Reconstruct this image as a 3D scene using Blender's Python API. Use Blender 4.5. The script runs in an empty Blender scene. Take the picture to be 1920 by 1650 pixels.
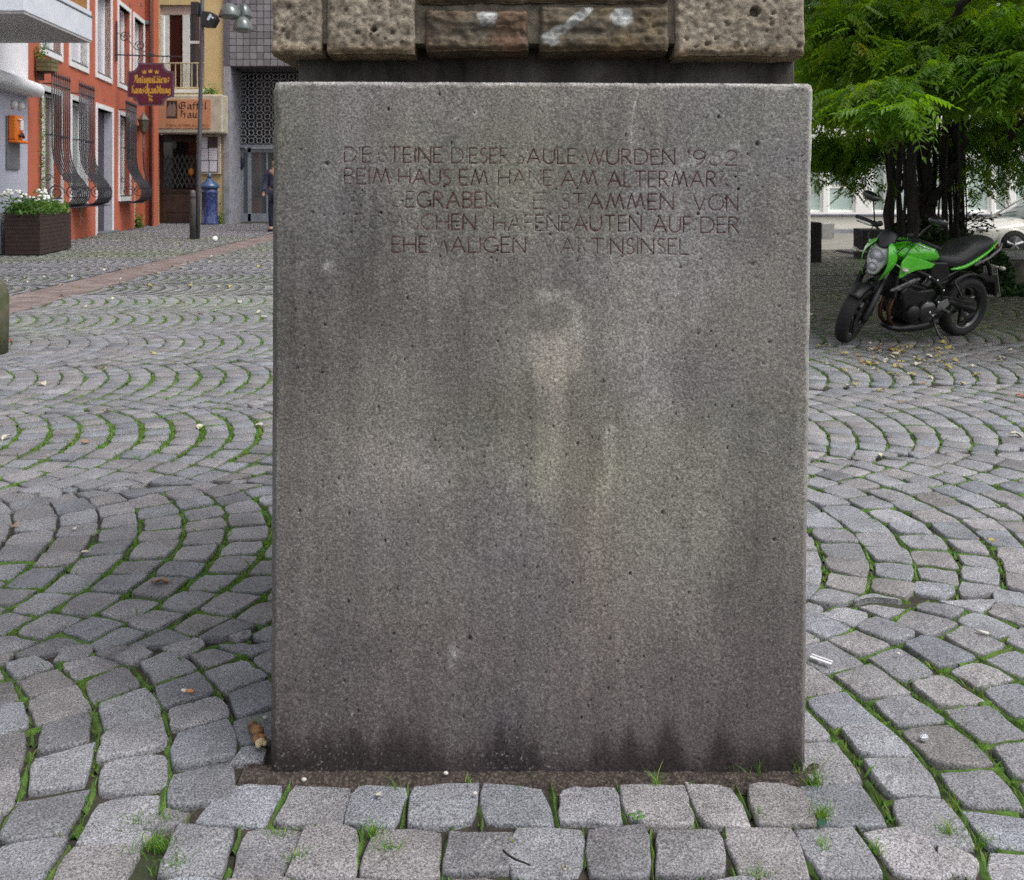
import bpy, math, random
import numpy as np
from mathutils import Matrix, Vector
random.seed(7); RNG = np.random.default_rng(11)
R = math.radians
S = bpy.context.scene
COL = S.collection
# ------------------------------------------------------------------ camera, sky, sun, exposure
H, F = 1.3, 1700.0                       # eye height (m); focal length in photo pixels (1920 wide)
cd = bpy.data.cameras.new('camera'); cam = bpy.data.objects.new('camera', cd); COL.objects.link(cam)
cam.location = (0, 0, H); cam.rotation_euler = (R(90), 0, 0)
cd.sensor_width = 36; cd.lens = 36*F/1920; cd.shift_y = -473/1920; cd.clip_start = .05; cd.clip_end = 400
cd.dof.use_dof = True; cd.dof.focus_distance = 2.05; cd.dof.aperture_fstop = 13
S.camera = cam
SUN_EL, SUN_AZ = R(58), R(118)           # azimuth from +Y towards +X
w = bpy.data.worlds.new('World'); S.world = w; w.use_nodes = True
nt = w.node_tree; bg = nt.nodes['Background']; sky = nt.nodes.new('ShaderNodeTexSky')
sky.sky_type = 'NISHITA'; sky.sun_disc = False; sky.sun_elevation = SUN_EL; sky.sun_rotation = SUN_AZ
sky.air_density = 1.0; sky.dust_density = 4.0; sky.ozone_density = 1.0
hs = nt.nodes.new('ShaderNodeHueSaturation'); hs.inputs['Saturation'].default_value = .22
nt.links.new(sky.outputs[0], hs.inputs['Color']); nt.links.new(hs.outputs[0], bg.inputs[0])
bg.inputs[1].default_value = .15
sl = bpy.data.lights.new('sun', 'SUN'); sl.energy = .95; sl.angle = R(25); sl.color = (1, .965, .92)
so = bpy.data.objects.new('sun', sl); COL.objects.link(so); so.location = (8, -6, 20)
sd = Vector((math.sin(SUN_AZ)*math.cos(SUN_EL), math.cos(SUN_AZ)*math.cos(SUN_EL), math.sin(SUN_EL)))
so.rotation_euler = sd.to_track_quat('Z', 'Y').to_euler()
S.view_settings.view_transform = 'Standard'; S.view_settings.look = 'None'
S.view_settings.gamma = 1; S.view_settings.use_curve_mapping = False; S.view_settings.exposure = 0.58
S.render.engine = 'CYCLES'
S.cycles.max_bounces = 6; S.cycles.transparent_max_bounces = 6; S.cycles.use_denoising = False

# ------------------------------------------------------------------ helpers
def PX(px, py, Y):                       # photo pixel at depth Y -> point
    return Vector(((px-960)/F*Y, Y, H+(352-py)/F*Y))
def GY(py): return F*H/(py-352)          # depth of a ground point at picture row py

def vnoise(x, y, seed=0):
    r = np.random.default_rng(seed); T = r.random((256, 256))
    xi = np.floor(x).astype(int); yi = np.floor(y).astype(int); fx = x-xi; fy = y-yi
    fx = fx*fx*(3-2*fx); fy = fy*fy*(3-2*fy); a = xi & 255; b = yi & 255; a1 = (a+1) & 255; b1 = (b+1) & 255
    return (T[a, b]*(1-fx)+T[a1, b]*fx)*(1-fy)+(T[a, b1]*(1-fx)+T[a1, b1]*fx)*fy
def fbm(x, y, seed=0, o=4):
    s = 0; a = .5; t = 0
    for k in range(o):
        s = s+a*vnoise(x*2**k+17.3*k, y*2**k+5.1*k, seed+k); t += a; a *= .5
    return s/t

def tag(o, label=None, cat=None, group=None, kind=None):
    if label: o['label'] = label
    if cat: o['category'] = cat
    if group: o['group'] = group
    if kind: o['kind'] = kind
    return o
def thing(name, label, cat, loc=(0, 0, 0), rot=(0, 0, 0), scale=1, group=None):
    o = bpy.data.objects.new(name, None); COL.objects.link(o); o.empty_display_size = .1
    o.location = loc; o.rotation_euler = rot; o.scale = (scale,)*3
    return tag(o, label, cat, group)
def copy_tree(o, parent=None):
    c = o.copy(); COL.objects.link(c); c.parent = parent
    for ch in list(o.children): copy_tree(ch, c)
    return c

class MB:
    def __init__(s, M=None): s.v = []; s.f = []; s.M = M or Matrix(); s.col = []; s.c = None
    def add(s, vs, fs):
        n = len(s.v)
        for p in vs:
            s.v.append(s.M @ Vector(p))
        s.f += [tuple(n+i for i in q) for q in fs]
        if s.c is not None: s.col += [s.c]*len(vs)
        return s
    def box(s, x0, x1, y0, y1, z0, z1):
        return s.add([(x0, y0, z0), (x1, y0, z0), (x1, y1, z0), (x0, y1, z0), (x0, y0, z1), (x1, y0, z1), (x1, y1, z1), (x0, y1, z1)],
                     [(0, 3, 2, 1), (4, 5, 6, 7), (0, 1, 5, 4), (1, 2, 6, 5), (2, 3, 7, 6), (3, 0, 4, 7)])
    def cbox(s, c, d): return s.box(c[0]-d[0]/2, c[0]+d[0]/2, c[1]-d[1]/2, c[1]+d[1]/2, c[2]-d[2]/2, c[2]+d[2]/2)
    def loft(s, rings, caps=True, closed=True):
        n = len(rings[0]); vs = [p for r in rings for p in r]; fs = []
        for i in range(len(rings)-1):
            for j in range(n if closed else n-1):
                k = (j+1) % n; fs.append((i*n+j, i*n+k, (i+1)*n+k, (i+1)*n+j))
        if caps: fs.append(tuple(range(n))[::-1]); fs.append(tuple((len(rings)-1)*n+j for j in range(n)))
        return s.add(vs, fs)
    def tube(s, pts, r, n=8, caps=True):
        pts = [Vector(p) for p in pts]; rs = r if isinstance(r, (list, tuple)) else [r]*len(pts); rings = []
        up = None
        for i, p in enumerate(pts):
            t = (pts[min(i+1, len(pts)-1)]-pts[max(i-1, 0)])
            if t.length < 1e-9: t = Vector((0, 0, 1))
            t.normalize()
            if up is None: up = Vector((0, 0, 1)) if abs(t.z) < .9 else Vector((1, 0, 0))
            a = t.cross(up)
            if a.length < 1e-4: a = t.orthogonal()
            a.normalize(); b = a.cross(t).normalized(); up = b
            rings.append([p+a*math.cos(2*math.pi*j/n)*rs[i]+b*math.sin(2*math.pi*j/n)*rs[i] for j in range(n)])
        return s.loft(rings, caps)
    def lathe(s, prof, c=(0, 0, 0), n=16, axis='z', caps=True, a0=0, a1=2*math.pi):
        full = abs(a1-a0-2*math.pi) < 1e-6; m = n if full else n+1; rings = []
        for (r, h) in prof:
            ring = []
            for j in range(m):
                a = a0+(a1-a0)*j/n; x, y = r*math.cos(a), r*math.sin(a)
                ring.append((c[0]+x, c[1]+y, c[2]+h) if axis == 'z' else (c[0]+x, c[1]+h, c[2]+y) if axis == 'y' else (c[0]+h, c[1]+x, c[2]+y))
            rings.append(ring)
        return s.loft(rings, caps, full)
    def prism(s, poly, plane, d0, d1):   # poly 2D; plane 'xz' extruded along y, 'xy' along z, 'yz' along x
        def q(p, d): return {'xz': (p[0], d, p[1]), 'xy': (p[0], p[1], d), 'yz': (d, p[0], p[1])}[plane]
        n = len(poly); vs = [q(p, d0) for p in poly]+[q(p, d1) for p in poly]
        return s.add(vs, [tuple(range(n)), tuple(range(2*n-1, n-1, -1))]+[(i, i+n, (i+1) % n+n, (i+1) % n) for i in range(n)])
    def ell(s, c, r, n=12, m=8):
        rings = [[(c[0]+r[0]*math.sin(math.pi*i/m)*math.cos(2*math.pi*j/n), c[1]+r[1]*math.sin(math.pi*i/m)*math.sin(2*math.pi*j/n), c[2]+r[2]*math.cos(math.pi*i/m)) for j in range(n)] for i in range(m+1)]
        rings[0] = [(c[0]+1e-4*math.cos(2*math.pi*j/n), c[1]+1e-4*math.sin(2*math.pi*j/n), c[2]+r[2]) for j in range(n)]
        rings[-1] = [(c[0]+1e-4*math.cos(2*math.pi*j/n), c[1]+1e-4*math.sin(2*math.pi*j/n), c[2]-r[2]) for j in range(n)]
        return s.loft(rings)
    def build(s, name, m, parent=None, smooth=False, bevel=0, subs=0, fix=True, seg=2):
        me = bpy.data.meshes.new(name); me.from_pydata([tuple(p) for p in s.v], [], s.f)
        if s.col:
            a = me.color_attributes.new('tone', 'FLOAT_COLOR', 'POINT'); a.data.foreach_set('color', np.array(s.col, dtype=np.float32).ravel())
        me.materials.append(m)
        if fix:
            import bmesh
            b = bmesh.new(); b.from_mesh(me); bmesh.ops.recalc_face_normals(b, faces=b.faces); b.to_mesh(me); b.free()
        if smooth: me.shade_smooth() if smooth is True else me.shade_smooth()
        o = bpy.data.objects.new(name, me); COL.objects.link(o)
        if parent is not None: o.parent = parent
        if bevel:
            q = o.modifiers.new('bevel', 'BEVEL'); q.width = bevel; q.segments = seg; q.limit_method = 'ANGLE'; q.angle_limit = R(35)
        if subs:
            q = o.modifiers.new('subd', 'SUBSURF'); q.levels = subs; q.render_levels = subs
        return o

def big_mesh(name, V, Fq, m, parent=None, smooth=False, cols=None):
    """V (n,3) array, Fq (k,4) or (k,3) int array"""
    me = bpy.data.meshes.new(name); V = np.asarray(V, np.float32); Fq = np.asarray(Fq, np.int32); k = Fq.shape[1]
    me.vertices.add(len(V)); me.vertices.foreach_set('co', V.ravel())
    me.loops.add(Fq.size); me.loops.foreach_set('vertex_index', Fq.ravel())
    me.polygons.add(len(Fq)); me.polygons.foreach_set('loop_start', np.arange(0, Fq.size, k, dtype=np.int32))
    me.update(calc_edges=True); me.validate()
    if isinstance(smooth, np.ndarray): me.polygons.foreach_set('use_smooth', smooth.astype(bool))
    elif smooth: me.shade_smooth()
    else: me.shade_flat()
    for nm, c in (cols or {}).items():
        a = me.color_attributes.new(nm, 'FLOAT_COLOR', 'POINT'); c = np.asarray(c, np.float32)
        if c.ndim == 1: c = np.stack([c, c, c], 1)
        c = np.concatenate([c, np.ones((len(c), 1), np.float32)], 1); a.data.foreach_set('color', c.ravel())
    me.materials.append(m)
    o = bpy.data.objects.new(name, me); COL.objects.link(o)
    if parent is not None: o.parent = parent
    return o

# ------------------------------------------------------------------ materials
MATS = {}
def mat(name, c1, c2=None, rough=.7, scale=8, metal=0, bump=0, bscale=None, coat=0, spec=.5, detail=5, stretch=None, attr=None,
        c3=None, scale3=60, amt3=.5, alpha=None, trans=0, sub=0):
    if name in MATS: return MATS[name]
    m = bpy.data.materials.new(name); m.use_nodes = True; MATS[name] = m
    t = m.node_tree; N = t.nodes; L = t.links; b = N['Principled BSDF']
    b.inputs['Roughness'].default_value = rough; b.inputs['Metallic'].default_value = metal
    b.inputs['Specular IOR Level'].default_value = spec
    if coat: b.inputs['Coat Weight'].default_value = coat; b.inputs['Coat Roughness'].default_value = .05
    tc = N.new('ShaderNodeTexCoord'); vec = tc.outputs['Object']
    if stretch:
        mp = N.new('ShaderNodeMapping'); mp.inputs['Scale'].default_value = stretch; L.new(vec, mp.inputs[0]); vec = mp.outputs[0]
    c2 = c2 or tuple(min(1, k*1.12) for k in c1)
    no = N.new('ShaderNodeTexNoise'); no.inputs['Scale'].default_value = scale; no.inputs['Detail'].default_value = detail; no.inputs['Roughness'].default_value = .65
    L.new(vec, no.inputs['Vector'])
    cr = N.new('ShaderNodeValToRGB'); cr.color_ramp.elements[0].position = .36; cr.color_ramp.elements[1].position = .64
    cr.color_ramp.elements[0].color = (*c1, 1); cr.color_ramp.elements[1].color = (*c2, 1); L.new(no.outputs[0], cr.inputs[0])
    out = cr.outputs[0]
    if c3:
        n3 = N.new('ShaderNodeTexNoise'); n3.inputs['Scale'].default_value = scale3; n3.inputs['Detail'].default_value = 6; L.new(tc.outputs['Object'], n3.inputs['Vector'])
        r3 = N.new('ShaderNodeValToRGB'); r3.color_ramp.elements[0].position = .5; r3.color_ramp.elements[1].position = .62
        r3.color_ramp.elements[0].color = (0, 0, 0, 1); r3.color_ramp.elements[1].color = (amt3,)*3+(1,); L.new(n3.outputs[0], r3.inputs[0])
        mx = N.new('ShaderNodeMixRGB'); L.new(r3.outputs[0], mx.inputs[0]); L.new(out, mx.inputs[1]); mx.inputs[2].default_value = (*c3, 1); out = mx.outputs[0]
    if attr:
        at = N.new('ShaderNodeAttribute'); at.attribute_name = attr
        mx = N.new('ShaderNodeMixRGB'); mx.blend_type = 'MULTIPLY'; mx.inputs[0].default_value = 1; L.new(out, mx.inputs[1]); L.new(at.outputs[0], mx.inputs[2]); out = mx.outputs[0]
    L.new(out, b.inputs['Base Color'])
    if bump:
        n2 = N.new('ShaderNodeTexNoise'); n2.inputs['Scale'].default_value = bscale or scale*4; n2.inputs['Detail'].default_value = 6; n2.inputs['Roughness'].default_value = .7
        L.new(vec, n2.inputs['Vector']); bu = N.new('ShaderNodeBump'); bu.inputs['Strength'].default_value = .8; bu.inputs['Distance'].default_value = bump
        L.new(n2.outputs[0], bu.inputs['Height']); L.new(bu.outputs[0], b.inputs['Normal'])
    if trans:                             # leaves: light passes through
        tr = N.new('ShaderNodeBsdfTranslucent'); ms = N.new('ShaderNodeMixShader'); ms.inputs[0].default_value = trans
        hs = N.new('ShaderNodeHueSaturation'); hs.inputs['Hue'].default_value = .485; hs.inputs['Saturation'].default_value = 1.15; hs.inputs['Value'].default_value = 1.7
        L.new(out, hs.inputs['Color']); L.new(hs.outputs[0], tr.inputs[0]); L.new(b.outputs[0], ms.inputs[1]); L.new(tr.outputs[0], ms.inputs[2])
        L.new(ms.outputs[0], N['Material Output'].inputs[0])
    return m
def glass_mat(name, c, rough=.06):
    m = mat(name, c, tuple(k*1.25 for k in c), rough=rough, scale=1.3, coat=1, spec=.8); return m
black = mat('black_metal', (.012, .012, .014), (.02, .02, .022), rough=.4, scale=20)
iron = mat('wrought_iron', (.02, .02, .026), (.035, .035, .045), rough=.45, scale=20)
whitep = mat('white_paint', (.72, .72, .74), (.8, .8, .8), rough=.55, scale=4, c3=(.5, .5, .5), amt3=.3, scale3=9)
# ------------------------------------------------------------------ facade frame (left row of houses)
FK = .1805; FN = math.sqrt(1+FK*FK)
def fac_Y(px): return -6.910/((px-960)/F+FK)
def fac_s(px): return (fac_Y(px)-19.4)*FN
def fac_z(px, py): return H+(352-py)*fac_Y(px)/F
FM = Matrix.Translation((-6.910-FK*19.4, 19.4, 0)) @ Matrix.Rotation(math.atan2(1, -FK), 4, 'Z')   # local x along the facade, -y into the street
def wall_open(mb, s0, s1, z0, z1, y0, y1, holes):
    xs = sorted({s0, s1, *[h[0] for h in holes], *[h[1] for h in holes]}); zs = sorted({z0, z1, *[h[2] for h in holes], *[h[3] for h in holes]})
    for i in range(len(xs)-1):
        run = None
        for j in range(len(zs)-1):
            cx = (xs[i]+xs[i+1])/2; cz = (zs[j]+zs[j+1])/2
            hole = any(h[0] < cx < h[1] and h[2] < cz < h[3] for h in holes)
            if not hole: run = (run[0], zs[j+1]) if run else (zs[j], zs[j+1])
            if (hole or j == len(zs)-2) and run: mb.box(xs[i], xs[i+1], y0, y1, *run); run = None

# ------------------------------------------------------------------ ground, block footprint, pavement
ground_m = mat('joint_soil', (.022, .019, .015), (.055, .046, .034), rough=.95, scale=14, bump=.004, bscale=160, c3=(.05, .10, .02), scale3=2.2, amt3=.25)
gb = MB(); gb.add([(-200, -60, -.016), (200, -60, -.016), (200, 260, -.016), (-200, 260, -.016)], [(0, 1, 2, 3)])
ground = tag(gb.build('ground', ground_m, fix=False), kind='structure')

gran = bpy.data.materials.new('granite_sett'); gran.use_nodes = True
def _granite():
    t = gran.node_tree; N = t.nodes; L = t.links; b = N['Principled BSDF']; b.inputs['Roughness'].default_value = .62; b.inputs['Specular IOR Level'].default_value = .45
    geo = N.new('ShaderNodeNewGeometry'); at = N.new('ShaderNodeAttribute'); at.attribute_name = 'tone'
    def noise(sc, d=4, rg=.6):
        n = N.new('ShaderNodeTexNoise'); n.inputs['Scale'].default_value = sc; n.inputs['Detail'].default_value = d; n.inputs['Roughness'].default_value = rg
        L.new(geo.outputs['Position'], n.inputs['Vector']); return n
    def ramp(src, a, ca, bb, cb):
        r = N.new('ShaderNodeValToRGB'); r.color_ramp.elements[0].position = a; r.color_ramp.elements[1].position = bb
        r.color_ramp.elements[0].color = (*ca, 1); r.color_ramp.elements[1].color = (*cb, 1); L.new(src, r.inputs[0]); return r
    n1 = noise(230, 3, .75); r1 = ramp(n1.outputs[0], .36, (.085, .085, .093), .66, (.50, .50, .522))
    n2 = noise(7, 4); r2 = ramp(n2.outputs[0], .3, (.62, .61, .61), .7, (1, 1, 1))
    mx = N.new('ShaderNodeMixRGB'); mx.blend_type = 'MULTIPLY'; mx.inputs[0].default_value = 1; L.new(r1.outputs[0], mx.inputs[1]); L.new(r2.outputs[0], mx.inputs[2])
    m2 = N.new('ShaderNodeMixRGB'); m2.blend_type = 'MULTIPLY'; m2.inputs[0].default_value = 1; L.new(mx.outputs[0], m2.inputs[1]); L.new(at.outputs[0], m2.inputs[2])
    n4 = noise(1.1, 5); r4 = ramp(n4.outputs[0], .5, (0, 0, 0), .8, (.25, .25, .25))
    m3 = N.new('ShaderNodeMixRGB'); L.new(r4.outputs[0], m3.inputs[0]); L.new(m2.outputs[0], m3.inputs[1]); m3.inputs[2].default_value = (.12, .11, .085, 1)
    L.new(m3.outputs[0], b.inputs['Base Color'])
    n3 = noise(75, 6, .75); bu = N.new('ShaderNodeBump'); bu.inputs['Strength'].default_value = .75; bu.inputs['Distance'].default_value = .005
    L.new(n3.outputs[0], bu.inputs['Height']); L.new(bu.outputs[0], b.inputs['Normal'])
_granite()

_gx, _gy = np.meshgrid(np.arange(-24, 28, .08), np.arange(0, 36, .08), indexing='ij')
_M1 = fbm(_gx*.55+40., _gy*.55+40., 3, 3); _M2 = fbm(_gx*.35+9, _gy*.28, 17, 3)
def _look(T, x, y): return T[min(max(int((x+24)/.08), 0), T.shape[0]-1), min(max(int(y/.08), 0), T.shape[1]-1)]
def moss(x, y):                           # how green the joints are at a place (0..1)
    n = _look(_M1, x, y)
    base = .95 if x < 0 else .68
    if y > 8: base += .12
    if 2.8 < y < 7: base += .14
    if y < 2.6: base -= .0 if x < -.55 else .12
    if 3 < y < 4.4 and x > .3: base -= .18
    if 4.2 < y < 6 and x > .3: base += .25
    if 6 < y < 8.5 and x > 1: base += .2
    return max(0, min(1, (n-.5)*3.2+base))

BX0, BX1 = -.55, .672                     # block footprint
TH = R(7.4); CT, ST = math.cos(TH), math.sin(TH)
def uv2xy(u, v): return (u*CT-v*ST, u*ST+v*CT)
BAND = 1.44; RAD = 1.02; PITCH = .155; V0 = 3.40   # band centre line passes x=0 at this depth
def strip_X(y): return (-6.0-.0531*(y-10.8), -5.2-.0586*(y-9.3))
def in_view(x, y, m=1.6):
    return y > 1.45 and abs(x) < .5647*y+m and y < 34
def allowed(x, y):
    if BX0-.0 < x < BX1 and 1.955 < y < 3.25: return False
    if -.62 < x < .74 and y < 1.90: return False
    if y > 8.3:
        a, b = strip_X(y)
        if a-.02 < x < b+.02: return False
    if x < -6.910-FK*y+.02: return False
    if x > 4.2 and y > 18.9: return False
    if y > 32.9: return False
    return True

# raster of the ground near the camera, to keep setts from overlapping and to fill holes
GR = .01; RX0, RY0, RNX, RNY = -3.2, 1.4, 640, 460; cover = np.zeros((RNX, RNY), bool)
def cells(P):
    xs_ = [p[0] for p in P]; ys_ = [p[1] for p in P]
    i0, i1 = int((min(xs_)-RX0)/GR), int((max(xs_)-RX0)/GR)+2; j0, j1 = int((min(ys_)-RY0)/GR), int((max(ys_)-RY0)/GR)+2
    if i0 < 0 or j0 < 0 or i1 > RNX or j1 > RNY: return None
    gx, gy = np.meshgrid(RX0+(np.arange(i0, i1)+.5)*GR, RY0+(np.arange(j0, j1)+.5)*GR, indexing='ij'); m = np.ones(gx.shape, bool)
    a = sum(P[i][0]*P[(i+1) % 4][1]-P[(i+1) % 4][0]*P[i][1] for i in range(4)); s = 1 if a > 0 else -1
    for i in range(4):
        (ax, ay), (bx, by) = P[i], P[(i+1) % 4]; m &= s*((bx-ax)*(gy-ay)-(by-ay)*(gx-ax)) >= 0
    return i0, i1, j0, j1, m
COB = []                                  # (poly4 [(x,y)*4], inset along, inset cross, centre)
GRASS = []                                # (p, q, amount) joint segments
def put_cobble(P, m_in, m_out, m_c0, m_c1):
    c = cells(P)
    if c:
        i0, i1, j0, j1, m = c; n = m.sum()
        if n and (cover[i0:i1, j0:j1] & m).sum() > .33*n: return False
        cover[i0:i1, j0:j1] |= m
    cx = sum(p[0] for p in P)/4; cy = sum(p[1] for p in P)/4
    COB.append((P, (m_in, m_c0, m_out, m_c1), cx, cy)); return True
rr = random.Random(5)
# straight rows in front of the block
y1 = 1.985
for row in range(4):
    h_ = rr.uniform(.125, .14); y0 = y1-h_; x = -.70+rr.uniform(0, .06)
    while x < .76:
        wd = rr.uniform(.118, .165); sk = rr.uniform(-.015, .015)
        P = [(x, y0), (x+wd, y0), (x+wd+sk, y1), (x+sk*.5, y1)]
        put_cobble(P, .12, .12, .15, .15); GRASS.append((P[0], P[1], .12)); GRASS.append((P[1], P[2], .25 if row < 2 else .3)); x += wd
    y1 = y0

for band in range(-3, 24):
    vc = V0+band*BAND
    vmin, vmax = vc-BAND/2, vc+BAND/2
    # u-range needed
    ymid = vc
    if ymid < 0: continue
    ulim = .58*(vc+BAND)+2.6
    nk = int(ulim*2/PITCH)+2; off = rr.random()*PITCH
    us = []; u = -ulim-RAD
    while u < ulim: us.append(u+off); u += PITCH*rr.uniform(.93, 1.07)
    for k in range(len(us)-1):
        u0, u1 = us[k], us[k+1]; du = u1-u0
        n = 14; th0 = rr.uniform(-.07, .07); amax = math.asin(BAND/2/RAD)+.12
        ths = [-amax+2*amax*(j+th0*3+.5*(k % 2))/n+rr.uniform(-.012, .012) for j in range(-1, n+2)]
        for j in range(len(ths)-1):
            a, b = ths[j], ths[j+1]; P = []
            for (th, outer) in ((a, 0), (b, 0), (b, 1), (a, 1)):
                t = RAD+(du*math.cos(th) if outer else 0)
                P.append([u0+t*math.cos(th), vc+t*math.sin(th)])
            vs = [p[1] for p in P]
            if min(vs) > vmax-.03 or max(vs) < vmin+.03: continue
            vcen = sum(vs)/4; jit = rr.uniform(-.018, .018)
            for p in P:                      # clip to the band, sliding along the arc direction
                if p[1] > vmax+jit: p[1] = vmax+jit
                if p[1] < vmin-jit: p[1] = vmin-jit
            A = abs(sum(P[i][0]*P[(i+1) % 4][1]-P[(i+1) % 4][0]*P[i][1] for i in range(4)))/2
            if A < (.0060 if vmin < vcen < vmax else .0088): continue
            W = [uv2xy(*p) for p in P]
            # gentle waviness of the laying
            W = [(x+.015*math.sin(y*2.1+x), y+.018*math.sin(x*1.7+.6*y)) for x, y in W]
            cx = sum(p[0] for p in W)/4; cy = sum(p[1] for p in W)/4
            if not in_view(cx, cy) or not allowed(cx, cy): continue
            tm = (a+b)/2
            pref = .25+.75*max(0, math.cos(tm*2.2)); pref = max(pref, .62) if (cy < 3.1 and cx < -.4) or cy < 2.4 else pref
            mi = moss(*W[0])*(.25+.75*pref) if cy < 14 else .3
            mo = moss(*W[3])*(.25+.75*pref) if cy < 14 else .3
            if cy < 3.0 and cx < -.45: mi = max(mi, .30+.25*rr.random()); mo = max(mo, .38)
            mc = moss(cx, cy)*.68 if cy < 14 else .2
            if put_cobble(W, mi, mo, mc, mc) and cy < 14:
                GRASS.append((W[0], W[1], mi)); GRASS.append((W[1], W[2], mc*.8))
# holes in the near paving are closed with small odd stones
blk = cells([(BX0-.02, 1.955), (BX1+.02, 1.955), (BX1+.02, 3.27), (BX0-.02, 3.27)]); cover[blk[0]:blk[1], blk[2]:blk[3]] |= blk[4]
for _ in range(90):
    d = np.zeros(cover.shape, np.int16); free = ~cover
    lev = free.copy()
    while lev.any() and d.max() < 12:
        d[lev] += 1; l2 = lev.copy(); l2[1:] &= lev[:-1]; l2[:-1] &= lev[1:]; l2[:, 1:] &= lev[:, :-1]; l2[:, :-1] &= lev[:, 1:]; l2[0] = l2[-1] = False; l2[:, 0] = l2[:, -1] = False; lev = l2
    gx_ = RX0+(np.arange(RNX)+.5)*GR; gy_ = RY0+(np.arange(RNY)+.5)*GR; inside = (np.abs(gx_)[:, None] < .5647*gy_[None, :]+.3) & (gy_[None, :] > 1.47) & (gy_[None, :] < 5.6)
    d = np.where(inside, d, 0)
    if d.max() < 3: break
    i, j = np.unravel_index(d.argmax(), d.shape); r_ = min(.075, (d[i, j]+1.2)*GR); cx, cy = gx_[i], gy_[j]; an = rr.uniform(0, 1.5); P = []
    for q_ in range(4): P.append((cx+r_*1.12*math.cos(an+q_*math.pi/2), cy+r_*1.12*math.sin(an+q_*math.pi/2)))
    c = cells(P)
    if c: cover[c[0]:c[1], c[2]:c[3]] |= c[4]
    cover[i, j] = True; COB.append((P, (.15, .15, .15, .15), cx, cy))

def cobble_geo(P, ins, cx, cy, lod, rnd):
    """rounded, slightly domed sett; returns verts, quads(as 4-tuples; fans use repeated quads)"""
    g = [(.0036 if lod == 0 else .0026 if lod == 1 else .0016)+.0105*m for m in ins]       # inset per edge: edges 0-1 (inner), 1-2, 2-3 (outer), 3-0
    P = [Vector(p) for p in P]
    ar = sum(P[i].x*P[(i+1) % 4].y-P[(i+1) % 4].x*P[i].y for i in range(4))
    if ar < 0: P = P[::-1]; g = [g[2], g[1], g[0], g[3]]
    Q = []
    for i in range(4):
        a, b, c = P[i-1], P[i], P[(i+1) % 4]; d1 = (b-a); d2 = (c-b)
        l1 = max(d1.length, 1e-4); l2 = max(d2.length, 1e-4); n1 = Vector((-d1.y, d1.x))/l1; n2 = Vector((-d2.y, d2.x))/l2
        gi, gj = g[i-1], g[i]; q = b+n1*gi+n2*gj; jq = .010 if lod == 0 else .007; Q.append(q+Vector((rnd.uniform(-jq, jq), rnd.uniform(-jq, jq))))
    C = (Q[0]+Q[1]+Q[2]+Q[3])/4
    tq = (.035, .025, .012)[lod]; tx, ty = rnd.uniform(-tq, tq), rnd.uniform(-tq, tq); zo = rnd.uniform(-.005, .004)*(1, .8, .35)[lod]
    if lod == 2:
        vs = []; top = [C+(q-C)*.985 for q in Q]
        for q in top: vs.append((q.x, q.y, zo+(q.x-C.x)*tx+(q.y-C.y)*ty))
        for q in Q: vs.append((q.x, q.y, -.02))
        return vs, [(0, 1, 2, 3)]+[(i, (i+1) % 4, (i+1) % 4+4, i+4) for i in range(4)]
    m = 4 if lod == 0 else 2; ring = []
    for i in range(4):
        a, b = Q[i], Q[(i+1) % 4]; bow = rnd.uniform(-.003, .006)
        for s in range(m):
            t = (s+.0)/m; p = a+(b-a)*t; d = (b-a); L_ = max(d.length, 1e-4)
            nn = Vector((d.y, -d.x))/L_; p = p+nn*bow*math.sin(math.pi*t)
            if s == 0: p = p+(C-p)*rnd.uniform(.0, .09)     # rounded corner
            p = p+Vector((rnd.uniform(-.0032, .0032), rnd.uniform(-.0032, .0032)))
            ring.append(p)
    n = len(ring); vs = []; fs = []
    def rg(f, z, jz):
        return [(C.x+(p.x-C.x)*f, C.y+(p.y-C.y)*f, zo+z+(p.x-C.x)*f*tx+(p.y-C.y)*f*ty+rnd.uniform(-jz, jz)) for p in ring]
    if lod == 0: prof = [(.5, .0008, .0022), (.93, .0, .0016), (.972, -.0022, .0008), (.995, -.008, .0008), (1.0, -.035, 0)]
    else: prof = [(.90, .0, .0012), (.97, -.004, .001), (1., -.03, 0)]
    vs.append((C.x, C.y, zo+.0015))
    for f, z, jz in prof: vs += rg(f, z, jz)
    for j in range(0, n, 2): fs.append((0, 1+j, 1+(j+1) % n, 1+(j+2) % n))
    for r_ in range(len(prof)-1):
        for j in range(n): fs.append((1+r_*n+j, 1+(r_+1)*n+j, 1+(r_+1)*n+(j+1) % n, 1+r_*n+(j+1) % n))
    return vs, fs
NFLAT = 8+16                                # cleft top faces stay faceted

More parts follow.
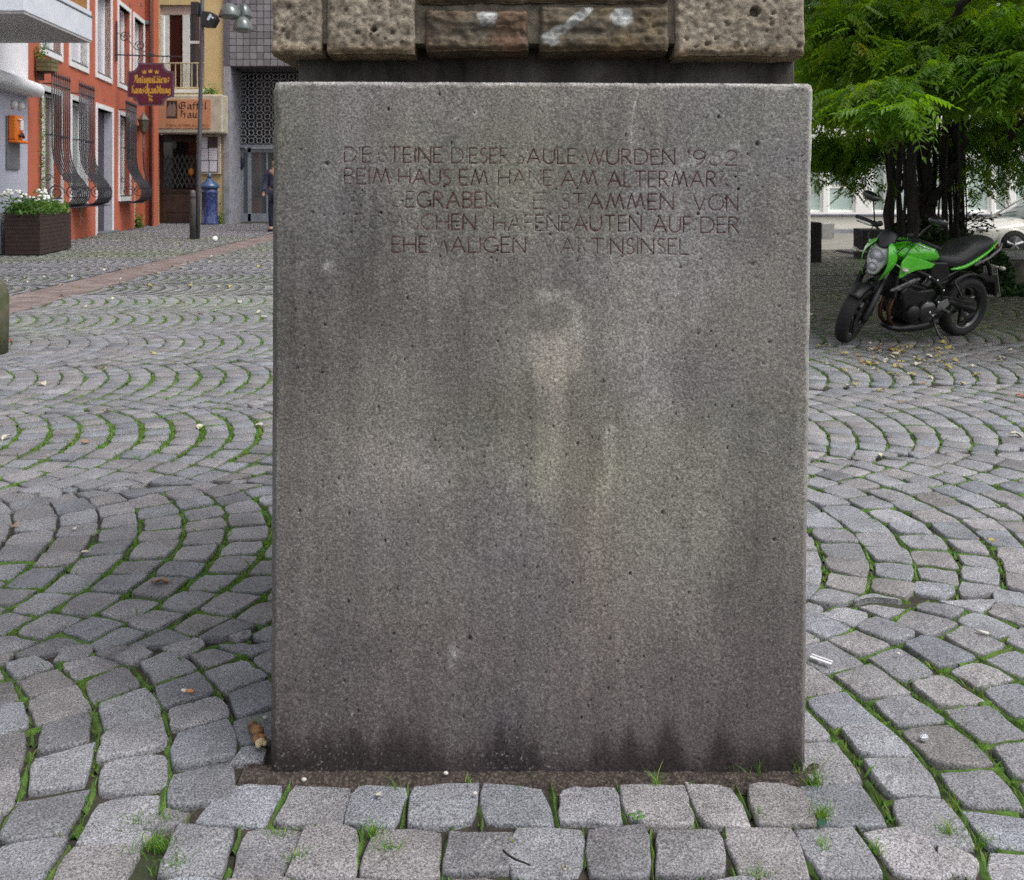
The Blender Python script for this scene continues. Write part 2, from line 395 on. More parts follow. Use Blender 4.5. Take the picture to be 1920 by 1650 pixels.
# how large each sett shows: nearest in view become parts
def score(c):
    cx, cy = c[2], c[3]; px = 960+F*cx/cy; py = 352+F*H/cy
    if not (-40 < px < 1960 and py < 1700): return -1
    return 1/cy
order = sorted(range(len(COB)), key=lambda i: -score(COB[i]))
near = set(order[:298])
V = []; Fs = []; T = []
crnd = random.Random(21)
for i, (P, ins, cx, cy) in enumerate(COB):
    lod = 0 if (i in near or cy < 4.6) else 1 if cy < 11 else 2
    vs, fs = cobble_geo(P, ins, cx, cy, lod, crnd)
    t = crnd.gauss(1.0, .10)*(.8 if crnd.random() < .06 else 1); hue = crnd.uniform(-.045, .05)
    pos_tone = .95+.10*math.tanh(cx*.9)+(.12 if cy > 10 else .0)        # tone rises from left to right, and again for far stones
    gv = .16*max(0, _look(_M2, cx, cy)-.45)*(1 if cy > 7 else 0)/.2; tone = (max(.6, (t+hue)*pos_tone)*(1-gv*.35), max(.6, t*pos_tone), max(.6, (t-hue)*pos_tone*1.02)*(1-gv))
    if cx > 2.0 and cy > 6.2:              # earth and leaf dirt, plus the tree's shadow, painted into the stones below
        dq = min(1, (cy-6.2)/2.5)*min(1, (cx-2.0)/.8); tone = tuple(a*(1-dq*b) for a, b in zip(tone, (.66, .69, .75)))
    if i in near:
        o3 = np.array(vs)-np.array([cx, cy, 0])
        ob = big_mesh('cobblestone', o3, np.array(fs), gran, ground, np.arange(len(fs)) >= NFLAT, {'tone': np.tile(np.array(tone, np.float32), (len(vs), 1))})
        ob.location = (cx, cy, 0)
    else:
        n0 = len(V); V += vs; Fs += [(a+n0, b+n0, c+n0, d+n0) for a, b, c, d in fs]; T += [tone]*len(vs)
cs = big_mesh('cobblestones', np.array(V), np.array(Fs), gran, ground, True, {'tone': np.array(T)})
tag(cs, kind='stuff')

# moss strips and grass blades in the joints
moss_m = mat('joint_moss', (.055, .115, .016), (.12, .24, .035), rough=.95, scale=30, bump=.004, bscale=250, c3=(.07, .055, .03), scale3=12, amt3=.5)
V = []; Fs = []
blV = []; blC = []
grnd = random.Random(33)
for (p, q, a) in GRASS:
    p = Vector(p); q = Vector(q); d = q-p; L_ = d.length
    if L_ < .02 or L_ > .4: continue
    mid = (p+q)/2
    if not in_view(mid.x, mid.y, .5): continue
    n_ = Vector((-d.y, d.x))/L_
    if a > .2:
        wd = .005+.014*a; n0 = len(V); k = 4
        for s in range(k+1):
            c = p+d*(-.05+1.1*s/k)+n_*grnd.uniform(-.003, .003)
            ww = wd*grnd.uniform(.6, 1.2)*(.5 if s in (0, k) else 1)
            V += [(c.x-n_.x*ww, c.y-n_.y*ww, -.018), (c.x, c.y, -.006+grnd.uniform(-.003, .004)), (c.x+n_.x*ww, c.y+n_.y*ww, -.018)]
        for s in range(k):
            
            if grnd.random() < .14: continue
            b0 = n0+s*3; Fs += [(b0, b0+3, b0+4, b0+1), (b0+1, b0+4, b0+5, b0+2)]
    nb = 0
    if a > .15:
        dens = 620*a*a if mid.y < 3 else 420*a*a if mid.y < 5 else 180*a*a if mid.y < 9 else 70*a*a
        nb = int(L_*dens*1.25+grnd.random())
    for _ in range(nb):
        t = grnd.uniform(-.02, 1.02); c = p+d*t+n_*grnd.gauss(0, .0045+.004*a)
        hh = grnd.uniform(.005, .013)*(1+.4*a); wd = .0011+.00022*mid.y
        if grnd.random() < .025: hh *= 2.2
        an = grnd.uniform(0, 6.283); dx, dy = math.cos(an), math.sin(an); le = grnd.uniform(.3, 1.3)*hh; la = grnd.uniform(0, 6.283)
        lx, ly = math.cos(la)*le, math.sin(la)*le
        blV += [(c.x-dx*wd, c.y-dy*wd, -.014), (c.x+dx*wd, c.y+dy*wd, -.014), (c.x+lx*.4+dx*wd*.8, c.y+ly*.4+dy*wd*.8, -.014+hh*.65), (c.x+lx, c.y+ly, -.012+hh)]
        g = grnd.uniform(.75, 1.3); yl = grnd.random() < .25
        cc = (1.9*g, 1.15*g, .9*g) if yl else (g, g, g); blC += [cc]*4
tag(big_mesh('joint_moss', np.array(V), np.array(Fs), moss_m, ground), kind='stuff')

def tuft(cx, cy, n, r, h0, h1, lean=.5, zb=-.01, yl=.15):
    for _ in range(n):
        a = grnd.uniform(0, 6.283); q = r*abs(grnd.gauss(0, .65)); x = cx+math.cos(a)*q; y = cy+math.sin(a)*q*.6
        hh = grnd.uniform(h0*.6, h1*.85)*grnd.uniform(.4, 1); an = grnd.uniform(0, 6.283); dx, dy = math.cos(an)*.001, math.sin(an)*.001
        la = grnd.uniform(0, 6.283); le = grnd.uniform(.15, lean*2.4)*hh; lx, ly = math.cos(la)*le, math.sin(la)*le
        g = grnd.uniform(.8, 1.5); cc = (2.2*g, 1.3*g, .9*g) if grnd.random() < yl else (g, g, g)
        p0, p1, p2 = Vector((x, y, zb)), Vector((x+lx*.35, y+ly*.35, zb+hh*.6)), Vector((x+lx, y+ly, zb+hh*.95))
        w_ = Vector((dx, dy, 0))
        blV.extend([p0-w_, p0+w_, p1+w_*.8, p1-w_*.8]); blC.extend([cc]*4)
        blV.extend([p1-w_*.8, p1+w_*.8, p2+w_*.15, p2-w_*.15]); blC.extend([cc]*4)
for (px, py, n, r, h0, h1) in ((742, 1475, 26, .015, .02, .06), (700, 1560, 70, .03, .02, .06), (735, 1590, 40, .02, .02, .06), (1230, 1470, 22, .012, .03, .07), (1525, 1470, 60, .02, .03, .09),
        (1540, 1530, 90, .025, .02, .07), (1545, 1590, 60, .02, .02, .05), (1425, 1530, 30, .015, .02, .05), (1300, 1560, 40, .03, .01, .03), (1385, 1450, 10, .03, .03, .07), (1425, 1452, 8, .012, .05, .11),
        (880, 1462, 14, .02, .02, .04), (1000, 1452, 20, .03, .01, .035), (975, 1470, 14, .02, .01, .03), (660, 1448, 6, .01, .02, .06), (300, 1585, 160, .045, .02, .05), (315, 1535, 110, .035, .02, .045), (325, 1625, 110, .035, .02, .05), (520, 1560, 60, .04, .01, .035), (560, 1610, 50, .02, .02, .05), (1780, 1560, 90, .04, .02, .05),
        (1200, 1590, 40, .02, .01, .03), (1420, 1640, 50, .04, .02, .04), (480, 1355, 30, .03, .02, .05), (1640, 1590, 40, .03, .02, .05), (255, 1540, 60, .04, .02, .04), (1850, 1580, 60, .04, .02, .05), (1500, 1450, 20, .01, .03, .07)):
    Y = GY(py); tuft((px-960)/F*Y, Y, n, r, h0, h1)
blade_m = mat('grass_blade', (.065, .16, .02), (.12, .27, .036), rough=.7, scale=3, attr='tone', trans=.3)
BV = np.array([tuple(p) for p in blV]); BF = np.arange(len(BV)).reshape(-1, 4)
tag(big_mesh('grass', BV, BF, blade_m, None, False, {'tone': np.array(blC)}), 'short bright green grass growing in the joints between the cobblestones', 'grass', kind='stuff')

# soil strip at the foot of the block
soil_m = mat('foot_soil', (.022, .016, .014), (.06, .045, .038), rough=.95, scale=60, bump=.006, bscale=220, c3=(.20, .17, .14), scale3=150, amt3=.45)
nx, ny = 260, 16; xs = np.linspace(-.60, .69, nx); ys = np.linspace(1.96, 2.045, ny); X, Yg = np.meshgrid(xs, ys, indexing='ij')
Z = -.016+.016*np.clip((Yg-1.965)/.04, 0, 1)+.012*(fbm(X*60, Yg*60, 50, 3)-.5)
idx = np.arange(nx*ny).reshape(nx, ny); Q = np.stack([idx[:-1, :-1], idx[1:, :-1], idx[1:, 1:], idx[:-1, 1:]], -1).reshape(-1, 4)
tag(big_mesh('soil_strip', np.stack([X, Yg, Z], -1).reshape(-1, 3), Q, soil_m, ground, True), kind='stuff')

# red brick paver strip across the lane
brick_m = mat('red_paver', (.165, .125, .118), (.22, .168, .158), rough=.85, scale=3, attr='tone', bump=.002, bscale=60)
V = []; Fs = []; T = []; y = 8.4; row = 0
while y < 33:
    a, b = strip_X(y); n = 3; wd = (b-a)/n
    for i in range(-1, n):
        x0 = max(a, a+wd*(i+(.5 if row % 2 else 0))); x1 = min(b, a+wd*(i+1+(.5 if row % 2 else 0)))
        if x1-x0 < .05: continue
        g = .006; n0 = len(V); zz = grnd.uniform(-.003, .003)
        V += [(x0+g, y+g, zz), (x1-g, y+g, zz), (x1-g, y+.11-g, zz), (x0+g, y+.11-g, zz), (x0+.002, y+.002, -.02), (x1-.002, y+.002, -.02), (x1-.002, y+.108, -.02), (x0+.002, y+.108, -.02)]
        Fs += [(n0, n0+1, n0+2, n0+3)]+[(n0+k, n0+k+4, n0+(k+1) % 4+4, n0+(k+1) % 4) for k in range(4)]
        t = grnd.gauss(1, .14); T += [(t, t, t)]*8
    y += .11; row += 1
tag(big_mesh('paver_strip', np.array(V), np.array(Fs), brick_m, None, False, {'tone': np.array(T)}), kind='structure')
# road in front of the white house
road_m = mat('road_surface', (.16, .15, .13), (.26, .25, .22), rough=.9, scale=2.5, bump=.004, bscale=60)
MB().box(4.2, 26, 18.95, 25.95, -.03, .004).build('road', road_m)['kind'] = 'structure'
# ------------------------------------------------------------------ the plinth block
BY = 2.02
def PB(px, py): p = PX(px, py, BY); return (p.x, p.z)
conc = bpy.data.materials.new('weathered_concrete'); conc.use_nodes = True
def _conc():
    t = conc.node_tree; N = t.nodes; L = t.links; b = N['Principled BSDF']; b.inputs['Roughness'].default_value = .85; b.inputs['Specular IOR Level'].default_value = .3
    tc = N.new('ShaderNodeTexCoord'); at = N.new('ShaderNodeAttribute'); at.attribute_name = 'stain'
    def noise(sc, d, rg):
        n = N.new('ShaderNodeTexNoise'); n.inputs['Scale'].default_value = sc; n.inputs['Detail'].default_value = d; n.inputs['Roughness'].default_value = rg; L.new(tc.outputs['Object'], n.inputs['Vector']); return n
    n1 = noise(185, 5, .85); r = N.new('ShaderNodeValToRGB'); e = r.color_ramp.elements; e[0].position = .36; e[0].color = (.42, .41, .40, 1); e[1].position = .67; e[1].color = (1.95, 1.95, 1.93, 1)
    k = e.new(.5); k.color = (.92, .92, .92, 1)
    L.new(n1.outputs[0], r.inputs[0])
    m = N.new('ShaderNodeMixRGB'); m.blend_type = 'MULTIPLY'; m.inputs[0].default_value = 1; L.new(at.outputs[0], m.inputs[1]); L.new(r.outputs[0], m.inputs[2]); L.new(m.outputs[0], b.inputs['Base Color'])
    n2 = noise(240, 4, .8); bu = N.new('ShaderNodeBump'); bu.inputs['Strength'].default_value = .9; bu.inputs['Distance'].default_value = .0028
    L.new(n2.outputs[0], bu.inputs['Height']); L.new(bu.outputs[0], b.inputs['Normal'])
_conc()
# inscription: thin cut strokes with remains of dark red paint
def arc(cx, cy, rx, ry, a0, a1, n=10): return [(cx+rx*math.cos(R(a0+(a1-a0)*i/n)), cy+ry*math.sin(R(a0+(a1-a0)*i/n))) for i in range(n+1)]
FONT = {
 'A': (.85, [[(0, 0), (.42, 1), (.85, 0)], [(.17, .36), (.68, .36)]]), 'B': (.55, [[(0, 0), (0, 1)], [(0, 1), *arc(.25, .77, .25, .23, 90, -90), (0, .54)], [(0, .54), *arc(.27, .27, .28, .27, 90, -90), (0, 0)]]),
 'D': (.78, [[(0, 0), (0, 1)], [(0, 1), *arc(.28, .5, .5, .5, 90, -90), (0, 0)]]), 'E': (.5, [[(.5, 1), (0, 1), (0, 0), (.5, 0)], [(0, .52), (.44, .52)]]),
 'F': (.5, [[(.5, 1), (0, 1), (0, 0)], [(0, .52), (.42, .52)]]), 'G': (.85, [[*arc(.46, .5, .46, .5, 48, 330), (.85, .1), (.85, .42), (.6, .42)]]),
 'H': (.72, [[(0, 0), (0, 1)], [(.72, 0), (.72, 1)], [(0, .5), (.72, .5)]]), 'I': (.04, [[(.02, 0), (.02, 1)]]), 'K': (.62, [[(0, 0), (0, 1)], [(.58, 1), (0, .45)], [(.14, .56), (.62, 0)]]),
 'L': (.48, [[(0, 1), (0, 0), (.48, 0)]]), 'M': (1.0, [[(0, 0), (.24, 1), (.5, .12), (.76, 1), (1, 0)]]), 'N': (.74, [[(0, 0), (0, 1), (.74, 0), (.74, 1)]]),
 'P': (.55, [[(0, 0), (0, 1)], [(0, 1), *arc(.26, .75, .27, .25, 90, -90), (0, .5)]]),
 'O': (.95, [[*arc(.475, .5, .475, .5, 0, 360, 20)]]), 'Ö': (.95, [[*arc(.475, .45, .44, .45, 0, 360, 20)], [(.3, 1.08), (.3, 1.14)], [(.62, 1.08), (.62, 1.14)]]),
 'C': (.75, [[*arc(.46, .5, .46, .5, 48, 312)]]), 'R': (.6, [[(0, 0), (0, 1)], [(0, 1), *arc(.26, .76, .26, .24, 90, -90), (0, .52)], [(.2, .52), (.6, 0)]]),
 'S': (.46, [[*arc(.25, .76, .2, .24, 40, 265, 8), *arc(.23, .26, .23, .26, 85, -150, 8)]]), 'T': (.68, [[(0, 1), (.68, 1)], [(.34, 1), (.34, 0)]]), 'U': (.7, [[(0, 1), (0, .34), *arc(.35, .34, .35, .34, 180, 360, 8), (.7, 1)]]),
 'V': (.8, [[(0, 1), (.4, 0), (.8, 1)]]), 'W': (1.15, [[(0, 1), (.3, 0), (.58, 1), (.86, 0), (1.15, 1)]]), 'Ä': (.85, [[(0, 0), (.42, 1), (.85, 0)], [(.17, .36), (.68, .36)], [(.28, 1.08), (.28, 1.14)], [(.58, 1.08), (.58, 1.14)]]),
 '1': (.12, [[(0, .84), (.1, 1), (.1, 0)]]), '9': (.6, [[*arc(.3, .7, .3, .3, 0, 360, 14)], [(.6, .7), (.55, .4), (.3, 0)]]), '6': (.6, [[*arc(.3, .3, .3, .3, 0, 360, 14)], [(0, .3), (.1, .62), (.36, 1)]]),
 '2': (.58, [[*arc(.29, .72, .27, .28, 160, -30, 8), (0, 0), (.6, 0)]]), '·': (.06, [[(0, .5), (.06, .5)]])}
SEGS = []
ink = mat('worn_red_paint', (.115, .042, .040), (.185, .072, .066), rough=.85, scale=90, attr='tone')
def word(mb, txt, xa, xb, yb, hpx, keep, rnd, tone=1):
    w_ = sum(FONT[c][0] for c in txt); gap = .2; tot = w_+gap*(len(txt)-1); sx = (xb-xa)/tot; x = xa
    for ci, c in enumerate(txt):
        lw, strokes = FONT[c]; kp = keep[ci] if ci < len(keep) else '9'; kp = min(1, .24+.82*int(kp)/9)
        base_ph = rnd.random()*50
        for st in strokes:
            for (ax, ay), (bx, by) in zip(st[:-1], st[1:]): SEGS.append((*PB(x+ax*sx, yb-ay*hpx), *PB(x+bx*sx, yb-by*hpx), kp))
            if rnd.random() > kp+.25: continue
            acc = 0; st_t = rnd.uniform(.75, 1.5)
            for (ax, ay), (bx, by) in zip(st[:-1], st[1:]):
                a = Vector(PB(x+ax*sx, yb-ay*hpx)); b = Vector(PB(x+bx*sx, yb-by*hpx)); d = b-a; L_ = d.length; n = max(1, int(L_/.0016))
                if L_ < 1e-6: continue
                nn = Vector((-d.y, d.x))/L_; e = d/L_*.0005
                for k in range(n):
                    acc += 1; v = vnoise(np.array([base_ph+acc*.11]), np.array([3.3]), 7)[0]
                    if v > kp*1.02+.02: continue
                    wd = .00115*(1.15-.35*v)*(.62+.38*kp); p, q = a+d*k/n-e, a+d*(k+1)/n+e
                    t = st_t*rnd.uniform(.8, 1.2)*(1+.5*v)*(1.35-.35*kp)*tone; mb.c = (t*(1-.1*(1-kp)), t*(1+.5*(1-kp)), t*(1+.5*(1-kp)), 1); yy = BY+.0001
                    mb.add([(p.x-nn.x*wd, yy, p.y-nn.y*wd), (p.x+nn.x*wd, yy, p.y+nn.y*wd), (q.x+nn.x*wd, yy, q.y+nn.y*wd), (q.x-nn.x*wd, yy, q.y-nn.y*wd)], [(0, 1, 2, 3)])
        x += (lw+gap)*sx
LINES = [
 (277.5, 307, 28, [('DIE', 641, 689, '526'), ('STEINE', 705, 824, '558787'), ('DIESER', 842, 950, '655666'), ('SÄULE', 964, 1075, '48889'), ('WURDEN', 1092, 1260, '889877'), ('1962', 1283, 1377, '3746')]),
 (0, 348.5, 29, [('BEIM', 641, 726, '5779'), ('HAUS', 743, 840, '7887'), ('EM', 857, 910, '77'), ('HANE', 930, 1029, '9548'), ('AM', 1047, 1115, '87'), ('ALTERMARKT', 1135, 1388, '9876788721')]),
 (0, 391.5, 29, [('AUSGEGRABEN', 648, 929, '31148878887'), ('SIE', 956, 1017, '546'), ('STAMMEN', 1048, 1258, '6599997'), ('VON', 1296, 1379, '557')]),
 (0, 433, 29, [('RÖMISCHEN', 661, 887, '243224688'), ('HAFENBAUTEN', 921, 1198, '66697589989'), ('AUF', 1221, 1292, '788'), ('DER', 1310, 1381, '678')]),
 (0, 475.5, 29, [('EHEMALIGEN', 731, 981, '7993888898'), ('MARTINSINSEL', 1009, 1286, '374858999686')])]
irnd = random.Random(9); LETTER_LINES = []
for (_, yb, hp, words) in LINES:
    mb = MB(); mb.c = (1, 1, 1, 1)
    for (tx, xa, xb, kp) in words: word(mb, tx, xa, xb, yb+(xa-1000)*.006, hp, kp, irnd)
    LETTER_LINES.append(mb)

root = thing('stone_plinth', 'tall weathered grey concrete plinth with a worn red inscription', 'plinth', (0, 0, 0))
root.rotation_euler = (0, .004, 0)
x0, x1 = -.541, .674; zt = 1.536; zb = -.08
qa, qb = PB(628, 482), PB(1396, 272)
xs = np.unique(np.concatenate([np.arange(x0, qa[0], .003), np.arange(qa[0], qb[0], .0016), np.arange(qb[0], x1, .003), [x1]])); xs = (xs-x0)/(x1-x0)
zs = np.unique(np.concatenate([np.arange(zb, qa[1], .003), np.arange(qa[1], qb[1], .0016), np.arange(qb[1], zt, .003), [zt]])); nx, nz = len(xs), len(zs)
U, Z = np.meshgrid(xs, zs, indexing='ij')
X = x0+(x1-x0)*U
X = X-np.where(U > .5, (1-Z/zt)*.011*(U-.5)*2, 0)
cl = .011+.003*fbm(Z*25, Z*0, 71, 3); cr_ = .018+.005*(fbm(Z*18, Z*0+3, 72, 3)-.5)
cl = cl+.006*np.clip(1-np.abs(Z-1.45)/.04, 0, 1)
dl = (U)*(x1-x0); dr = (1-U)*(x1-x0)
Y = np.full_like(X, BY)
Y += np.maximum(0, cl-dl)*1.3+np.maximum(0, cr_-dr)*2.0
tc_ = .006+.010*np.clip(fbm(X*14, X*0, 73, 4)*2-.95, 0, 1)+.010*np.clip((.05-dl)/.05, 0, 1)+.004*vnoise(X*160, X*0, 5)
dt = zt-Z; Y += np.maximum(0, tc_-dt)
Y += .0014*(fbm(X*190, Z*190, 80, 3)-.5)+.004*(fbm(X*7, Z*7, 81, 3)-.5)
pit = np.zeros_like(X)
prng = np.random.default_rng(5)
def win(xa, xb, za, zc): return np.searchsorted(xs, (xa-x0-.002)/(x1-x0)), np.searchsorted(xs, (xb-x0+.014)/(x1-x0))+1, np.searchsorted(zs, za), np.searchsorted(zs, zc)+1
def dig(px_, pz_, r, depth, ez=1.0):
    global pit
    i0, i1, j0, j1 = win(px_-r*2, px_+r*2, pz_-r*2*ez, pz_+r*2*ez)
    d = np.sqrt(((X[i0:i1, j0:j1]-px_)/r)**2+((Z[i0:i1, j0:j1]-pz_)/(r*ez))**2)
    pit[i0:i1, j0:j1] = np.maximum(pit[i0:i1, j0:j1], depth*np.clip(1.5-d, 0, 1))
for _ in range(760):
    a = prng.random()
    dig(prng.uniform(x0+.02, x1-.03), prng.uniform(.0, 1.53), .0010+.0015*a**5, .0016+.003*a, prng.uniform(.7, 1.8))
for (px, py, r) in ((608, 308, 5), (723, 206, 4), (722, 238, 2), (828, 350, 3), (1415, 268, 6), (1342, 218, 4), (885, 212, 2), (842, 268, 3), (1375, 330, 3), (1380, 353, 4), (1305, 400, 4), (710, 400, 3.5), (880, 1198, 6.5), (652, 1130, 4), (1180, 1075, 4), (1450, 1010, 3.5), (1140, 1290, 3), (720, 1015, 3), (1290, 1110, 3), (1330, 620, 3), (760, 560, 3), (1440, 640, 4), (560, 960, 4), (1090, 1345, 3), (1240, 960, 4), (1010, 1120, 3), (840, 905, 3), (1370, 760, 3), (600, 700, 3), (930, 640, 2.5)):
    q = PB(px, py); dig(q[0], q[1], r*.0006, .008, 1.2)
cut = np.zeros_like(X)
for (ax, az, bx, bz, kp) in SEGS:
    i0, i1, j0, j1 = win(min(ax, bx)-.004, max(ax, bx)+.004, min(az, bz)-.004, max(az, bz)+.004); dx, dz = bx-ax, bz-az; xx, zz_ = X[i0:i1, j0:j1], Z[i0:i1, j0:j1]
    t = np.clip(((xx-ax)*dx+(zz_-az)*dz)/max(dx*dx+dz*dz, 1e-9), 0, 1); d = np.hypot(xx-ax-t*dx, zz_-az-t*dz); cut[i0:i1, j0:j1] = np.maximum(cut[i0:i1, j0:j1], np.exp(-(d/.0013)**2)*(.35+.65*kp))
Y += cut*.0017
Y += pit
# weathering colour: rain streaks, lime bloom, damp foot
PXp = 960+X*F/BY; PYp = 352-(Z-H)*F/BY
def g(cx, cy, sx, sy): return np.exp(-((PXp-cx+38*(fbm(X*6, Z*5, 101, 3)-.5)*2)/sx)**2-((PYp-cy)/sy)**2)
streak = fbm(X*9, Z*1.1, 90, 4); fine = fbm(X*55, Z*5.5, 91, 4); blot = fbm(X*4+3, Z*3.6, 92, 5); bl2 = fbm(X*13, Z*11, 93, 4); gr = fbm(X*110, Z*110, 94, 2)
lum = .232+.09*(streak-.5)+.075*(fine-.5)+.085*(blot-.5)+.08*(bl2-.5)
up = np.clip((900-PYp)/600, 0, 1)
lum += .018*np.clip((270-PYp)/80, 0, 1)
lum -= .045*g(760, 480, 260, 190)+.045*g(650, 600, 110, 260)+.03*g(900, 950, 90, 200)+.045*g(1420, 1050, 90, 260)+.03*g(1000, 560, 160, 80)+.03*g(560, 760, 50, 260)
lum += .055*g(690, 800, 95, 190)+.03*g(610, 420, 60, 120)+.035*g(1035, 650, 48, 95)+.035*g(1030, 820, 28, 190)+.03*g(1125, 960, 42, 170)+.045*g(800, 880, 80, 50)
lum += .05*g(1200, 720, 45, 190)+.045*g(1240, 1080, 55, 130)+.05*g(1330, 960, 45, 160)+.035*g(1240, 560, 140, 120)+.02*g(950, 880, 200, 40)
lum -= .03*g(1300, 720, 60, 90)+.035*g(1110, 860, 22, 90)+.02*g(760, 1040, 80, 120)
def blob(poly, soft):
    wx = PXp+8*(fbm(X*16, Z*16, 111, 3)-.5)+6*(fbm(X*50, Z*50, 112, 2)-.5); wy = PYp+8*(fbm(X*16+9, Z*16, 113, 3)-.5); ins_ = np.zeros(X.shape, bool); dm = np.full(X.shape, 1e9)
    for i in range(len(poly)):
        (ax, ay), (bx, by) = poly[i], poly[(i+1) % len(poly)]; dx, dy = bx-ax, by-ay; t = np.clip(((wx-ax)*dx+(wy-ay)*dy)/(dx*dx+dy*dy), 0, 1); dm = np.minimum(dm, np.hypot(wx-ax-t*dx, wy-ay-t*dy))
        ins_ ^= ((ay > wy) != (by > wy)) & (wx < (bx-ax)*(wy-ay)/(by-ay+1e-9)+ax)
    return 1/(1+np.exp(-np.where(ins_, dm, -dm)/soft))
b1 = blob([(1000, 545), (1062, 546), (1088, 575), (1090, 640), (1086, 692), (1060, 706), (1054, 770), (1052, 850), (1054, 930), (1035, 1010), (1012, 930), (1008, 800), (1000, 710), (985, 660), (990, 625), (1030, 628), (1064, 612), (1068, 586), (1048, 566), (1005, 568)], 2.6)*np.clip((1000-PYp)/330, 0, 1)
b2 = blob([(1122, 800), (1150, 798), (1152, 880), (1142, 905), (1146, 1000), (1150, 1090), (1100, 1110), (1098, 980), (1118, 900), (1134, 880), (1132, 830)], 3.5)*np.clip((1110-PYp)/260, 0, 1)
lum += .105*b1*(.4+bl2)+.075*b2*(.4+bl2)
# paler hook shaped stain in the middle
hook = np.exp(-((np.hypot((PXp-1045)/34, (PYp-592)/46)-1)/.24)**2)*(((PXp > 1030) | (PYp < 560)))*np.clip((650-PYp)/30, 0, 1)
lum += .03*hook*np.clip(bl2*1.6, 0, 1.2)
edge = np.exp(-((PXp-1052-10*np.sin(PYp/50)-14*(fbm(Z*20, Z*0, 108, 3)-.5))/7)**2)*np.clip((PYp-640)/40, 0, 1)*np.clip((860-PYp)/80, 0, 1)
lum += .02*edge
ed2 = np.exp(-((PXp-1143-8*np.sin(PYp/40)-14*(fbm(Z*20, Z*0, 109, 3)-.5))/7)**2)*np.clip((PYp-790)/30, 0, 1)*np.clip((1000-PYp)/100, 0, 1); lum += .02*ed2
warm = np.clip((PYp-800)/500, 0, 1)
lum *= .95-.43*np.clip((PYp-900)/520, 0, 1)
drip = 135*fbm(X*26, X*0, 95, 4)+60*fbm(X*7, X*0, 96, 2)-10
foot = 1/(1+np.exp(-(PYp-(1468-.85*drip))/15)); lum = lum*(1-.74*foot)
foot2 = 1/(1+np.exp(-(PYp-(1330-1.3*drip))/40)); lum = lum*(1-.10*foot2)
lum = np.clip(lum, .03, .5)
# lime bloom: white flecks and thin runs
wh = np.zeros_like(X)
def run(pts, wpx, a):
    global wh
    for (ax, ay), (bx, by) in zip(pts[:-1], pts[1:]):
        dx, dy = bx-ax, by-ay; t = np.clip(((PXp-ax)*dx+(PYp-ay)*dy)/(dx*dx+dy*dy), 0, 1)
        d = np.hypot(PXp-ax-t*dx, PYp-ay-t*dy); wh = np.maximum(wh, a*np.exp(-(d/wpx)**2))
run([(1192, 168), (1182, 210), (1178, 250), (1180, 292)], 1.8, .75)
run([(1206, 600), (1205, 690), (1207, 768)], 1.6, .45)
run([(1275, 310), (1310, 300), (1345, 300), (1375, 270)], 9, .4*1); run([(1180, 370), (1240, 335), (1300, 300)], 10, .35)
wh *= np.clip(gr*2.3-.35, 0, 1.2)
for (px, py, r, a) in ((887, 212, 4, .9), (850, 222, 3, .6), (1200, 528, 3, .9), (1207, 766, 4, .8), (610, 500, 9, .5), (1145, 805, 9, .5), (850, 1225, 10, .45), (845, 1245, 6, .4), (660, 1340, 2, .8), (960, 900, 10, .35), (612, 1340, 2, .8), (1184, 216, 3, .9), (1120, 760, 12, .3)):
    wh = np.maximum(wh, a*np.exp(-((PXp-px)**2+((PYp-py)*.8)**2)/r**2)*np.clip(gr*2, .2, 1.2))
sp = fbm(X*300, Z*300, 97, 2); patchy = np.clip(fbm(X*5, Z*5, 98, 3)*3-1.2, 0, 1); wh = np.maximum(wh, np.clip(sp*5-3.6, 0, 1)*.55*patchy)
wh = np.maximum(wh, 1.0*np.clip(1.3-dt/.007, 0, 1)*np.clip(fbm(X*20, X*0, 99, 3)*3-.7, .15, 1))
wh = np.maximum(wh, .75*np.clip(1.5-dr/.016, 0, 1)*np.clip(fbm(X*40, Z*60, 100, 3)*2.2-.35, 0, 1)*np.clip((900-PYp)/500, .15, 1))
green = np.clip(fbm(X*3+9, Z*3, 102, 3)*2.2-.9, 0, 1)*np.clip((1250-PYp)/500, 0, 1)
tint = np.stack([1.045+.05*warm, .99-.03*warm, .915+.01*warm], -1)*np.stack([1-.03*green, 1+.02*green, 1-.16*green], -1)
purp = foot[..., None]*np.array([.12, -.05, .0]); colr = lum[..., None]*(tint+purp)
bluish = np.clip(fbm(X*5+50, Z*4, 103, 3)*2.4-1.0, 0, 1)[..., None]; colr = colr*(1+bluish*np.array([-.02, .0, .10]))
wm = np.clip(g(1035, 700, 60, 170)+g(1110, 1000, 60, 220)+.6*g(700, 820, 90, 120), 0, 1)[..., None]; colr = colr*(1+wm*np.array([.05, .0, -.02]))
colr = colr*(1-wh[..., None])+wh[..., None]*np.array([.50, .49, .47])
colr *= (1-np.clip(pit/.006, 0, 1)*.45)[..., None]         # pits darkened by depth, their shadow painted into the colour
V0a = np.stack([X, Y, Z], -1).reshape(-1, 3); C0 = colr.reshape(-1, 3)
idx = np.arange(nx*nz).reshape(nx, nz); Q = [np.stack([idx[:-1, :-1], idx[1:, :-1], idx[1:, 1:], idx[:-1, 1:]], -1).reshape(-1, 4)]
DB = 3.19; Vx = [V0a]; Cx = [C0]; base = len(V0a)
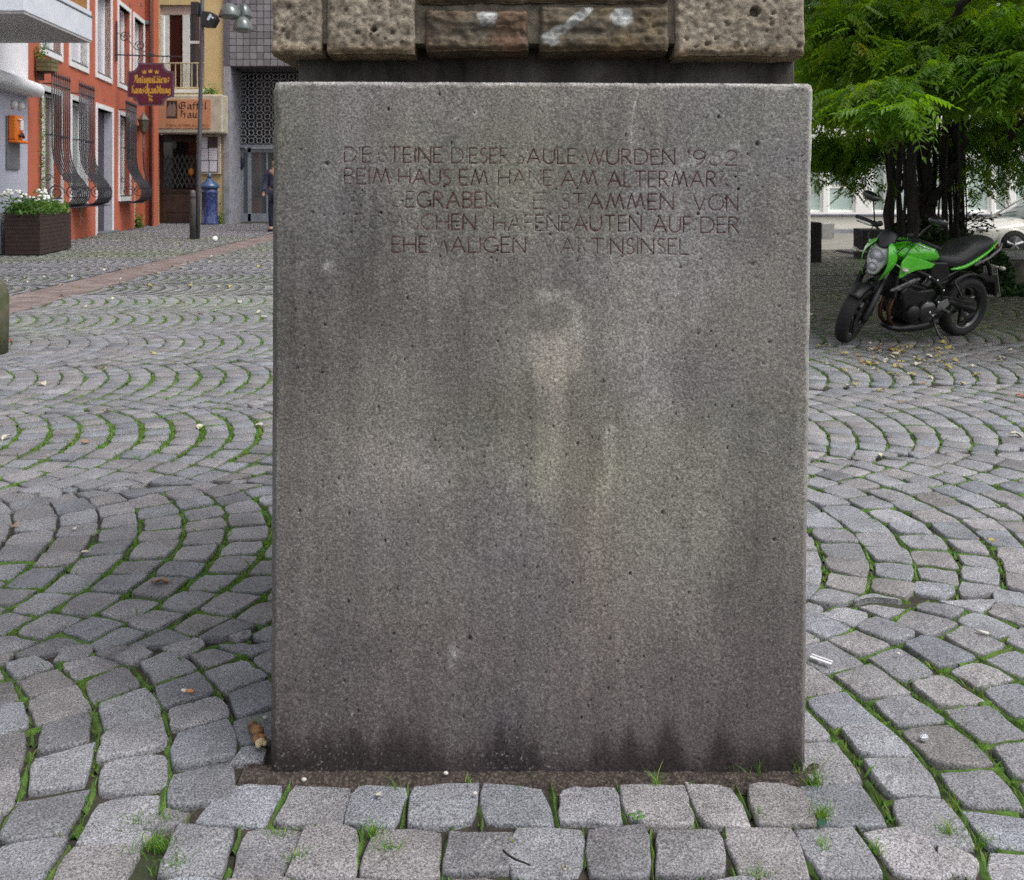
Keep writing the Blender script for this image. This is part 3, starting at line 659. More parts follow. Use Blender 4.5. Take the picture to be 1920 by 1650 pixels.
for line in (idx[0, :], idx[-1, ::-1], idx[::-1, -1], idx[:, 0]):   # left, right, top, bottom edges swept to the back
    p = V0a[line]; c = C0[line]; prev = line
    for k, yb in enumerate((2.045, 2.12, 2.5, DB)):
        q = p.copy(); q[:, 1] = np.maximum(yb, p[:, 1]); Vx.append(q); Cx.append(np.repeat(c.mean(0)[None], len(q), 0)*(.9 if k else 1.0)); cur = base+np.arange(len(q)); base += len(q)
        Q.append(np.stack([prev[:-1], prev[1:], cur[1:], cur[:-1]], -1)); prev = cur
slab = big_mesh('plinth_block', np.concatenate(Vx), np.concatenate(Q), conc, root, True, {'stain': np.concatenate(Cx)})
bk = MB(); bk.box(x0+.004, x1-.02, DB-.01, DB, zb, zt-.003); bk.build('back_face', mat('plain_concrete', (.14, .135, .125), (.2, .19, .18), rough=.9, scale=7, bump=.002, bscale=200), root)

for mb in LETTER_LINES: mb.build('inscription_line', ink, root, fix=False)
# neck between plinth and pillar
neck_m = mat('damp_concrete', (.02, .017, .015), (.13, .12, .11), rough=.9, scale=3.2, stretch=(2.2, 1, .6), bump=.003, bscale=120, c3=(.05, .04, .03), scale3=12, amt3=.6)
mb = MB(); mb.box(-.505, .653, 2.115, 3.12, 1.52, 1.66); mb.build('neck', neck_m, root, bevel=.004)

# ------------------------------------------------------------------ the pillar of old harbour stones
tuff = bpy.data.materials.new('tuff_stone'); sand = bpy.data.materials.new('sandstone')
def stone_mat(m, ca, cb, gs, holes):
    m.use_nodes = True; t = m.node_tree; N = t.nodes; L = t.links; b = N['Principled BSDF']; b.inputs['Roughness'].default_value = .9
    tc = N.new('ShaderNodeTexCoord'); at = N.new('ShaderNodeAttribute'); at.attribute_name = 'stain'
    def noise(sc, d, rg):
        n = N.new('ShaderNodeTexNoise'); n.inputs['Scale'].default_value = sc; n.inputs['Detail'].default_value = d; n.inputs['Roughness'].default_value = rg; L.new(tc.outputs['Object'], n.inputs['Vector']); return n
    n1 = noise(gs, 6, .75); r = N.new('ShaderNodeValToRGB'); r.color_ramp.elements[0].position = .38; r.color_ramp.elements[1].position = .64
    r.color_ramp.elements[0].color = (*ca, 1); r.color_ramp.elements[1].color = (*cb, 1); L.new(n1.outputs[0], r.inputs[0])
    mx = N.new('ShaderNodeMixRGB'); mx.blend_type = 'MULTIPLY'; mx.inputs[0].default_value = 1; L.new(r.outputs[0], mx.inputs[1]); L.new(at.outputs[0], mx.inputs[2]); L.new(mx.outputs[0], b.inputs['Base Color'])
    n2 = noise(gs*2.2, 6, .8); bu = N.new('ShaderNodeBump'); bu.inputs['Distance'].default_value = .004; bu.inputs['Strength'].default_value = .9; L.new(n2.outputs[0], bu.inputs['Height']); L.new(bu.outputs[0], b.inputs['Normal'])
stone_mat(tuff, (.16, .13, .10), (.44, .385, .30), 60, True); stone_mat(sand, (.06, .051, .038), (.185, .155, .115), 30, False)
pillar = thing('stone_pillar', 'rough square pillar of old stone blocks standing on the plinth', 'pillar', (0, 0, 1.66))
def stone(name, px0, px1, py0, py1, m, seed, depth=.45, proud=0, holes=0, rag=.006, under=.03, zrange=None, paint=None, brown=None, label=None):
    a = PX(px0, py1, BY); b = PX(px1, py0, BY); xa, xb, za, zb_ = a.x, b.x, a.z, b.z
    if zrange: za, zb_ = zrange
    n = max(30, int((xb-xa)/.0036)); k = max(24, int((zb_-za)/.0036))
    X, Z = np.meshgrid(np.linspace(0, 1, n), np.linspace(0, 1, k), indexing='ij')
    Xw = xa+(xb-xa)*X; Zw = za+(zb_-za)*Z
    dxe = np.minimum(X, 1-X)*(xb-xa); dzb = Z*(zb_-za); dzt = (1-Z)*(zb_-za)
    rough = fbm(Xw*12+seed, Zw*12, seed, 5); r2 = fbm(Xw*70+seed, Zw*70, seed+1, 3)
    e = rag*(.6+fbm(Xw*22, Zw*22, seed+3, 3)*1.2)
    Yw = BY+.006-proud+.010*(rough-.5)+.010*(r2-.5)+np.maximum(0, e*.8-dxe)*1.3+np.maximum(0, e*1.2-dzb)*1.3+np.maximum(0, e*.8-dzt)*1.2
    if m is sand:                          # bedding breaks
        led = np.floor(fbm(Xw*3+seed, Zw*20, seed+5, 3)*7)/7; Yw += .03*(led-.5)
        Zw = Zw
    pr = np.random.default_rng(seed); P_ = np.zeros_like(Xw)
    for _ in range(holes):
        cx, cz, q = pr.uniform(xa, xb), pr.uniform(za, zb_), .0011+.0042*pr.random()**7
        d = np.hypot((Xw-cx)/q, (Zw-cz)/(q*pr.uniform(.7, 1.2))); P_ = np.maximum(P_, np.clip(1.5-d, 0, 1)*(.002+q*1.2))
    if name == 'E':
        q = PB(1416, 22); P_ = np.maximum(P_, np.clip(1.5-np.hypot(Xw-q[0], Zw-q[1])/.0085, 0, 1)*.03)
    if name == 'B':
        q = PB(700, 55); P_ = np.maximum(P_, np.clip(1.5-np.hypot(Xw-q[0], Zw-q[1])/.005, 0, 1)*.02)
    Yw = Yw+P_
    Xo = Xw+.004*(fbm(Zw*25, Zw*0, seed+8, 2)-.5)*(np.abs(X-.5)*2)**4; Zo = Zw+.007*(fbm(Xw*22, Xw*0, seed+9, 3)-.5)*(1-Z)**4
    st = np.ones(X.shape+(3,))*(.86+.28*fbm(Xw*5, Zw*5, seed+11, 4))[..., None]
    st *= (1-np.clip(P_/.012, 0, 1)*.5)[..., None]
    ppx = 960+Xw*F/BY; ppy = 352-(Zw-H)*F/BY
    if brown:                               # rusty and earthy areas
        bl = np.clip(fbm(Xw*9+seed, Zw*9, seed+12, 3)*4-1.6, 0, 1)[..., None]; st = st*(1-bl)+bl*np.array(brown)*st
    foot = np.clip((ppy-(py1-26))/26+.5*(r2-.5), 0, 1)[..., None]*(0 if zrange else 1)
    st = st*(1-foot*.6)+foot*.6*st*np.array([.80, .60, .36])
    for (cx, cy, rx, ry, ang) in (paint or []):
        c_, s_ = math.cos(R(ang)), math.sin(R(ang)); dx, dy = ppx-cx, ppy-cy; d = np.hypot((dx*c_+dy*s_)/rx, (-dx*s_+dy*c_)/ry)
        wq = np.clip((1.25-d+.5*(r2-.5))*3, 0, 1)[..., None]; st = st*(1-wq)+wq*np.array([3.3, 4.0, 5.2])*(.6+.7*r2[..., None])
    V_ = np.stack([Xo, Yw, Zo], -1).reshape(-1, 3)-np.array([0, 0, 1.66]); C_ = st.reshape(-1, 3); idx = np.arange(n*k).reshape(n, k)
    Q = [np.stack([idx[:-1, :-1], idx[1:, :-1], idx[1:, 1:], idx[:-1, 1:]], -1).reshape(-1, 4)]; Vx = [V_]; Cx = [C_]; base = len(V_)
    for line, dv in ((idx[0, :], (0, 0)), (idx[-1, ::-1], (0, 0)), (idx[::-1, -1], (0, 0)), (idx[:, 0], (0, 1))):
        prev = line
        for j, yb in enumerate((BY+.03, BY+.09, BY+depth)):
            q = V_[line].copy(); q[:, 1] = yb; q[:, 2] -= dv[1]*under*[.35, .8, 1][j]; Vx.append(q); Cx.append(C_[line]*.9); cur = base+np.arange(len(q)); base += len(q)
            Q.append(np.stack([prev[:-1], prev[1:], cur[1:], cur[:-1]], -1)); prev = cur
    return big_mesh('stone_block', np.concatenate(Vx), np.concatenate(Q), m, pillar, True, {'stain': np.concatenate(Cx)})
stone('A', 507, 601, -140, 100, tuff, 21, holes=160, under=.0)
stone('B', 612, 776, -110, 100, tuff, 33, holes=190, proud=.004, under=.004)
stone('C', 797, 990, 18, 94, sand, 45, rag=.007, under=.006, brown=(1.15, .85, .75), paint=[(915, 28, 18, 9, 0), (915, 43, 12, 5, 0)])
stone('D', 1012, 1255, 10, 94, sand, 57, rag=.007, under=.006, brown=(1.15, 1.0, .72), paint=[(1167, 30, 19, 17, 0), (1085, 32, 30, 9, -38), (1050, 55, 16, 9, -25), (1032, 72, 16, 10, 20)])
stone('E', 1268, 1511, -130, 103, tuff, 69, holes=330, proud=.003, under=.004)
stone('G', 786, 1255, -95, 5, sand, 81, rag=.006, under=.0)
ztop = PX(0, -140, BY).z
zz = ztop+.015; bl_ = 100
for row in range(2):
    edges = [507, 700, 930, 1180, 1511] if row == 0 else [507, 800, 1060, 1330, 1511]
    for i in range(4):
        stone('U', edges[i]+(5 if i else 0), edges[i+1]-6, 0, 0, tuff if (i+row) % 2 else sand, bl_, holes=60 if (i+row) % 2 else 0, zrange=(zz, zz+.27)); bl_ += 12
    zz += .285
mort = mat('old_mortar', (.10, .085, .065), (.24, .205, .16), rough=.95, scale=30, bump=.006, bscale=90)
mb = MB(); mb.box(-.525, .642, 2.04, 3.15, 1.625, zz-.01)
mb.build('mortar_core', mort, pillar).matrix_parent_inverse = pillar.matrix_world.inverted() if False else Matrix.Translation((0, 0, -1.66))
for sx, sgn in ((-.536, -1), (.652, 1)):      # stones on the two sides
    z = 1.605
    for row, hh in enumerate((.28, .30, .27, .27)):
        if z+hh > zz: break
        y = 2.5 if row % 2 else 2.48
        while y < 3.1:
            d = random.uniform(.26, .34); mb = MB(); y2 = min(y+d, 3.18)
            mb.box(min(sx, sx-sgn*.06), max(sx, sx-sgn*.06), y, y2-.012, z-1.66, z+hh-.015-1.66); mb.c = (1, 1, 1, 1)
            o = mb.build('stone_block', tuff if random.random() < .6 else sand, pillar, bevel=.008)
            at = o.data.color_attributes.new('stain', 'FLOAT_COLOR', 'POINT'); at.data.foreach_set('color', np.ones(len(o.data.vertices)*4, np.float32)); y = y2
        z += hh
# ------------------------------------------------------------------ orange house
orange = mat('orange_render', (.41, .100, .052), (.48, .125, .068), rough=.85, scale=1.6, bump=.003, bscale=40, c3=(.36, .12, .07), scale3=5, amt3=.35)
frame_w = mat('window_surround', (.66, .66, .68), (.78, .78, .78), rough=.7, scale=5)
pane_l = glass_mat('pale_curtained_glass', (.38, .39, .43), .2); pane_d = glass_mat('dark_glass', (.035, .05, .055)); pane_g = glass_mat('bluish_glass', (.11, .15, .155))
greyd = mat('grey_sill', (.10, .11, .12), (.15, .16, .17), rough=.6, scale=8)
ho = thing('orange_house', 'orange rendered house with white window surrounds and iron window baskets', 'house'); ho.matrix_world = FM
sA, sB = fac_s(50), fac_s(272)
GW = [(fac_s(80), fac_s(114), 1.02, 3.50), (fac_s(133.5), fac_s(161), 1.02, 3.50), (fac_s(223.5), fac_s(243), 1.02, 3.50)]
DO = (fac_s(181.5), fac_s(209.5), -.05, 3.50); NI = (fac_s(252), fac_s(268), -.05, 3.35)
UW = [(fac_s(78), fac_s(113.5), 4.45, 6.82), (fac_s(132), fac_s(163), 4.45, 6.82), (fac_s(181), fac_s(207.5), 4.45, 6.82), (fac_s(222), fac_s(243), 4.45, 6.82), (fac_s(251), fac_s(269), 4.30, 6.82)]
U2 = [(a, b, 8.6, 10.6) for (a, b, _, _) in UW]
mb = MB(); wall_open(mb, sA, sB, -.05, 12, 0, .3, GW+[DO, NI]+UW+U2)
mb.box(sA, sB, .3, 6, 11.7, 12); mb.build('wall', orange, ho)
mb = MB(); mb.box(sA, sB, .95, 1.0, -.05, 11.7); mb.build('inner_wall', mat('dark_interior', (.03, .03, .035), (.05, .05, .055), rough=.9), ho)
mb = MB(); mb.add([(sA, -.35, 11.98), (sB+.1, -.35, 11.98), (sB+.1, 6, 15), (sA, 6, 15)], [(0, 1, 2, 3)]); mb.add([(sA, -.35, 12.1), (sB+.1, -.35, 12.1), (sB+.1, 6, 15.12), (sA, 6, 15.12)], [(0, 1, 2, 3)]); mb.build('roof', greyd, ho)
def surround(par, a, b, z0, z1, w=.13, door=False, y=-.03):
    mb = MB(); mb.box(a-w, a, y, .29, z0 if door else z0-w, z1+w); mb.box(b, b+w, y, .29, z0 if door else z0-w, z1+w); mb.box(a, b, y, .29, z1, z1+w)
    if not door: mb.box(a, b, y-.01, .29, z0-w, z0)
    return mb.build('window_surround' if not door else 'door_surround', frame_w, par, bevel=.006)
def window(a, b, z0, z1, glass, mull=.38, sill=True):
    s = surround(ho, a, b, z0, z1)
    m2 = MB(); f = .07
    m2.box(a, a+f, .16, .24, z0, z1); m2.box(b-f, b, .16, .24, z0, z1); m2.box(a+f, b-f, .16, .24, z1-f, z1); m2.box(a+f, b-f, .16, .24, z0, z0+f)
    xm = a+(b-a)*mull; m2.box(xm-f/2, xm+f/2, .155, .235, z0+f, z1-f)
    for k in (1, 2): zz_ = z0+(z1-z0)*k/3; m2.box(a+f, xm-f/2, .17, .225, zz_-.02, zz_+.02)
    m2.build('window_frame', whitep, s, bevel=.004)
    g_ = MB(); g_.box(a+f*.5, b-f*.5, .20, .212, z0+f*.5, z1-f*.5); g_.build('pane', glass, s)
    if sill: q = MB(); q.box(a, b, -.03, .16, z0, z0+.05); q.build('sill', greyd, s)
for q in UW: window(*q, pane_l)
for q in U2: window(*q, pane_l)
for q in GW: window(*q, pane_g, mull=.5)
s = surround(ho, *DO, door=True)
d = MB(); d.box(DO[0], DO[1], .22, .27, -.03, 3.50); 
for k in range(3): d.box(DO[0]+.15, DO[1]-.15, .20, .22, .2+k*1.08, 1.1+k*1.08)
dd = d.build('door', mat('dark_violet_door', (.035, .03, .045), (.06, .055, .075), rough=.5, scale=3, stretch=(6, 1, 1)), ho, bevel=.008)
d = MB(); d.tube([(DO[0]+.2, .20, 1.1), (DO[0]+.2, .12, 1.1), (DO[0]+.42, .12, 1.1)], .018); d.build('handle', whitep, dd)
d = MB(); d.box(DO[0]-.1, DO[1]+.1, -.18, .2, -.05, .06); d.build('door_step', greyd, ho, bevel=.01)
d = MB(); d.box(DO[1]-.03, DO[1], -.02, .21, .06, 3.49); d.build('reveal', mat('pale_reveal', (.34, .34, .40), (.44, .44, .5), rough=.7), ho)
cream = mat('cream_panel', (.42, .36, .25), (.55, .50, .38), rough=.8, scale=3, c3=(.2, .2, .15), scale3=5, amt3=.5)
d = MB(); d.box(NI[0], NI[1], .24, .3, -.05, 3.35); d.box(NI[0]+.15, NI[1]-.15, .22, .24, .4, 1.5); d.box(NI[0]+.15, NI[1]-.15, .22, .24, 1.8, 3.1); d.build('side_door', cream, ho, bevel=.01)
# base vent thing low on the wall and small marks
d = MB(); a = fac_s(147); d.cbox((a, -.03, .80), (.10, .08, .16)); d.tube([(a, -.03, .72), (a+.02, -.05, .5), (a-.02, -.02, .34)], .012); d.build('wall_tap', mat('old_brass', (.3, .27, .2), (.4, .36, .28), rough=.5), ho, bevel=.01)
for (px, py, sz) in ((243, 9, .09), (264, 8, .12), (195, 188, .05)):
    a = fac_s(px); z = fac_z(px, py); d = MB(); d.box(a-sz/2, a+sz/2, -.025, 0, z-sz/2, z+sz/2); d.build('wall_bracket', greyd, ho, bevel=.01)
# return wall, ledge and downpipe to the right of the facade
YW = 30.9; xa, xb = PX(271, 0, YW).x, PX(295, 0, YW+.3).x
hr = thing('orange_side_wall', 'narrow orange wall with a downpipe between orange house and yellow house', 'wall')
mb = MB(); mb.box(xa, xb, YW, YW+.4, -.05, 12); mb.build('wall', orange, hr)
z_l = PX(0, 47, YW).z; mb = MB(); mb.box(xa-.02, xb-.12, YW-.25, YW-.002, z_l, z_l+.12); mb.build('ledge', greyd, hr, bevel=.01)
xd = PX(284.5, 0, YW).x; mb = MB(); mb.tube([(xd, YW-.09, 0), (xd, YW-.09, 12)], .05, 10)
dp = mb.build('downpipe', mat('rusty_pipe', (.05, .022, .02), (.09, .04, .03), rough=.6), hr, True)
for z in (1.2, 3.3, 5.8, 8.5): mb = MB(); mb.tube([(xd, YW-.09, z), (xd, YW-.09, z+.06)], .062, 10); mb.build('pipe_clamp', iron, dp)

# iron baskets in front of the ground floor windows
def basket(i, label):
    a, b, z0, z1 = GW[i]; t = thing('window_basket', label, 'window grille', group=None); t.matrix_world = FM
    nb = 8; w_ = (b-a)/nb; zt_ = z1+.32
    prof = [(-.20, zt_), (-.20, 2.9), (-.20, 2.25), (-.24, 1.95), (-.36, 1.65), (-.54, 1.42), (-.64, 1.22), (-.64, 1.05), (-.55, .92), (-.38, .86), (-.05, .86)]
    for k in range(nb+1):
        s_ = a+.0+(b-a)*k/nb; mb = MB(); mb.tube([(s_, y, z) for y, z in prof], .017, 6); mb.tube([(s_, -.20, zt_), (s_, -.20, zt_+.05), (s_, -.20, zt_+.17)], [.012, .026, .002], 6); mb.build('bar', iron, t, True)
    for z in (2.50, 3.66):
        mb = MB(); mb.tube([(a, 0, z), (a, -.20, z), (b, -.20, z), (b, 0, z)], .018, 6); mb.build('cross_bar', iron, t)
    for (y, z) in ((-.62, 1.3), (-.38, .86)):
        mb = MB(); mb.tube([(a, y, z), (b, y, z)], .02, 6); mb.build('cross_bar', iron, t)
    mb = MB(); mb.box(a-.02, b+.02, -.6, -.02, .83, .85); mb.build('tray', iron, t)
    for s_ in (a, b):
        mb = MB(); pts = []
        for k in range(26):
            th = k*.42; r_ = .19-.0055*k; pts.append((s_, -.28-r_*math.cos(th), 1.18+r_*math.sin(th)))
        mb.tube(pts, .014, 5); pts = [(s_, -.12-.09*(1-k*.04)*math.cos(k*.45), 1.52+.09*(1-k*.04)*math.sin(k*.45)) for k in range(16)]; mb.tube(pts, .012, 5)
        mb.build('scroll', iron, t)
basket(0, 'iron window basket nearest the dark planter on the orange house')
basket(1, 'iron window basket left of the violet door on the orange house')
basket(2, 'iron window basket right of the violet door on the orange house')

# old lantern on the wall beside the third basket
lt = thing('wall_lantern', 'small old lantern on a thin iron rod right of the third window basket', 'lantern'); lt.matrix_world = FM
a = fac_s(252); mb = MB(); mb.tube([(a, -.28, 3.0), (a, -.28, 2.2), (a, -.30, 1.9), (a, -.42, 1.5), (a, -.5, 1.3)], .03, 6); mb.build('rod', iron, lt, True)
mb = MB(); mb.lathe([(.02, 3.0), (.10, 3.12), (.17, 3.45), (.20, 3.5), (.06, 3.66), (.02, 3.75)], (a, -.28, 0), 6); mb.build('lamp_case', mat('lantern_patina', (.06, .055, .04), (.1, .09, .06), rough=.5), lt)

# hanging shop sign with arm
YS = 26.8
sgn = thing('hanging_sign', 'burgundy cut-corner shop sign with gold lettering hanging from an iron arm', 'sign', PX(283, 158, YS))
burg = mat('burgundy_board', (.085, .010, .028), (.12, .016, .040), rough=.45, scale=2); gold = mat('gold_lettering', (.52, .27, .035), (.62, .36, .06), rough=.5, scale=6); sedge = mat('sign_border', (.09, .05, .08), (.14, .08, .11), rough=.5)
hw, hh = .685, .63
def plaque(w_, h_):
    c = .29; pts = []
    for (sx, sz, a0) in ((1, 1, 180), (-1, 1, 270), (-1, -1, 0), (1, -1, 90)):
        cx, cz = sx*w_, sz*h_
        seq = [(cx, cz-sz*c)]+[(cx-sx*c*.18*0-sx*c*math.sin(k*math.pi/8), cz-sz*c*math.cos(k*math.pi/8)) for k in (0, 1, 2, 3, 4)]
        q = [(sx*w_, sz*(h_-c*.85)), (sx*(w_-c*.42), sz*(h_-c*.85)), (sx*(w_-c*.75), sz*(h_-c*.70)), (sx*(w_-c*1.0), sz*(h_-c*.42)), (sx*(w_-c*1.08), sz*h_)]
        pts += q if (sx*sz > 0) else q[::-1]
    return pts
mb = MB(); mb.prism(plaque(hw, hh), 'xz', -.02, .02); mb.build('sign_border', sedge, sgn)
mb = MB(); mb.prism(plaque(hw-.05, hh-.05), 'xz', -.028, .028); mb.build('sign_board', burg, sgn)
def nib(mb, pts, w_, y, ang=40, dx=0, dz=0, s=1):
    nx_, nz_ = math.cos(R(ang))*w_/2, math.sin(R(ang))*w_/2
    for (a, b), (c, d) in zip(pts[:-1], pts[1:]):
        ax, az, bx, bz = dx+a*s, dz+b*s, dx+c*s, dz+d*s
        mb.add([(ax-nx_, y, az-nz_), (ax+nx_, y, az+nz_), (bx+nx_, y, bz+nz_), (bx-nx_, y, bz-nz_)], [(0, 1, 2, 3)])
m_, x_ = .16, .62                          # x height
FR = {'i': (.3, [[(.05, .55), (.15, .62), (.15, .08), (.27, 0)], [(.12, .8), (.2, .86)]]), 'n': (.6, [[(.05, .55), (.14, .62), (.14, 0)], [(.14, .5), (.38, .62), (.42, .5), (.42, .06), (.54, 0)]]),
 'u': (.6, [[(.05, .6), (.13, .6), (.13, .1), (.3, 0), (.42, .1)], [(.42, .62), (.42, .05), (.54, 0)]]), 'a': (.55, [[(.06, .5), (.3, .62), (.4, .5), (.4, .06), (.5, 0)], [(.38, .36), (.12, .28), (.1, .08), (.24, 0), (.4, .12)]]),
 't': (.36, [[(.16, .85), (.16, .08), (.3, 0)], [(.02, .6), (.32, .6)]]), 'q': (.55, [[(.4, .6), (.14, .58), (.1, .1), (.26, 0), (.4, .12)], [(.4, .62), (.4, -.3)]]), 'e': (.48, [[(.12, .3), (.36, .44), (.34, .58), (.22, .62), (.1, .5), (.1, .1), (.26, 0), (.4, .1)]]),
 's': (.48, [[(.38, .55), (.24, .62), (.1, .5), (.14, .36), (.34, .26), (.36, .1), (.2, 0), (.06, .06)]]), 'h': (.6, [[(.12, 1.0), (.14, .0)], [(.14, .5), (.38, .62), (.42, .5), (.4, .05), (.3, -.2)]]),
 'd': (.55, [[(.1, .95), (.36, .6), (.42, .3), (.36, .06), (.22, 0), (.1, .12), (.1, .42), (.3, .6)]]), 'l': (.3, [[(.12, 1.0), (.12, .08), (.24, 0)]]), 'g': (.55, [[(.4, .58), (.14, .58), (.1, .14), (.26, .04), (.4, .14)], [(.4, .62), (.4, -.15), (.22, -.3), (.06, -.2)]]),
 'f': (.36, [[(.34, .92), (.18, .95), (.14, .8), (.14, -.1)], [(.02, .6), (.3, .6)]]), 'ä': (.55, [[(.06, .5), (.3, .62), (.4, .5), (.4, .06), (.5, 0)], [(.38, .36), (.12, .28), (.1, .08), (.24, 0), (.4, .12)], [(.12, .78), (.16, .84)], [(.32, .78), (.36, .84)]]),
 'A': (.8, [[(.06, .8), (.2, .95), (.34, .85), (.3, .4), (.1, 0), (.02, .06)], [(.3, .9), (.5, 1.0), (.62, .85), (.62, .1), (.74, 0)], [(.3, .42), (.6, .42)]]), 'K': (.75, [[(.05, .85), (.3, 1.0), (.5, .9)], [(.22, .95), (.22, .15), (.1, 0)], [(.22, .52), (.45, .68)], [(.3, .5), (.52, .3), (.56, .08), (.7, 0)]]),
 'G': (.85, [[(.7, .8), (.5, .98), (.2, .9), (.06, .6), (.08, .25), (.3, .02), (.55, .05), (.68, .25), (.64, .55), (.42, .55)], [(.34, .9), (.3, .5), (.36, .2)]]), 'H': (.85, [[(.05, .78), (.2, .95), (.45, .85), (.62, 1.0)], [(.26, .9), (.24, .15), (.08, 0)], [(.26, .5), (.5, .66), (.64, .5), (.62, .1), (.5, -.15)]]),
 '+': (.5, [[(.25, .7), (.2, .1)], [(.05, .42), (.42, .42)]]), ' ': (.3, [])}
def fraktur(mb, txt, xa, xb, z, hgt, w_, y):
    tot = sum(FR[c][0] for c in txt); sx = (xb-xa)/tot; x = xa
    for c in txt:
        for st in FR[c][1]: nib(mb, [(x+p[0]*sx, z+p[1]*hgt) for p in st], w_, y)
        x += FR[c][0]*sx
mb = MB(); fraktur(mb, 'Antiquitäten+', -.50, .57, .04, .235, .05, -.031); mb.build('lettering', gold, sgn, fix=False)
mb = MB(); fraktur(mb, 'Kunsthandlung', -.57, .60, -.27, .235, .05, -.031); mb.build('lettering', gold, sgn, fix=False)
for (cx, cz) in ((-.185, .36), (0, .385), (.185, .36)):
    mb = MB(); mb.prism([(cx-.045, cz-.05), (cx+.045, cz-.05), (cx+.07, cz+.06), (cx+.03, cz), (cx, cz+.07), (cx-.03, cz), (cx-.07, cz+.06)], 'xz', -.033, -.0285); mb.build('crown_emblem', gold, sgn)
mb = MB(); nib(mb, [(-.06, -.32), (.05, -.38), (-.05, -.46), (.06, -.5), (0, -.56)], .05, -.031); nib(mb, [(.06, -.33), (-.05, -.4), (.05, -.47), (-.06, -.52)], .04, -.031); mb.build('scroll_emblem', gold, sgn, fix=False)
arm = thing('sign_arm', 'thin wrought iron arm with scrolls on the orange wall above the burgundy sign', 'bracket', (0, 0, 0))
wx = -6.910-FK*YS; zA = PX(0, 104.5, YS).z; ex = PX(341, 0, YS).x; zT, zB_ = PX(0, 40, YS).z, PX(0, 115, YS).z
mb = MB(); mb.tube([(wx+.06, YS, zB_), (wx+.06, YS, zT)], .03, 6); mb.build('wall_plate', iron, arm)
mb = MB(); mb.tube([(wx, YS, zA+.03), (ex, YS, zA-.03)], .022, 6); mb.build('beam', iron, arm)
mb = MB()
for (cx, cz, r0, sg) in ((wx+.30, zA+.55, .16, 1), (wx+.75, zA+.30, .15, -1)):
    mb.tube([(cx+sg*r0*(1-k*.03)*math.cos(k*.4), YS, cz+r0*(1-k*.03)*math.sin(k*.4)) for k in range(22)], .014, 5)
mb.tube([(wx+.06, YS, zT-.3), (wx+.45, YS, zA+.42), (wx+.62, YS, zA+.2), (wx+1.2, YS, zA+.02)], .014, 5); mb.build('scroll', iron, arm)
for px in (259, 305):
    x = PX(px, 0, YS).x; mb = MB(); mb.tube([(x, YS, zA), (x+.02, YS, zA-.08), (x-.02, YS, zA-.14), (x, YS, PX(0, 119, YS).z)], .012, 5); mb.build('hanger', iron, arm)

# small wooden flower box high on the orange wall
fb = thing('wall_flower_box', 'small weathered wooden flower box on a bracket high on the orange wall', 'flower box')
Yb = 19.9; p0, p1 = PX(67, 133, Yb), PX(97, 109, Yb); oak = mat('mossy_wood', (.09, .085, .035), (.17, .15, .07), rough=.9, scale=5, stretch=(6, 1, 1), bump=.004)
for k in range(3):
    h_ = (p1.z-p0.z)/3; mb = MB(); mb.box(p0.x, p1.x, Yb, Yb+.3, p0.z+k*h_+.004, p0.z+(k+1)*h_-.004); mb.build('plank', oak, fb, bevel=.006)
mb = MB(); mb.box(p0.x, p0.x+.06, Yb+.05, Yb+.25, p0.z-.18, p0.z-.002); mb.box(p0.x, p1.x-.05, Yb+.05, Yb+.25, p0.z-.03, p0.z-.001); mb.build('bracket', mat('rust', (.05, .02, .015), (.09, .04, .03), rough=.8), fb)
leafy = mat('leaf_mid', (.05, .11, .022), (.09, .18, .035), rough=.6, scale=6, attr='tone', trans=.3)
def leaf_cloud(name, parent, fn, n, size, m, rnd, tones=(.7, 1.3), up=.5):
    V, C_ = [], []
    for _ in range(n):
        c = Vector(fn(rnd)); a = Vector((rnd.gauss(0, 1), rnd.gauss(0, 1), rnd.gauss(0, 1)*up)).normalized(); b = a.orthogonal().normalized(); b = Matrix.Rotation(rnd.uniform(0, 6.28), 3, a) @ b
        s_ = size*rnd.uniform(.6, 1.35); t = rnd.uniform(*tones); tc2 = (t*rnd.uniform(.85, 1.2), t, t*rnd.uniform(.8, 1.2))
        for p in (c-a*s_, c+b*s_*.45, c+a*s_, c-b*s_*.45): V.append(tuple(p)); C_.append(tc2)
    return big_mesh(name, np.array(V), np.arange(len(V)).reshape(-1, 4), m, parent, False, {'tone': np.array(C_)})
q = random.Random(3); leaf_cloud('foliage', fb, lambda r: (r.uniform(p0.x-.05, p0.x+.16), Yb+r.uniform(0, .25), p1.z+abs(r.gauss(0, .16))), 160, .035, leafy, q, (1, 1.9))

# climbing green at the left edge of the orange wall
iv = thing('climbing_plant', 'thin yellow-green climbing plant on the left edge of the orange wall', 'climbing plant'); iv.matrix_world = FM
a0 = fac_s(71); mb = MB(); mb.tube([(a0+.12, -.03, 0), (a0+.06, -.04, 1.5), (a0+.14, -.03, 2.6), (a0+.08, -.03, 3.4)], .012, 5); mb.build('stem', mat('vine_stem', (.06, .045, .03), (.1, .08, .05), rough=.9), iv)
leaf_cloud('foliage', iv, lambda r: (a0+.10+r.gauss(0, .09), -.05-abs(r.gauss(0, .04)), r.uniform(.9, 3.3)**1.0), 420, .03, leafy, random.Random(4), (1.0, 2.1))

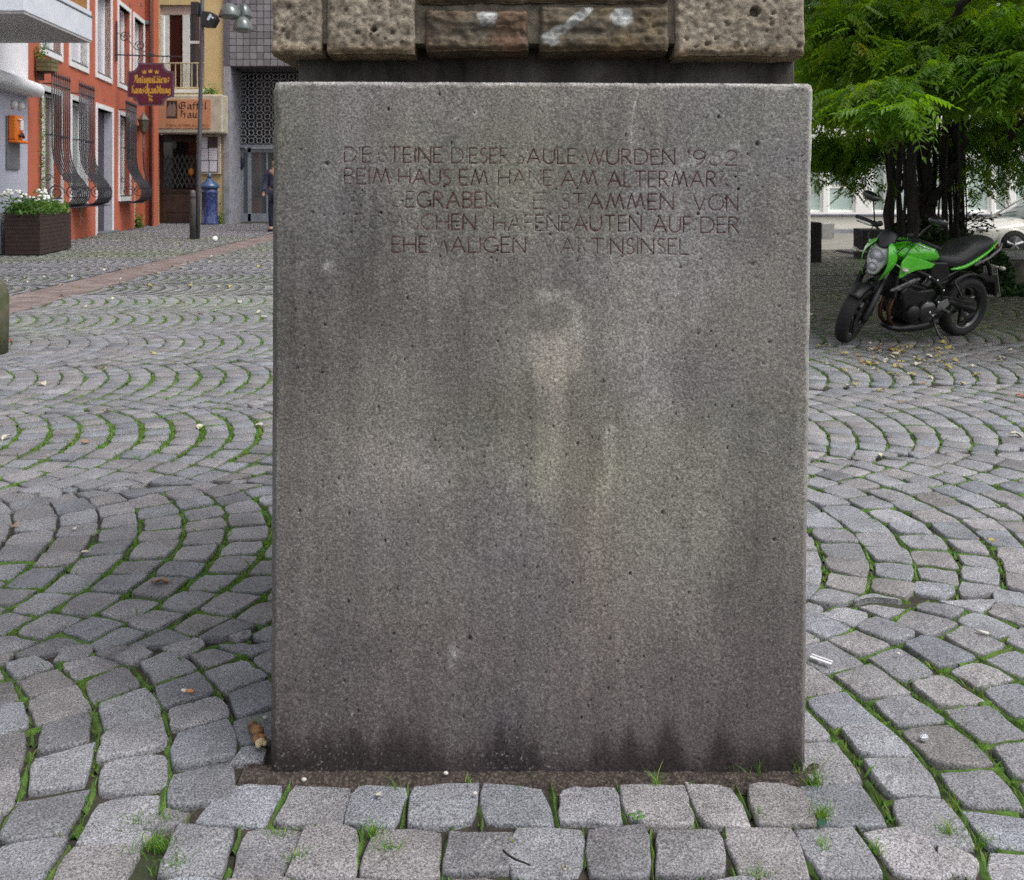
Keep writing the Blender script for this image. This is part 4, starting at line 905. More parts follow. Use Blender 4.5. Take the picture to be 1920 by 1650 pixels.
# ------------------------------------------------------------------ near pale building at the far left
pale = mat('pale_blue_render', (.40, .41, .50), (.46, .47, .56), rough=.8, scale=2, bump=.002, bscale=50); wht = mat('white_render', (.68, .68, .72), (.78, .78, .8), rough=.75, scale=1.5)
gb_ = thing('pale_shop_building', 'pale grey and white shop building with canopies at the left edge', 'building'); gb_.matrix_world = FM
sL, zC = -9.0, 3.35
mb = MB(); mb.box(sL, sA-.004, -.02, 5, -.05, zC); mb.build('lower_wall', pale, gb_)
mb = MB(); mb.box(sL, sA-.004, -.03, 5, zC, 12); mb.build('upper_wall', wht, gb_)
mb = MB(); mb.box(sL, -1.8, -.08, -.02, 1.1, 2.8); mb.build('shop_window', pane_d, gb_)
for z in (5.08, 5.62): mb = MB(); mb.box(sL, sA-.004, -.045, -.03, z, z+.02); mb.build('joint_line', greyd, gb_)
# rounded white canopy
mb = MB(); rings = []
for (s_, pr_) in ((sL, .50), (-2.6, .50), (-1.6, .48), (-.85, .46), (-.15, .42), (.0, .36), (.06, .24)):
    rings.append([(s_+.0, -.02, 3.24), (s_, -pr_*.85, 3.24), (s_, -pr_, 3.29), (s_, -pr_*1.03, 3.36), (s_, -pr_, 3.43), (s_, -pr_*.85, 3.50), (s_, -.02, 3.52)])
mb.loft(rings)
for r_ in (): pass
can = mb.build('canopy', wht, gb_, True)
# projecting bay above
bayw = mat('bay_cladding', (.55, .58, .64), (.62, .65, .70), rough=.5, scale=2); zb0 = 4.13; 
c1_ = PX(45, 20, 14.5); c2_ = PX(173, 77, 17.5)
bay = thing('projecting_bay', 'pale grey projecting upper bay cut by the top left corner', 'bay')
def fx(y): return -6.910-FK*y
poly = [(c1_.x, c1_.y), (c2_.x, c2_.y), (fx(c2_.y)-.02, c2_.y+.02), (fx(14.5)-.02, 14.5)]
mb = MB(); mb.prism(poly, 'xy', c1_.z, c1_.z+.44); mb.build('fascia', bayw, bay, bevel=.01)
def inset(pl, k): cx = sum(p[0] for p in pl)/4; cy = sum(p[1] for p in pl)/4; return [(cx+(p[0]-cx)*k, cy+(p[1]-cy)*k) for p in pl]
mb = MB(); mb.prism(inset(poly, .985), 'xy', c1_.z-.04, c1_.z-.002); mb.build('soffit', mat('soffit', (.36, .34, .34), (.42, .40, .40), rough=.8), bay)
mb = MB(); mb.prism(inset(poly, 1.012), 'xy', c1_.z+.445, c1_.z+.47); mb.build('trim', greyd, bay)
mb = MB(); mb.prism(inset(poly, .99), 'xy', c1_.z+.475, c1_.z+.56); mb.build('sill', bayw, bay)
mb = MB(); mb.prism(inset(poly, .93), 'xy', c1_.z+.562, c1_.z+2.6); mb.build('wood_panel', mat('orange_wood', (.24, .10, .02), (.36, .17, .04), rough=.6, scale=2, stretch=(1, 1, 9)), bay)
# orange wall phone
ph = thing('wall_phone', 'orange public phone on a grey wall panel at the left edge', 'phone'); ph.matrix_world = FM
def fl(px, py): return fac_s(px), fac_z(px, py)
s0, z0 = fl(8, 318)[0], fac_z(20, 318); s1 = fl(32, 0)[0]; z1 = fac_z(20, 219)
mb = MB(); mb.box(s0, s1, -.06, -.021, z0, z1); mb.build('panel', mat('panel_grey', (.13, .13, .14), (.17, .17, .18), rough=.5), ph, bevel=.008)
so_, se_ = fl(9, 0)[0], fl(24, 0)[0]; or2 = mat('orange_plastic', (.72, .16, .01), (.8, .2, .015), rough=.4)
mb = MB(); mb.box(so_, se_, -.20, -.061, fac_z(16, 262), fac_z(16, 217)); mb.box(so_, s1-.03, -.24, -.061, fac_z(16, 268), fac_z(16, 262.5)); mb.build('housing', or2, ph, bevel=.02)
mb = MB(); mb.cbox(((so_+se_)/2+.06, -.22, fac_z(16, 235)), (.12, .04, .20)); mb.cbox(((so_+se_)/2-.02, -.225, fac_z(16, 224)), (.22, .03, .03)); mb.build('keypad', whitep, ph, bevel=.01)
mb = MB(); mb.tube([(so_+.12, -.24, fac_z(16, 256)), (so_+.2, -.26, fac_z(16, 251)), (so_+.34, -.24, fac_z(16, 257))], .03, 6); mb.build('handset', black, ph)
for k, px in enumerate((21, 34)):
    wl = thing('wall_fitting', ['white round wall fitting above the phone, left one of the two', 'white round wall fitting above the phone, right one of the two'][k], 'fitting', group='white fittings above the phone'); wl.matrix_world = FM
    mb = MB(); mb.lathe([(.005, 0), (.09, 0), (.08, -.07), (.03, -.1), (.005, -.1)], (fac_s(px), -.021, fac_z(px, [196, 199][k])), 12, 'y'); mb.build('cap', frame_w, wl, True)

# ------------------------------------------------------------------ yellow house
YY = 33.0
yel = mat('yellow_render', (.60, .45, .21), (.68, .52, .27), rough=.85, scale=1.2, bump=.003, bscale=30, c3=(.45, .40, .2), scale3=4, amt3=.3)
def X_(px, Y=YY): return (px-960)/F*Y
def Z_(py, Y=YY): return H+(352-py)/F*Y
hy = thing('yellow_house', 'yellow house with tall white windows above a brown lattice door', 'house')
xL, xR = X_(294.5), X_(420)
hw_ = (X_(299), X_(383), Z_(165), Z_(9)); hd_ = (X_(293.5)+.02, X_(369), -.05, Z_(240))
mb = MB(); wall_open(mb, xL, xR, -.05, 13, YY, YY+.35, [hw_, (hd_[0], hd_[1], hd_[2], hd_[3])]); mb.build('wall', yel, hy)
mb = MB(); mb.box(xL, xR, YY+1.2, YY+1.3, 2.5, 13); mb.build('inner_wall', mat('dark_red_room', (.035, .012, .01), (.06, .02, .016), rough=.9), hy)
mb = MB(); mb.box(xL, xR, YY+.352, YY+1.19, 3.3, 3.42); mb.box(xL, xR, YY+.352, YY+1.19, 8.3, 8.42); mb.build('floor_slab', greyd, hy)
a, b, z0, z1 = hw_; wf = mat('cream_window_paint', (.62, .60, .56), (.72, .70, .66), rough=.6, scale=4)
pink = mat('pinkish_frame', (.42, .30, .26), (.5, .38, .33), rough=.7)
mb = MB(); mb.box(a, b, YY+.1, YY+.2, z1-.35, z1); mb.box(b-.22, b, YY+.1, YY+.2, z0, z1-.35); fr = mb.build('window_frame', pink, hy, bevel=.01)
for (pa, pb, yo) in ((299.5, 305, .04), (307.5, 315, .1), (341, 354, .06)):
    mb = MB(); mb.box(X_(pa), X_(pb), YY+yo, YY+yo+.09, z0+.02, z1-.36); mb.build('casement', wf, hy, bevel=.01)
mb = MB(); mb.box(X_(315), X_(341), YY+.15, YY+.165, z0, z1-.36); mb.build('pane', glass_mat('dark_red_glass', (.05, .015, .012), .03), hy)
mb = MB(); mb.box(X_(354), X_(383), YY+.12, YY+.135, z0, z1-.36); mb.build('pane', glass_mat('dark_glass', (.035, .05, .055)), hy)
mb = MB(); mb.box(X_(354), X_(383), YY+.10, YY+.118, Z_(81), Z_(76)); mb.build('glazing_bar', wf, hy)
rl = mat('cream_railing', (.45, .38, .22), (.55, .47, .3), rough=.6)
mb = MB(); mb.tube([(X_(297), YY-.08, Z_(119)), (X_(386), YY-.08, Z_(119))], .025, 6); mb.tube([(X_(297), YY-.08, Z_(165)), (X_(386), YY-.08, Z_(165))], .025, 6); rail = mb.build('railing', rl, hy)
for k in range(9): x = X_(300+k*10.2); mb = MB(); mb.tube([(x, YY-.08, Z_(165)), (x, YY-.08, Z_(119))], .018, 6); mb.build('baluster', rl, rail)
mb = MB(); mb.box(X_(294), X_(389), YY-.12, YY-.002, Z_(175), Z_(168)); mb.build('sill', wf, hy, bevel=.01)
# brown lattice door
dm = mat('dark_brown_wood', (.030, .014, .010), (.055, .026, .018), rough=.55, scale=3, stretch=(6, 6, 1)); a, b = X_(294), X_(369); yd = YY+.22
mb = MB(); mb.box(a, a+.12, yd, yd+.08, 0, Z_(252)); mb.box(b-.12, b, yd, yd+.08, 0, Z_(252)); mb.box(a+.12, b-.12, yd, yd+.08, 0, .25); mb.box(a+.12, b-.12, yd, yd+.08, Z_(362), Z_(355)); mb.box(a+.12, b-.12, yd, yd+.08, Z_(266), Z_(240))
dr = mb.build('door', dm, hy, bevel=.01)
mb = MB(); mb.box(a+.12, b-.12, yd+.03, yd+.07, .25, Z_(362)); mb.box(a+.25, b-.25, yd+.01, yd+.03, .4, Z_(366)); mb.build('lower_panel', mat('brown_panel', (.045, .02, .014), (.075, .035, .024), rough=.55, scale=3), dr, bevel=.01)
mb = MB(); mb.box(a+.12, b-.12, yd+.06, yd+.07, Z_(355), Z_(266)); mb.build('pane', glass_mat('black_glass', (.015, .012, .012)), dr)
lat = mat('grey_lattice', (.07, .06, .06), (.12, .11, .11), rough=.5); zl0, zl1 = Z_(352), Z_(290)
for k in range(-3, 7):
    for sg in (1, -1):
        xw = b-a-.24; x0_ = a+.12+k*xw/7*1.0; dz = zl1-zl0; pts = []
        p = (x0_, zl0) if sg == 1 else (x0_+xw*.45, zl0); q_ = (x0_+xw*.45, zl1) if sg == 1 else (x0_, zl1)
        def clip(p, q_):
            (x1, z1_), (x2, z2_) = p, q_; lo, hi = a+.13, b-.13
            t0, t1 = 0, 1
            if x2 != x1:
                for lim, s_ in ((lo, 1), (hi, -1)):
                    tt = (lim-x1)/(x2-x1)
                    if (x2-x1)*s_ > 0: t0 = max(t0, tt)
                    else: t1 = min(t1, tt)
            return None if t0 >= t1 else ((x1+(x2-x1)*t0, z1_+(z2_-z1_)*t0), (x1+(x2-x1)*t1, z1_+(z2_-z1_)*t1))
        r_ = clip(p, q_)
        if r_: mb = MB(); mb.tube([(r_[0][0], yd+.04-.008*sg, r_[0][1]), (r_[1][0], yd+.04-.008*sg, r_[1][1])], .02, 4); mb.build('lattice_bar', lat, dr)
mb = MB(); mb.ell((X_(323), yd-.01, Z_(271)), (.1, .03, .16)); mb.build('door_knocker', lat, dr)
# amber lamp glow behind the glass
mb = MB(); mb.ell((X_(354), yd+.02, Z_(322)), (.10, .05, .14)); mb.build('amber_lamp', mat('amber_glass', (.5, .16, .01), (.6, .22, .02), rough=.2), dr, True)
# fascia box sign
box = thing('fascia_sign', 'cream box sign with a salmon panel and black blackletter words over the brown door', 'sign')
crm = mat('cream_box', (.46, .41, .32), (.55, .50, .40), rough=.7, scale=3, c3=(.3, .28, .2), scale3=4, amt3=.4); yf = YY-.75
def XF(px): return X_(px, yf)
def ZF(py): return Z_(py, yf)
mb = MB(); mb.box(XF(284), XF(417), yf, YY-.002, ZF(250), ZF(177)); mb.build('box', crm, box, bevel=.06, seg=3)
sal = mat('salmon_panel', (.46, .20, .10), (.56, .27, .14), rough=.6, scale=1.2)
mb = MB(); mb.box(XF(297), XF(395.5), yf-.03, yf-.002, ZF(241), ZF(186)); pn = mb.build('panel', sal, box, bevel=.008)
mb = MB(); yq = yf-.033; fraktur(mb, 'Gaffel', XF(335), XF(389), ZF(204.5), ZF(191)-ZF(204.5), .055, yq); mb.build('lettering', mat('sign_black', (.03, .015, .015), (.05, .025, .02), rough=.6), box, fix=False)
mb = MB(); fraktur(mb, 'Haus', XF(336), XF(380), ZF(221), ZF(207)-ZF(221), .055, yq); mb.build('lettering', MATS['sign_black'], box, fix=False)
mb = MB(); mb.box(XF(313), XF(333), yf-.034, yf-.031, ZF(222), ZF(189)); mb.build('emblem_ground', MATS['sign_black'], box)
gabl = mat('gable_print', (.16, .10, .08), (.30, .20, .16), rough=.7, scale=22)
mb = MB(); mb.prism([(XF(314), ZF(218)), (XF(330), ZF(218)), (XF(330), ZF(199)), (XF(328), ZF(196)), (XF(326.5), ZF(191.5)), (XF(325), ZF(196)), (XF(323), ZF(198)), (XF(321), ZF(196)), (XF(319.5), ZF(191.5)), (XF(318), ZF(196)), (XF(316), ZF(200)), (XF(314), ZF(203))], 'xz', yf-.037, yf-.0345); mb.build('gable_emblem', gabl, box)
redt = mat('red_lettering', (.36, .10, .05), (.44, .14, .07), rough=.7); brt = mat('brown_lettering', (.22, .10, .05), (.28, .13, .07), rough=.7)
def plain(mb, txt, xa, xb, z, hgt, w_, y):
    tot = sum((FONT[c][0]+.25) if c != ' ' else .6 for c in txt); sx = (xb-xa)/tot; x = xa
    for c in txt:
        if c == ' ': x += .6*sx; continue
        for st in FONT[c][1]: nib(mb, [(x+p[0]*sx, z+p[1]*hgt) for p in st], w_, y, 30)
        x += (FONT[c][0]+.25)*sx
mb = MB(); plain(mb, 'PRIVATBRAUEREI', XF(313), XF(392), ZF(238), ZF(233)-ZF(238), .03, yq); mb.build('lettering', brt, box, fix=False)
q = random.Random(8); ivy2 = thing('ledge_weed', 'small green weed growing on the ledge above the salmon sign', 'plant'); leaf_cloud('foliage', ivy2, lambda r: (X_(r.gauss(400, 7)), YY-.1-r.random()*.3, Z_(177)+abs(r.gauss(0, .12))), 150, .05, leafy, q, (1, 2)); mb = MB(); mb.tube([(X_(400), YY-.2, Z_(178)), (X_(399), YY-.2, Z_(169))], .01, 5); mb.build('stem', MATS['vine_stem'], ivy2)
# notice case
nc = thing('notice_case', 'cream framed notice case with white papers beside the brown door', 'notice board')
yn = YY-.16; mb = MB(); mb.box(X_(374), X_(416), yn, YY-.002, Z_(327), Z_(253)); mb.build('frame', crm, nc, bevel=.02)
mb = MB(); mb.box(X_(376), X_(411), yn-.012, yn-.002, Z_(323), Z_(257)); mb.build('backing', mat('case_dark', (.05, .04, .045), (.08, .06, .07), rough=.4), nc)
pap = mat('paper', (.60, .60, .66), (.70, .70, .76), rough=.8, scale=3)
for (pa, pb, ya, yb_) in ((377, 392, 278, 257.5), (377, 393.5, 300.5, 279), (395, 410, 300.5, 278), (377, 394, 322, 302), (396, 409.5, 322, 302)):
    mb = MB(); mb.box(X_(pa), X_(pb), yn-.02, yn-.013, Z_(ya), Z_(yb_)); mb.build('paper', pap, nc)
    for k in range(5): pass
# blue cast-iron pillar
YB = 32.2; bp = thing('blue_pump_pillar', 'dark blue cast iron pillar with a domed cap by the brown door', 'pillar', (X_(393, YB), YB, 0))
blu = mat('dark_blue_paint', (.012, .030, .14), (.02, .045, .19), rough=.38, scale=6, coat=.4, c3=(.3, .3, .35), scale3=12, amt3=.25)
mb = MB(); mb.lathe([(.001, 0), (.30, 0), (.30, .06), (.275, .1), (.275, 1.1), (.29, 1.12), (.29, 1.17), (.27, 1.2), (.27, 1.26)], n=20); mb.build('body', blu, bp, True)
mb = MB(); mb.lathe([(.27, 1.26), (.33, 1.3), (.34, 1.36), (.28, 1.44), (.16, 1.54), (.10, 1.62), (.05, 1.64), (.001, 1.64)], n=20); cp = mb.build('cap', mat('blue_cap_paint', (.03, .07, .16), (.05, .10, .22), rough=.35, coat=.4), bp, True)
mb = MB(); mb.lathe([(.001, 1.60), (.05, 1.63), (.085, 1.70), (.06, 1.77), (.02, 1.80), (.015, 1.86), (.001, 1.90)], n=12); mb.build('finial', MATS['blue_cap_paint'], cp, True)
# ------------------------------------------------------------------ grey tiled building
gt = thing('grey_tiled_building', 'grey tiled building over a patterned screen and glass entrance', 'building')
tl = mat('grey_tile', (.19, .185, .20), (.27, .265, .275), rough=.45, scale=.9, attr='tone', c3=(.30, .29, .30), scale3=1.5, amt3=.5); tj = mat('tile_joint', (.07, .065, .075), (.10, .095, .105), rough=.9)
zo = Z_(125); xg0, xg1 = X_(430), X_(720)
mb = MB(); mb.box(xg0, xg1, YY+.03, YY+.6, zo, 13); mb.build('upper_wall', tj, gt)
pitch = 12.9/F*YY; tb = MB(); tb.c = (1, 1, 1, 1); tb.box(.012, pitch-.012, -.0, .035, .012, pitch-.012)
tmeshes = []
for k in range(6):
    tb.col = [(.8+.09*k,)*3+(1,)]*8; o = tb.build('tile', tl); tmeshes.append(o.data); 
    bpy.data.objects.remove(o)
q = random.Random(12)
far_t = MB()
for i in range(int((xg1-xg0)/pitch)):
    for j in range(11):
        if i < 12:
            o = bpy.data.objects.new('tile', q.choice(tmeshes)); COL.objects.link(o); o.parent = gt; o.location = (xg0+i*pitch, YY-.006, zo+.02+j*pitch)
        else: far_t.c = (q.uniform(.8, 1.2),)*3+(1,); far_t.box(xg0+i*pitch+.012, xg0+(i+1)*pitch-.012, YY-.006, YY+.029, zo+.032+j*pitch, zo+.008+(j+1)*pitch)
tag(far_t.build('tiles', tl, gt), kind='stuff')
gm = mat('grey_blue_metal', (.20, .22, .26), (.28, .30, .34), rough=.5, scale=3); gcol = mat('light_concrete', (.26, .26, .30), (.34, .34, .38), rough=.8, scale=3, c3=(.12, .13, .12), scale3=4, amt3=.4)
mb = MB(); mb.box(X_(420.5), X_(430), YY-.1, YY+.4, zo-.0, 13); mb.build('upper_pilaster', mat('dark_pilaster', (.10, .09, .12), (.14, .13, .16), rough=.7), gt)
mb = MB(); mb.box(X_(420.5), X_(432), YY-.1, YY+1.8, -.05, zo-.004); mb.build('pilaster', gcol, gt, bevel=.01)
YR = 34.2; mb = MB(); mb.box(X_(430), xg1, YY+.61, YR+3, zo-.05, zo+.15); mb.build('soffit', tj, gt)
mb = MB(); mb.box(X_(434, YR), X_(442, YR), YR-.3, YR+.2, -.05, Z_(272, YR)); mb.build('pier', mat('rough_pier', (.13, .13, .15), (.28, .28, .31), rough=.9, scale=9, bump=.02), gt, bevel=.01)
# patterned screen: rings joined by diagonals
rp = 15.0/F*YR; scr = mat('screen_concrete', (.34, .35, .35), (.44, .45, .44), rough=.7, scale=5)
cell = MB(); rings = []
for k in range(16):
    a = 2*math.pi*k/16; c_, s_ = math.cos(a), math.sin(a); rings.append([(c_*r_, y_, s_*r_) for (r_, y_) in ((.088, -.04), (.108, -.04), (.108, .04), (.088, .04))])
rings.append(rings[0]); cell.loft(rings, caps=False)
for a in (45, 135, 225, 315):
    c_, s_ = math.cos(R(a)), math.sin(R(a)); cell.tube([(c_*.10, 0, s_*.10), (c_*rp*.707, 0, s_*rp*.707)], .013, 4)
co = cell.build('screen_ring', scr, gt, True); zs0 = Z_(272, YR); zs1 = Z_(133, YR); first = True
extra = []
for i in range(14):
    for j in range(9):
        loc = (X_(441.5, YR)+rp*(i+.0), YR, zs0+rp*(j+.55))
        if first: co.location = loc; first = False
        else: o = co.copy(); COL.objects.link(o); o.location = loc
mb = MB(); mb.box(X_(433, YR), xg1, YR+.55, YR+.6, zs0, zo+.1); mb.build('screen_backing', mat('dark_blue_backing', (.02, .022, .035), (.035, .038, .055), rough=.3, spec=.6), gt)
mb = MB(); mb.box(X_(433, YR), xg1, YR-.08, YR+.1, Z_(277, YR), Z_(271.5, YR)); mb.build('screen_beam', gm, gt)
# glass entrance
z1 = Z_(277, YR); yd = YR+.1
mb = MB(); mb.box(X_(443, YR), X_(446.5, YR), yd-.08, yd, 0, z1); mb.box(X_(446.5, YR), X_(455, YR), yd-.02, yd+.05, .02, z1-.02); mb.box(X_(463, YR), X_(470, YR), yd-.03, yd+.05, .02, z1); mb.box(X_(446.5, YR), X_(530, YR), yd-.03, yd+.04, .0, .32); mb.box(X_(455, YR), X_(530, YR), yd-.03, yd+.04, z1-.18, z1-.021); mb.box(X_(498, YR), X_(501, YR), yd-.03, yd+.04, .32, z1-.18); ef = mb.build('entrance_frame', gm, gt, bevel=.01)
mb = MB(); mb.box(X_(455, YR), X_(540, YR), yd+.01, yd+.02, .3, z1-.1); mb.build('pane', glass_mat('grey_green_glass', (.06, .075, .08), .1), ef)
mb = MB(); mb.ell((X_(452, YR), yd-.06, Z_(305, YR)), (.10, .03, .26)); mb.build('door_handle', mat('handle_dark', (.01, .015, .035), (.02, .025, .05), rough=.4), ef, True)
mb = MB(); mb.box(X_(540, YR), xg1, yd, yd+.1, 0, z1); mb.build('lower_wall', gcol, gt)
ic = thing('intercom_panel', 'small white intercom panel with a dark top beside the glass entrance', 'intercom'); mb = MB(); mb.box(X_(433.5, YR), X_(441, YR), YR-.36, YR-.302, Z_(332, YR), Z_(309, YR)); mb.build('plate', mat('white_plate', (.55, .55, .6), (.6, .6, .65), rough=.5), ic, bevel=.006)
mb = MB(); mb.box(X_(432.5, YR), X_(442, YR), YR-.37, YR-.302, Z_(308, YR), Z_(303.5, YR)); mb.box(X_(435.5, YR), X_(439.5, YR), YR-.368, YR-.361, Z_(322, YR), Z_(317, YR)); mb.build('hood', black, ic)
q = random.Random(15)
for (nm, lab, px, py, w_, n, Y) in (('wall_weed', 'green weeds at the foot of the yellow wall right of the blue pillar', 414, 408, 5, 150, 32.7), ('corner_weed', 'tuft of green weeds by the cream side door of the orange house', 263, 408, 5, 180, 29.6)):
    t = thing(nm, lab, 'weeds'); leaf_cloud('foliage', t, lambda r: (X_(px+r.gauss(0, w_), Y), Y-r.random()*.3, abs(r.gauss(0, .25))), n, .06, leafy, q, (.8, 1.7)); mb = MB(); mb.tube([(X_(px, Y), Y-.1, -.02), (X_(px, Y), Y-.12, .3)], .008, 4); mb.build('stem', MATS['vine_stem'], t)

# ------------------------------------------------------------------ lamp pole, bollard, floodlights, dome lamps
YP = 23.0; pole_m = mat('pole_paint', (.055, .055, .065), (.085, .085, .10), rough=.5, scale=4)
lp = thing('street_lamp', 'slim dark grey street lamp pole carrying green dome lamps on an arm', 'street lamp')
xb_, xt_ = X_(370.5, YP), X_(381, YP); zt_ = 8.2
def pole_at(z): t = z/ (H+352*YP/F); return xb_+(X_(379.5, YP)-xb_)*t
mb = MB(); mb.tube([(pole_at(z), YP, z) for z in (-.02, 1.5, 3, 5, zt_)], [.058, .056, .053, .05, .045], 12); mb.build('pole', pole_m, lp, True)
mb = MB(); mb.tube([(pole_at(8.0), YP, 8.0), (pole_at(8)+.6, YP, 8.25), (X_(470, YP), YP, 8.2)], .035, 8); mb.build('arm', pole_m, lp, True)
dome = mat('green_dome', (.055, .075, .07), (.10, .125, .12), rough=.25, coat=.6, scale=3); dlens = mat('lamp_lens', (.16, .17, .14), (.22, .23, .2), rough=.3)
for (px, py, w_, yo) in ((431, 33, 20.5, 0), (457, 33, 15, .8), (455, 58, 18.5, .0)):
    Yd = YP+yo; x, z = X_(px, Yd), Z_(py, Yd); r_ = w_/F*Yd
    mb = MB(); mb.lathe([(r_, 0), (r_*.98, .06), (r_*.86, .19), (r_*.6, .30), (r_*.28, .355), (.03, .37)], (x, Yd, z), 20); dm_ = mb.build('lamp_dome', dome, lp, True)
    mb = MB(); mb.lathe([(r_*.96, .0), (r_*.6, -.035), (.01, -.05)], (x, Yd, z), 20); mb.build('lens', dlens, dm_, True)
    mb = MB(); mb.tube([(x, Yd, z+.36), (x, Yd, 8.2)], .022, 6); mb.tube([(x, Yd, z+.33), (x, Yd, z+.5)], .05, 8); mb.build('stem', pole_m, dm_)
fl1 = thing('floodlight', 'boxy black floodlight on the left side of the lamp pole', 'floodlight'); zc = Z_(18, YP); xp = pole_at(zc)
mb = MB(); mb.box(X_(361, YP), X_(375, YP), YP-.15, YP+.15, Z_(30, YP), Z_(5, YP)); mb.build('housing', black, fl1, bevel=.02)
mb = MB(); mb.box(X_(375, YP), xp, YP-.04, YP+.04, zc-.05, zc+.05); mb.build('bracket', black, fl1)
fl2 = thing('floodlight', 'tilted black floodlight with a pale face on the right side of the lamp pole', 'floodlight'); z2 = Z_(38, YP); xp = pole_at(z2)
mb = MB(); mb.prism([(X_(382, YP), Z_(51, YP)), (X_(402, YP), Z_(51.5, YP)), (X_(410, YP), Z_(37, YP)), (X_(405, YP), Z_(27, YP)), (X_(397, YP), Z_(24, YP)), (X_(382, YP), Z_(22, YP))], 'xz', YP-.16, YP+.14); mb.build('housing', black, fl2, bevel=.02)
mb = MB(); mb.prism([(X_(392, YP), Z_(39, YP)), (X_(396, YP), Z_(41, YP)), (X_(402, YP), Z_(31, YP)), (X_(398, YP), Z_(28, YP))], 'xz', YP-.19, YP-.162); mb.ell((X_(402.5, YP), YP-.17, Z_(36, YP)), (.03, .03, .03)); mb.build('lens', mat('flood_lens', (.5, .55, .65), (.6, .65, .72), rough=.15), fl2)
bo = thing('bollard', 'dark round metal bollard standing tight against the lamp pole', 'bollard', (X_(361.5, YP-.12), YP-.12, 0)); mb = MB(); mb.lathe([(.001, -.02), (.078, -.02), (.078, 1.15), (.065, 1.22), (.001, 1.25)], n=14); mb.build('post', mat('bollard_brown', (.055, .05, .05), (.09, .08, .075), rough=.55, scale=5), bo, True)
mb = MB(); mb.lathe([(.085, 1.05), (.085, 1.08)], n=14, caps=False); mb.build('collar', black, bo)
bl = thing('white_ball', 'white ball lying on the cobbles right of the lamp pole', 'ball', (X_(403, 21.9), 21.9, .065)); mb = MB(); mb.ell((0, 0, 0), (.065, .065, .065), 16, 10); mb.build('ball', mat('ball_white', (.8, .8, .8), (.9, .9, .9), rough=.4), bl, True)

# ------------------------------------------------------------------ planter
pw = mat('dark_slat_wood', (.022, .012, .009), (.042, .024, .018), rough=.7, scale=3, stretch=(2, 2, 12), bump=.002, bscale=60)
def planter(Yc, pc, depth, wid, label, flowers, seed):
    pt = thing('planter', label, 'planter'); x1_ = X_(pc, Yc); h_ = .80; ang = math.atan(FK); nsl = 10; sh = h_/nsl
    M = Matrix.Translation((x1_, Yc, 0)) @ Matrix.Rotation(0, 4, 'Z')
    sx_ = -FK*1.0
    for k in range(nsl):
        z0_, z1_ = .02+k*sh+.0025, .02+(k+1)*sh-.0025
        mb = MB(M); mb.prism([(-wid, 0), (0, 0), (0, .03), (-wid, .03)], 'xy', z0_, z1_); mb.build('slat', pw, pt, bevel=.003, seg=1)
        mb = MB(M); mb.prism([(.001, .0), (sx_*depth, depth), (sx_*depth-.03, depth), (-.029, .031)], 'xy', z0_, z1_); mb.build('slat', pw, pt, bevel=.003, seg=1)
    mb = MB(M); mb.prism([(-wid+.02, .035), (-.04, .035), (sx_*depth-.05, depth-.02), (-wid+.02+sx_*depth, depth-.02)], 'xy', 0, h_-.05); mb.build('soil', mat('planter_soil', (.02, .014, .01), (.05, .035, .025), rough=.95, scale=20), pt)
    q = random.Random(seed); nfn = lambda r: (lambda t: (x1_-wid*r.uniform(-.04, 1.05)+sx_*depth*t, Yc+depth*t+r.uniform(-.08, 0), h_-.05+abs(r.gauss(0, .14))*(1.15-.5*t)+.03))(r.random())
    fo = leaf_cloud('foliage', pt, nfn, 2600, .05, leafy, q, (.7, 1.9), .7)
    wh_ = mat('white_petals', (.8, .8, .76), (.85, .85, .8), rough=.7)
    for (px, py, yy) in flowers:
        c = PX(px, py, yy); mb = MB()
        for k in range(9):
            d_ = Vector((q.gauss(0, .05), q.gauss(0, .05), q.gauss(0, .035))); mb.ell(tuple(c+d_), (.04, .04, .03), 6, 4)
        mb.build('flower', wh_, pt, True)
planter(17.3, 75, 1.95, .67, 'dark brown slatted planter with white flowers in front of the orange house', [(17, 362, 17.5), (42, 366, 17.3), (80, 358, 17.9), (77, 371, 17.5), (3, 366, 17.4)], 41)
gp = thing('stone_trough', 'pale grey stone trough left of the slatted planter', 'trough', (X_(-13, 17.6), 17.7, 0)); mb = MB(); mb.box(-.25, .2, -.2, .3, 0, .83); mb.build('body', gcol, gp, bevel=.02)
# mossy bollard cut by the left edge
Yk = 7.1; sb = thing('mossy_stone_post', 'rounded mossy stone post cut off by the left edge of the picture', 'post', (X_(-28, Yk), Yk, 0)); msy = mat('mossy_stone', (.055, .055, .03), (.12, .11, .075), rough=.9, scale=7, bump=.006, bscale=60, c3=(.05, .08, .02), scale3=6, amt3=.7)
mb = MB(); mb.lathe([(.001, -.02), (.16, -.02), (.167, .2), (.168, .45), (.15, .53), (.11, .575), (.04, .59), (.001, .592)], n=20); mb.build('post', msy, sb, True)

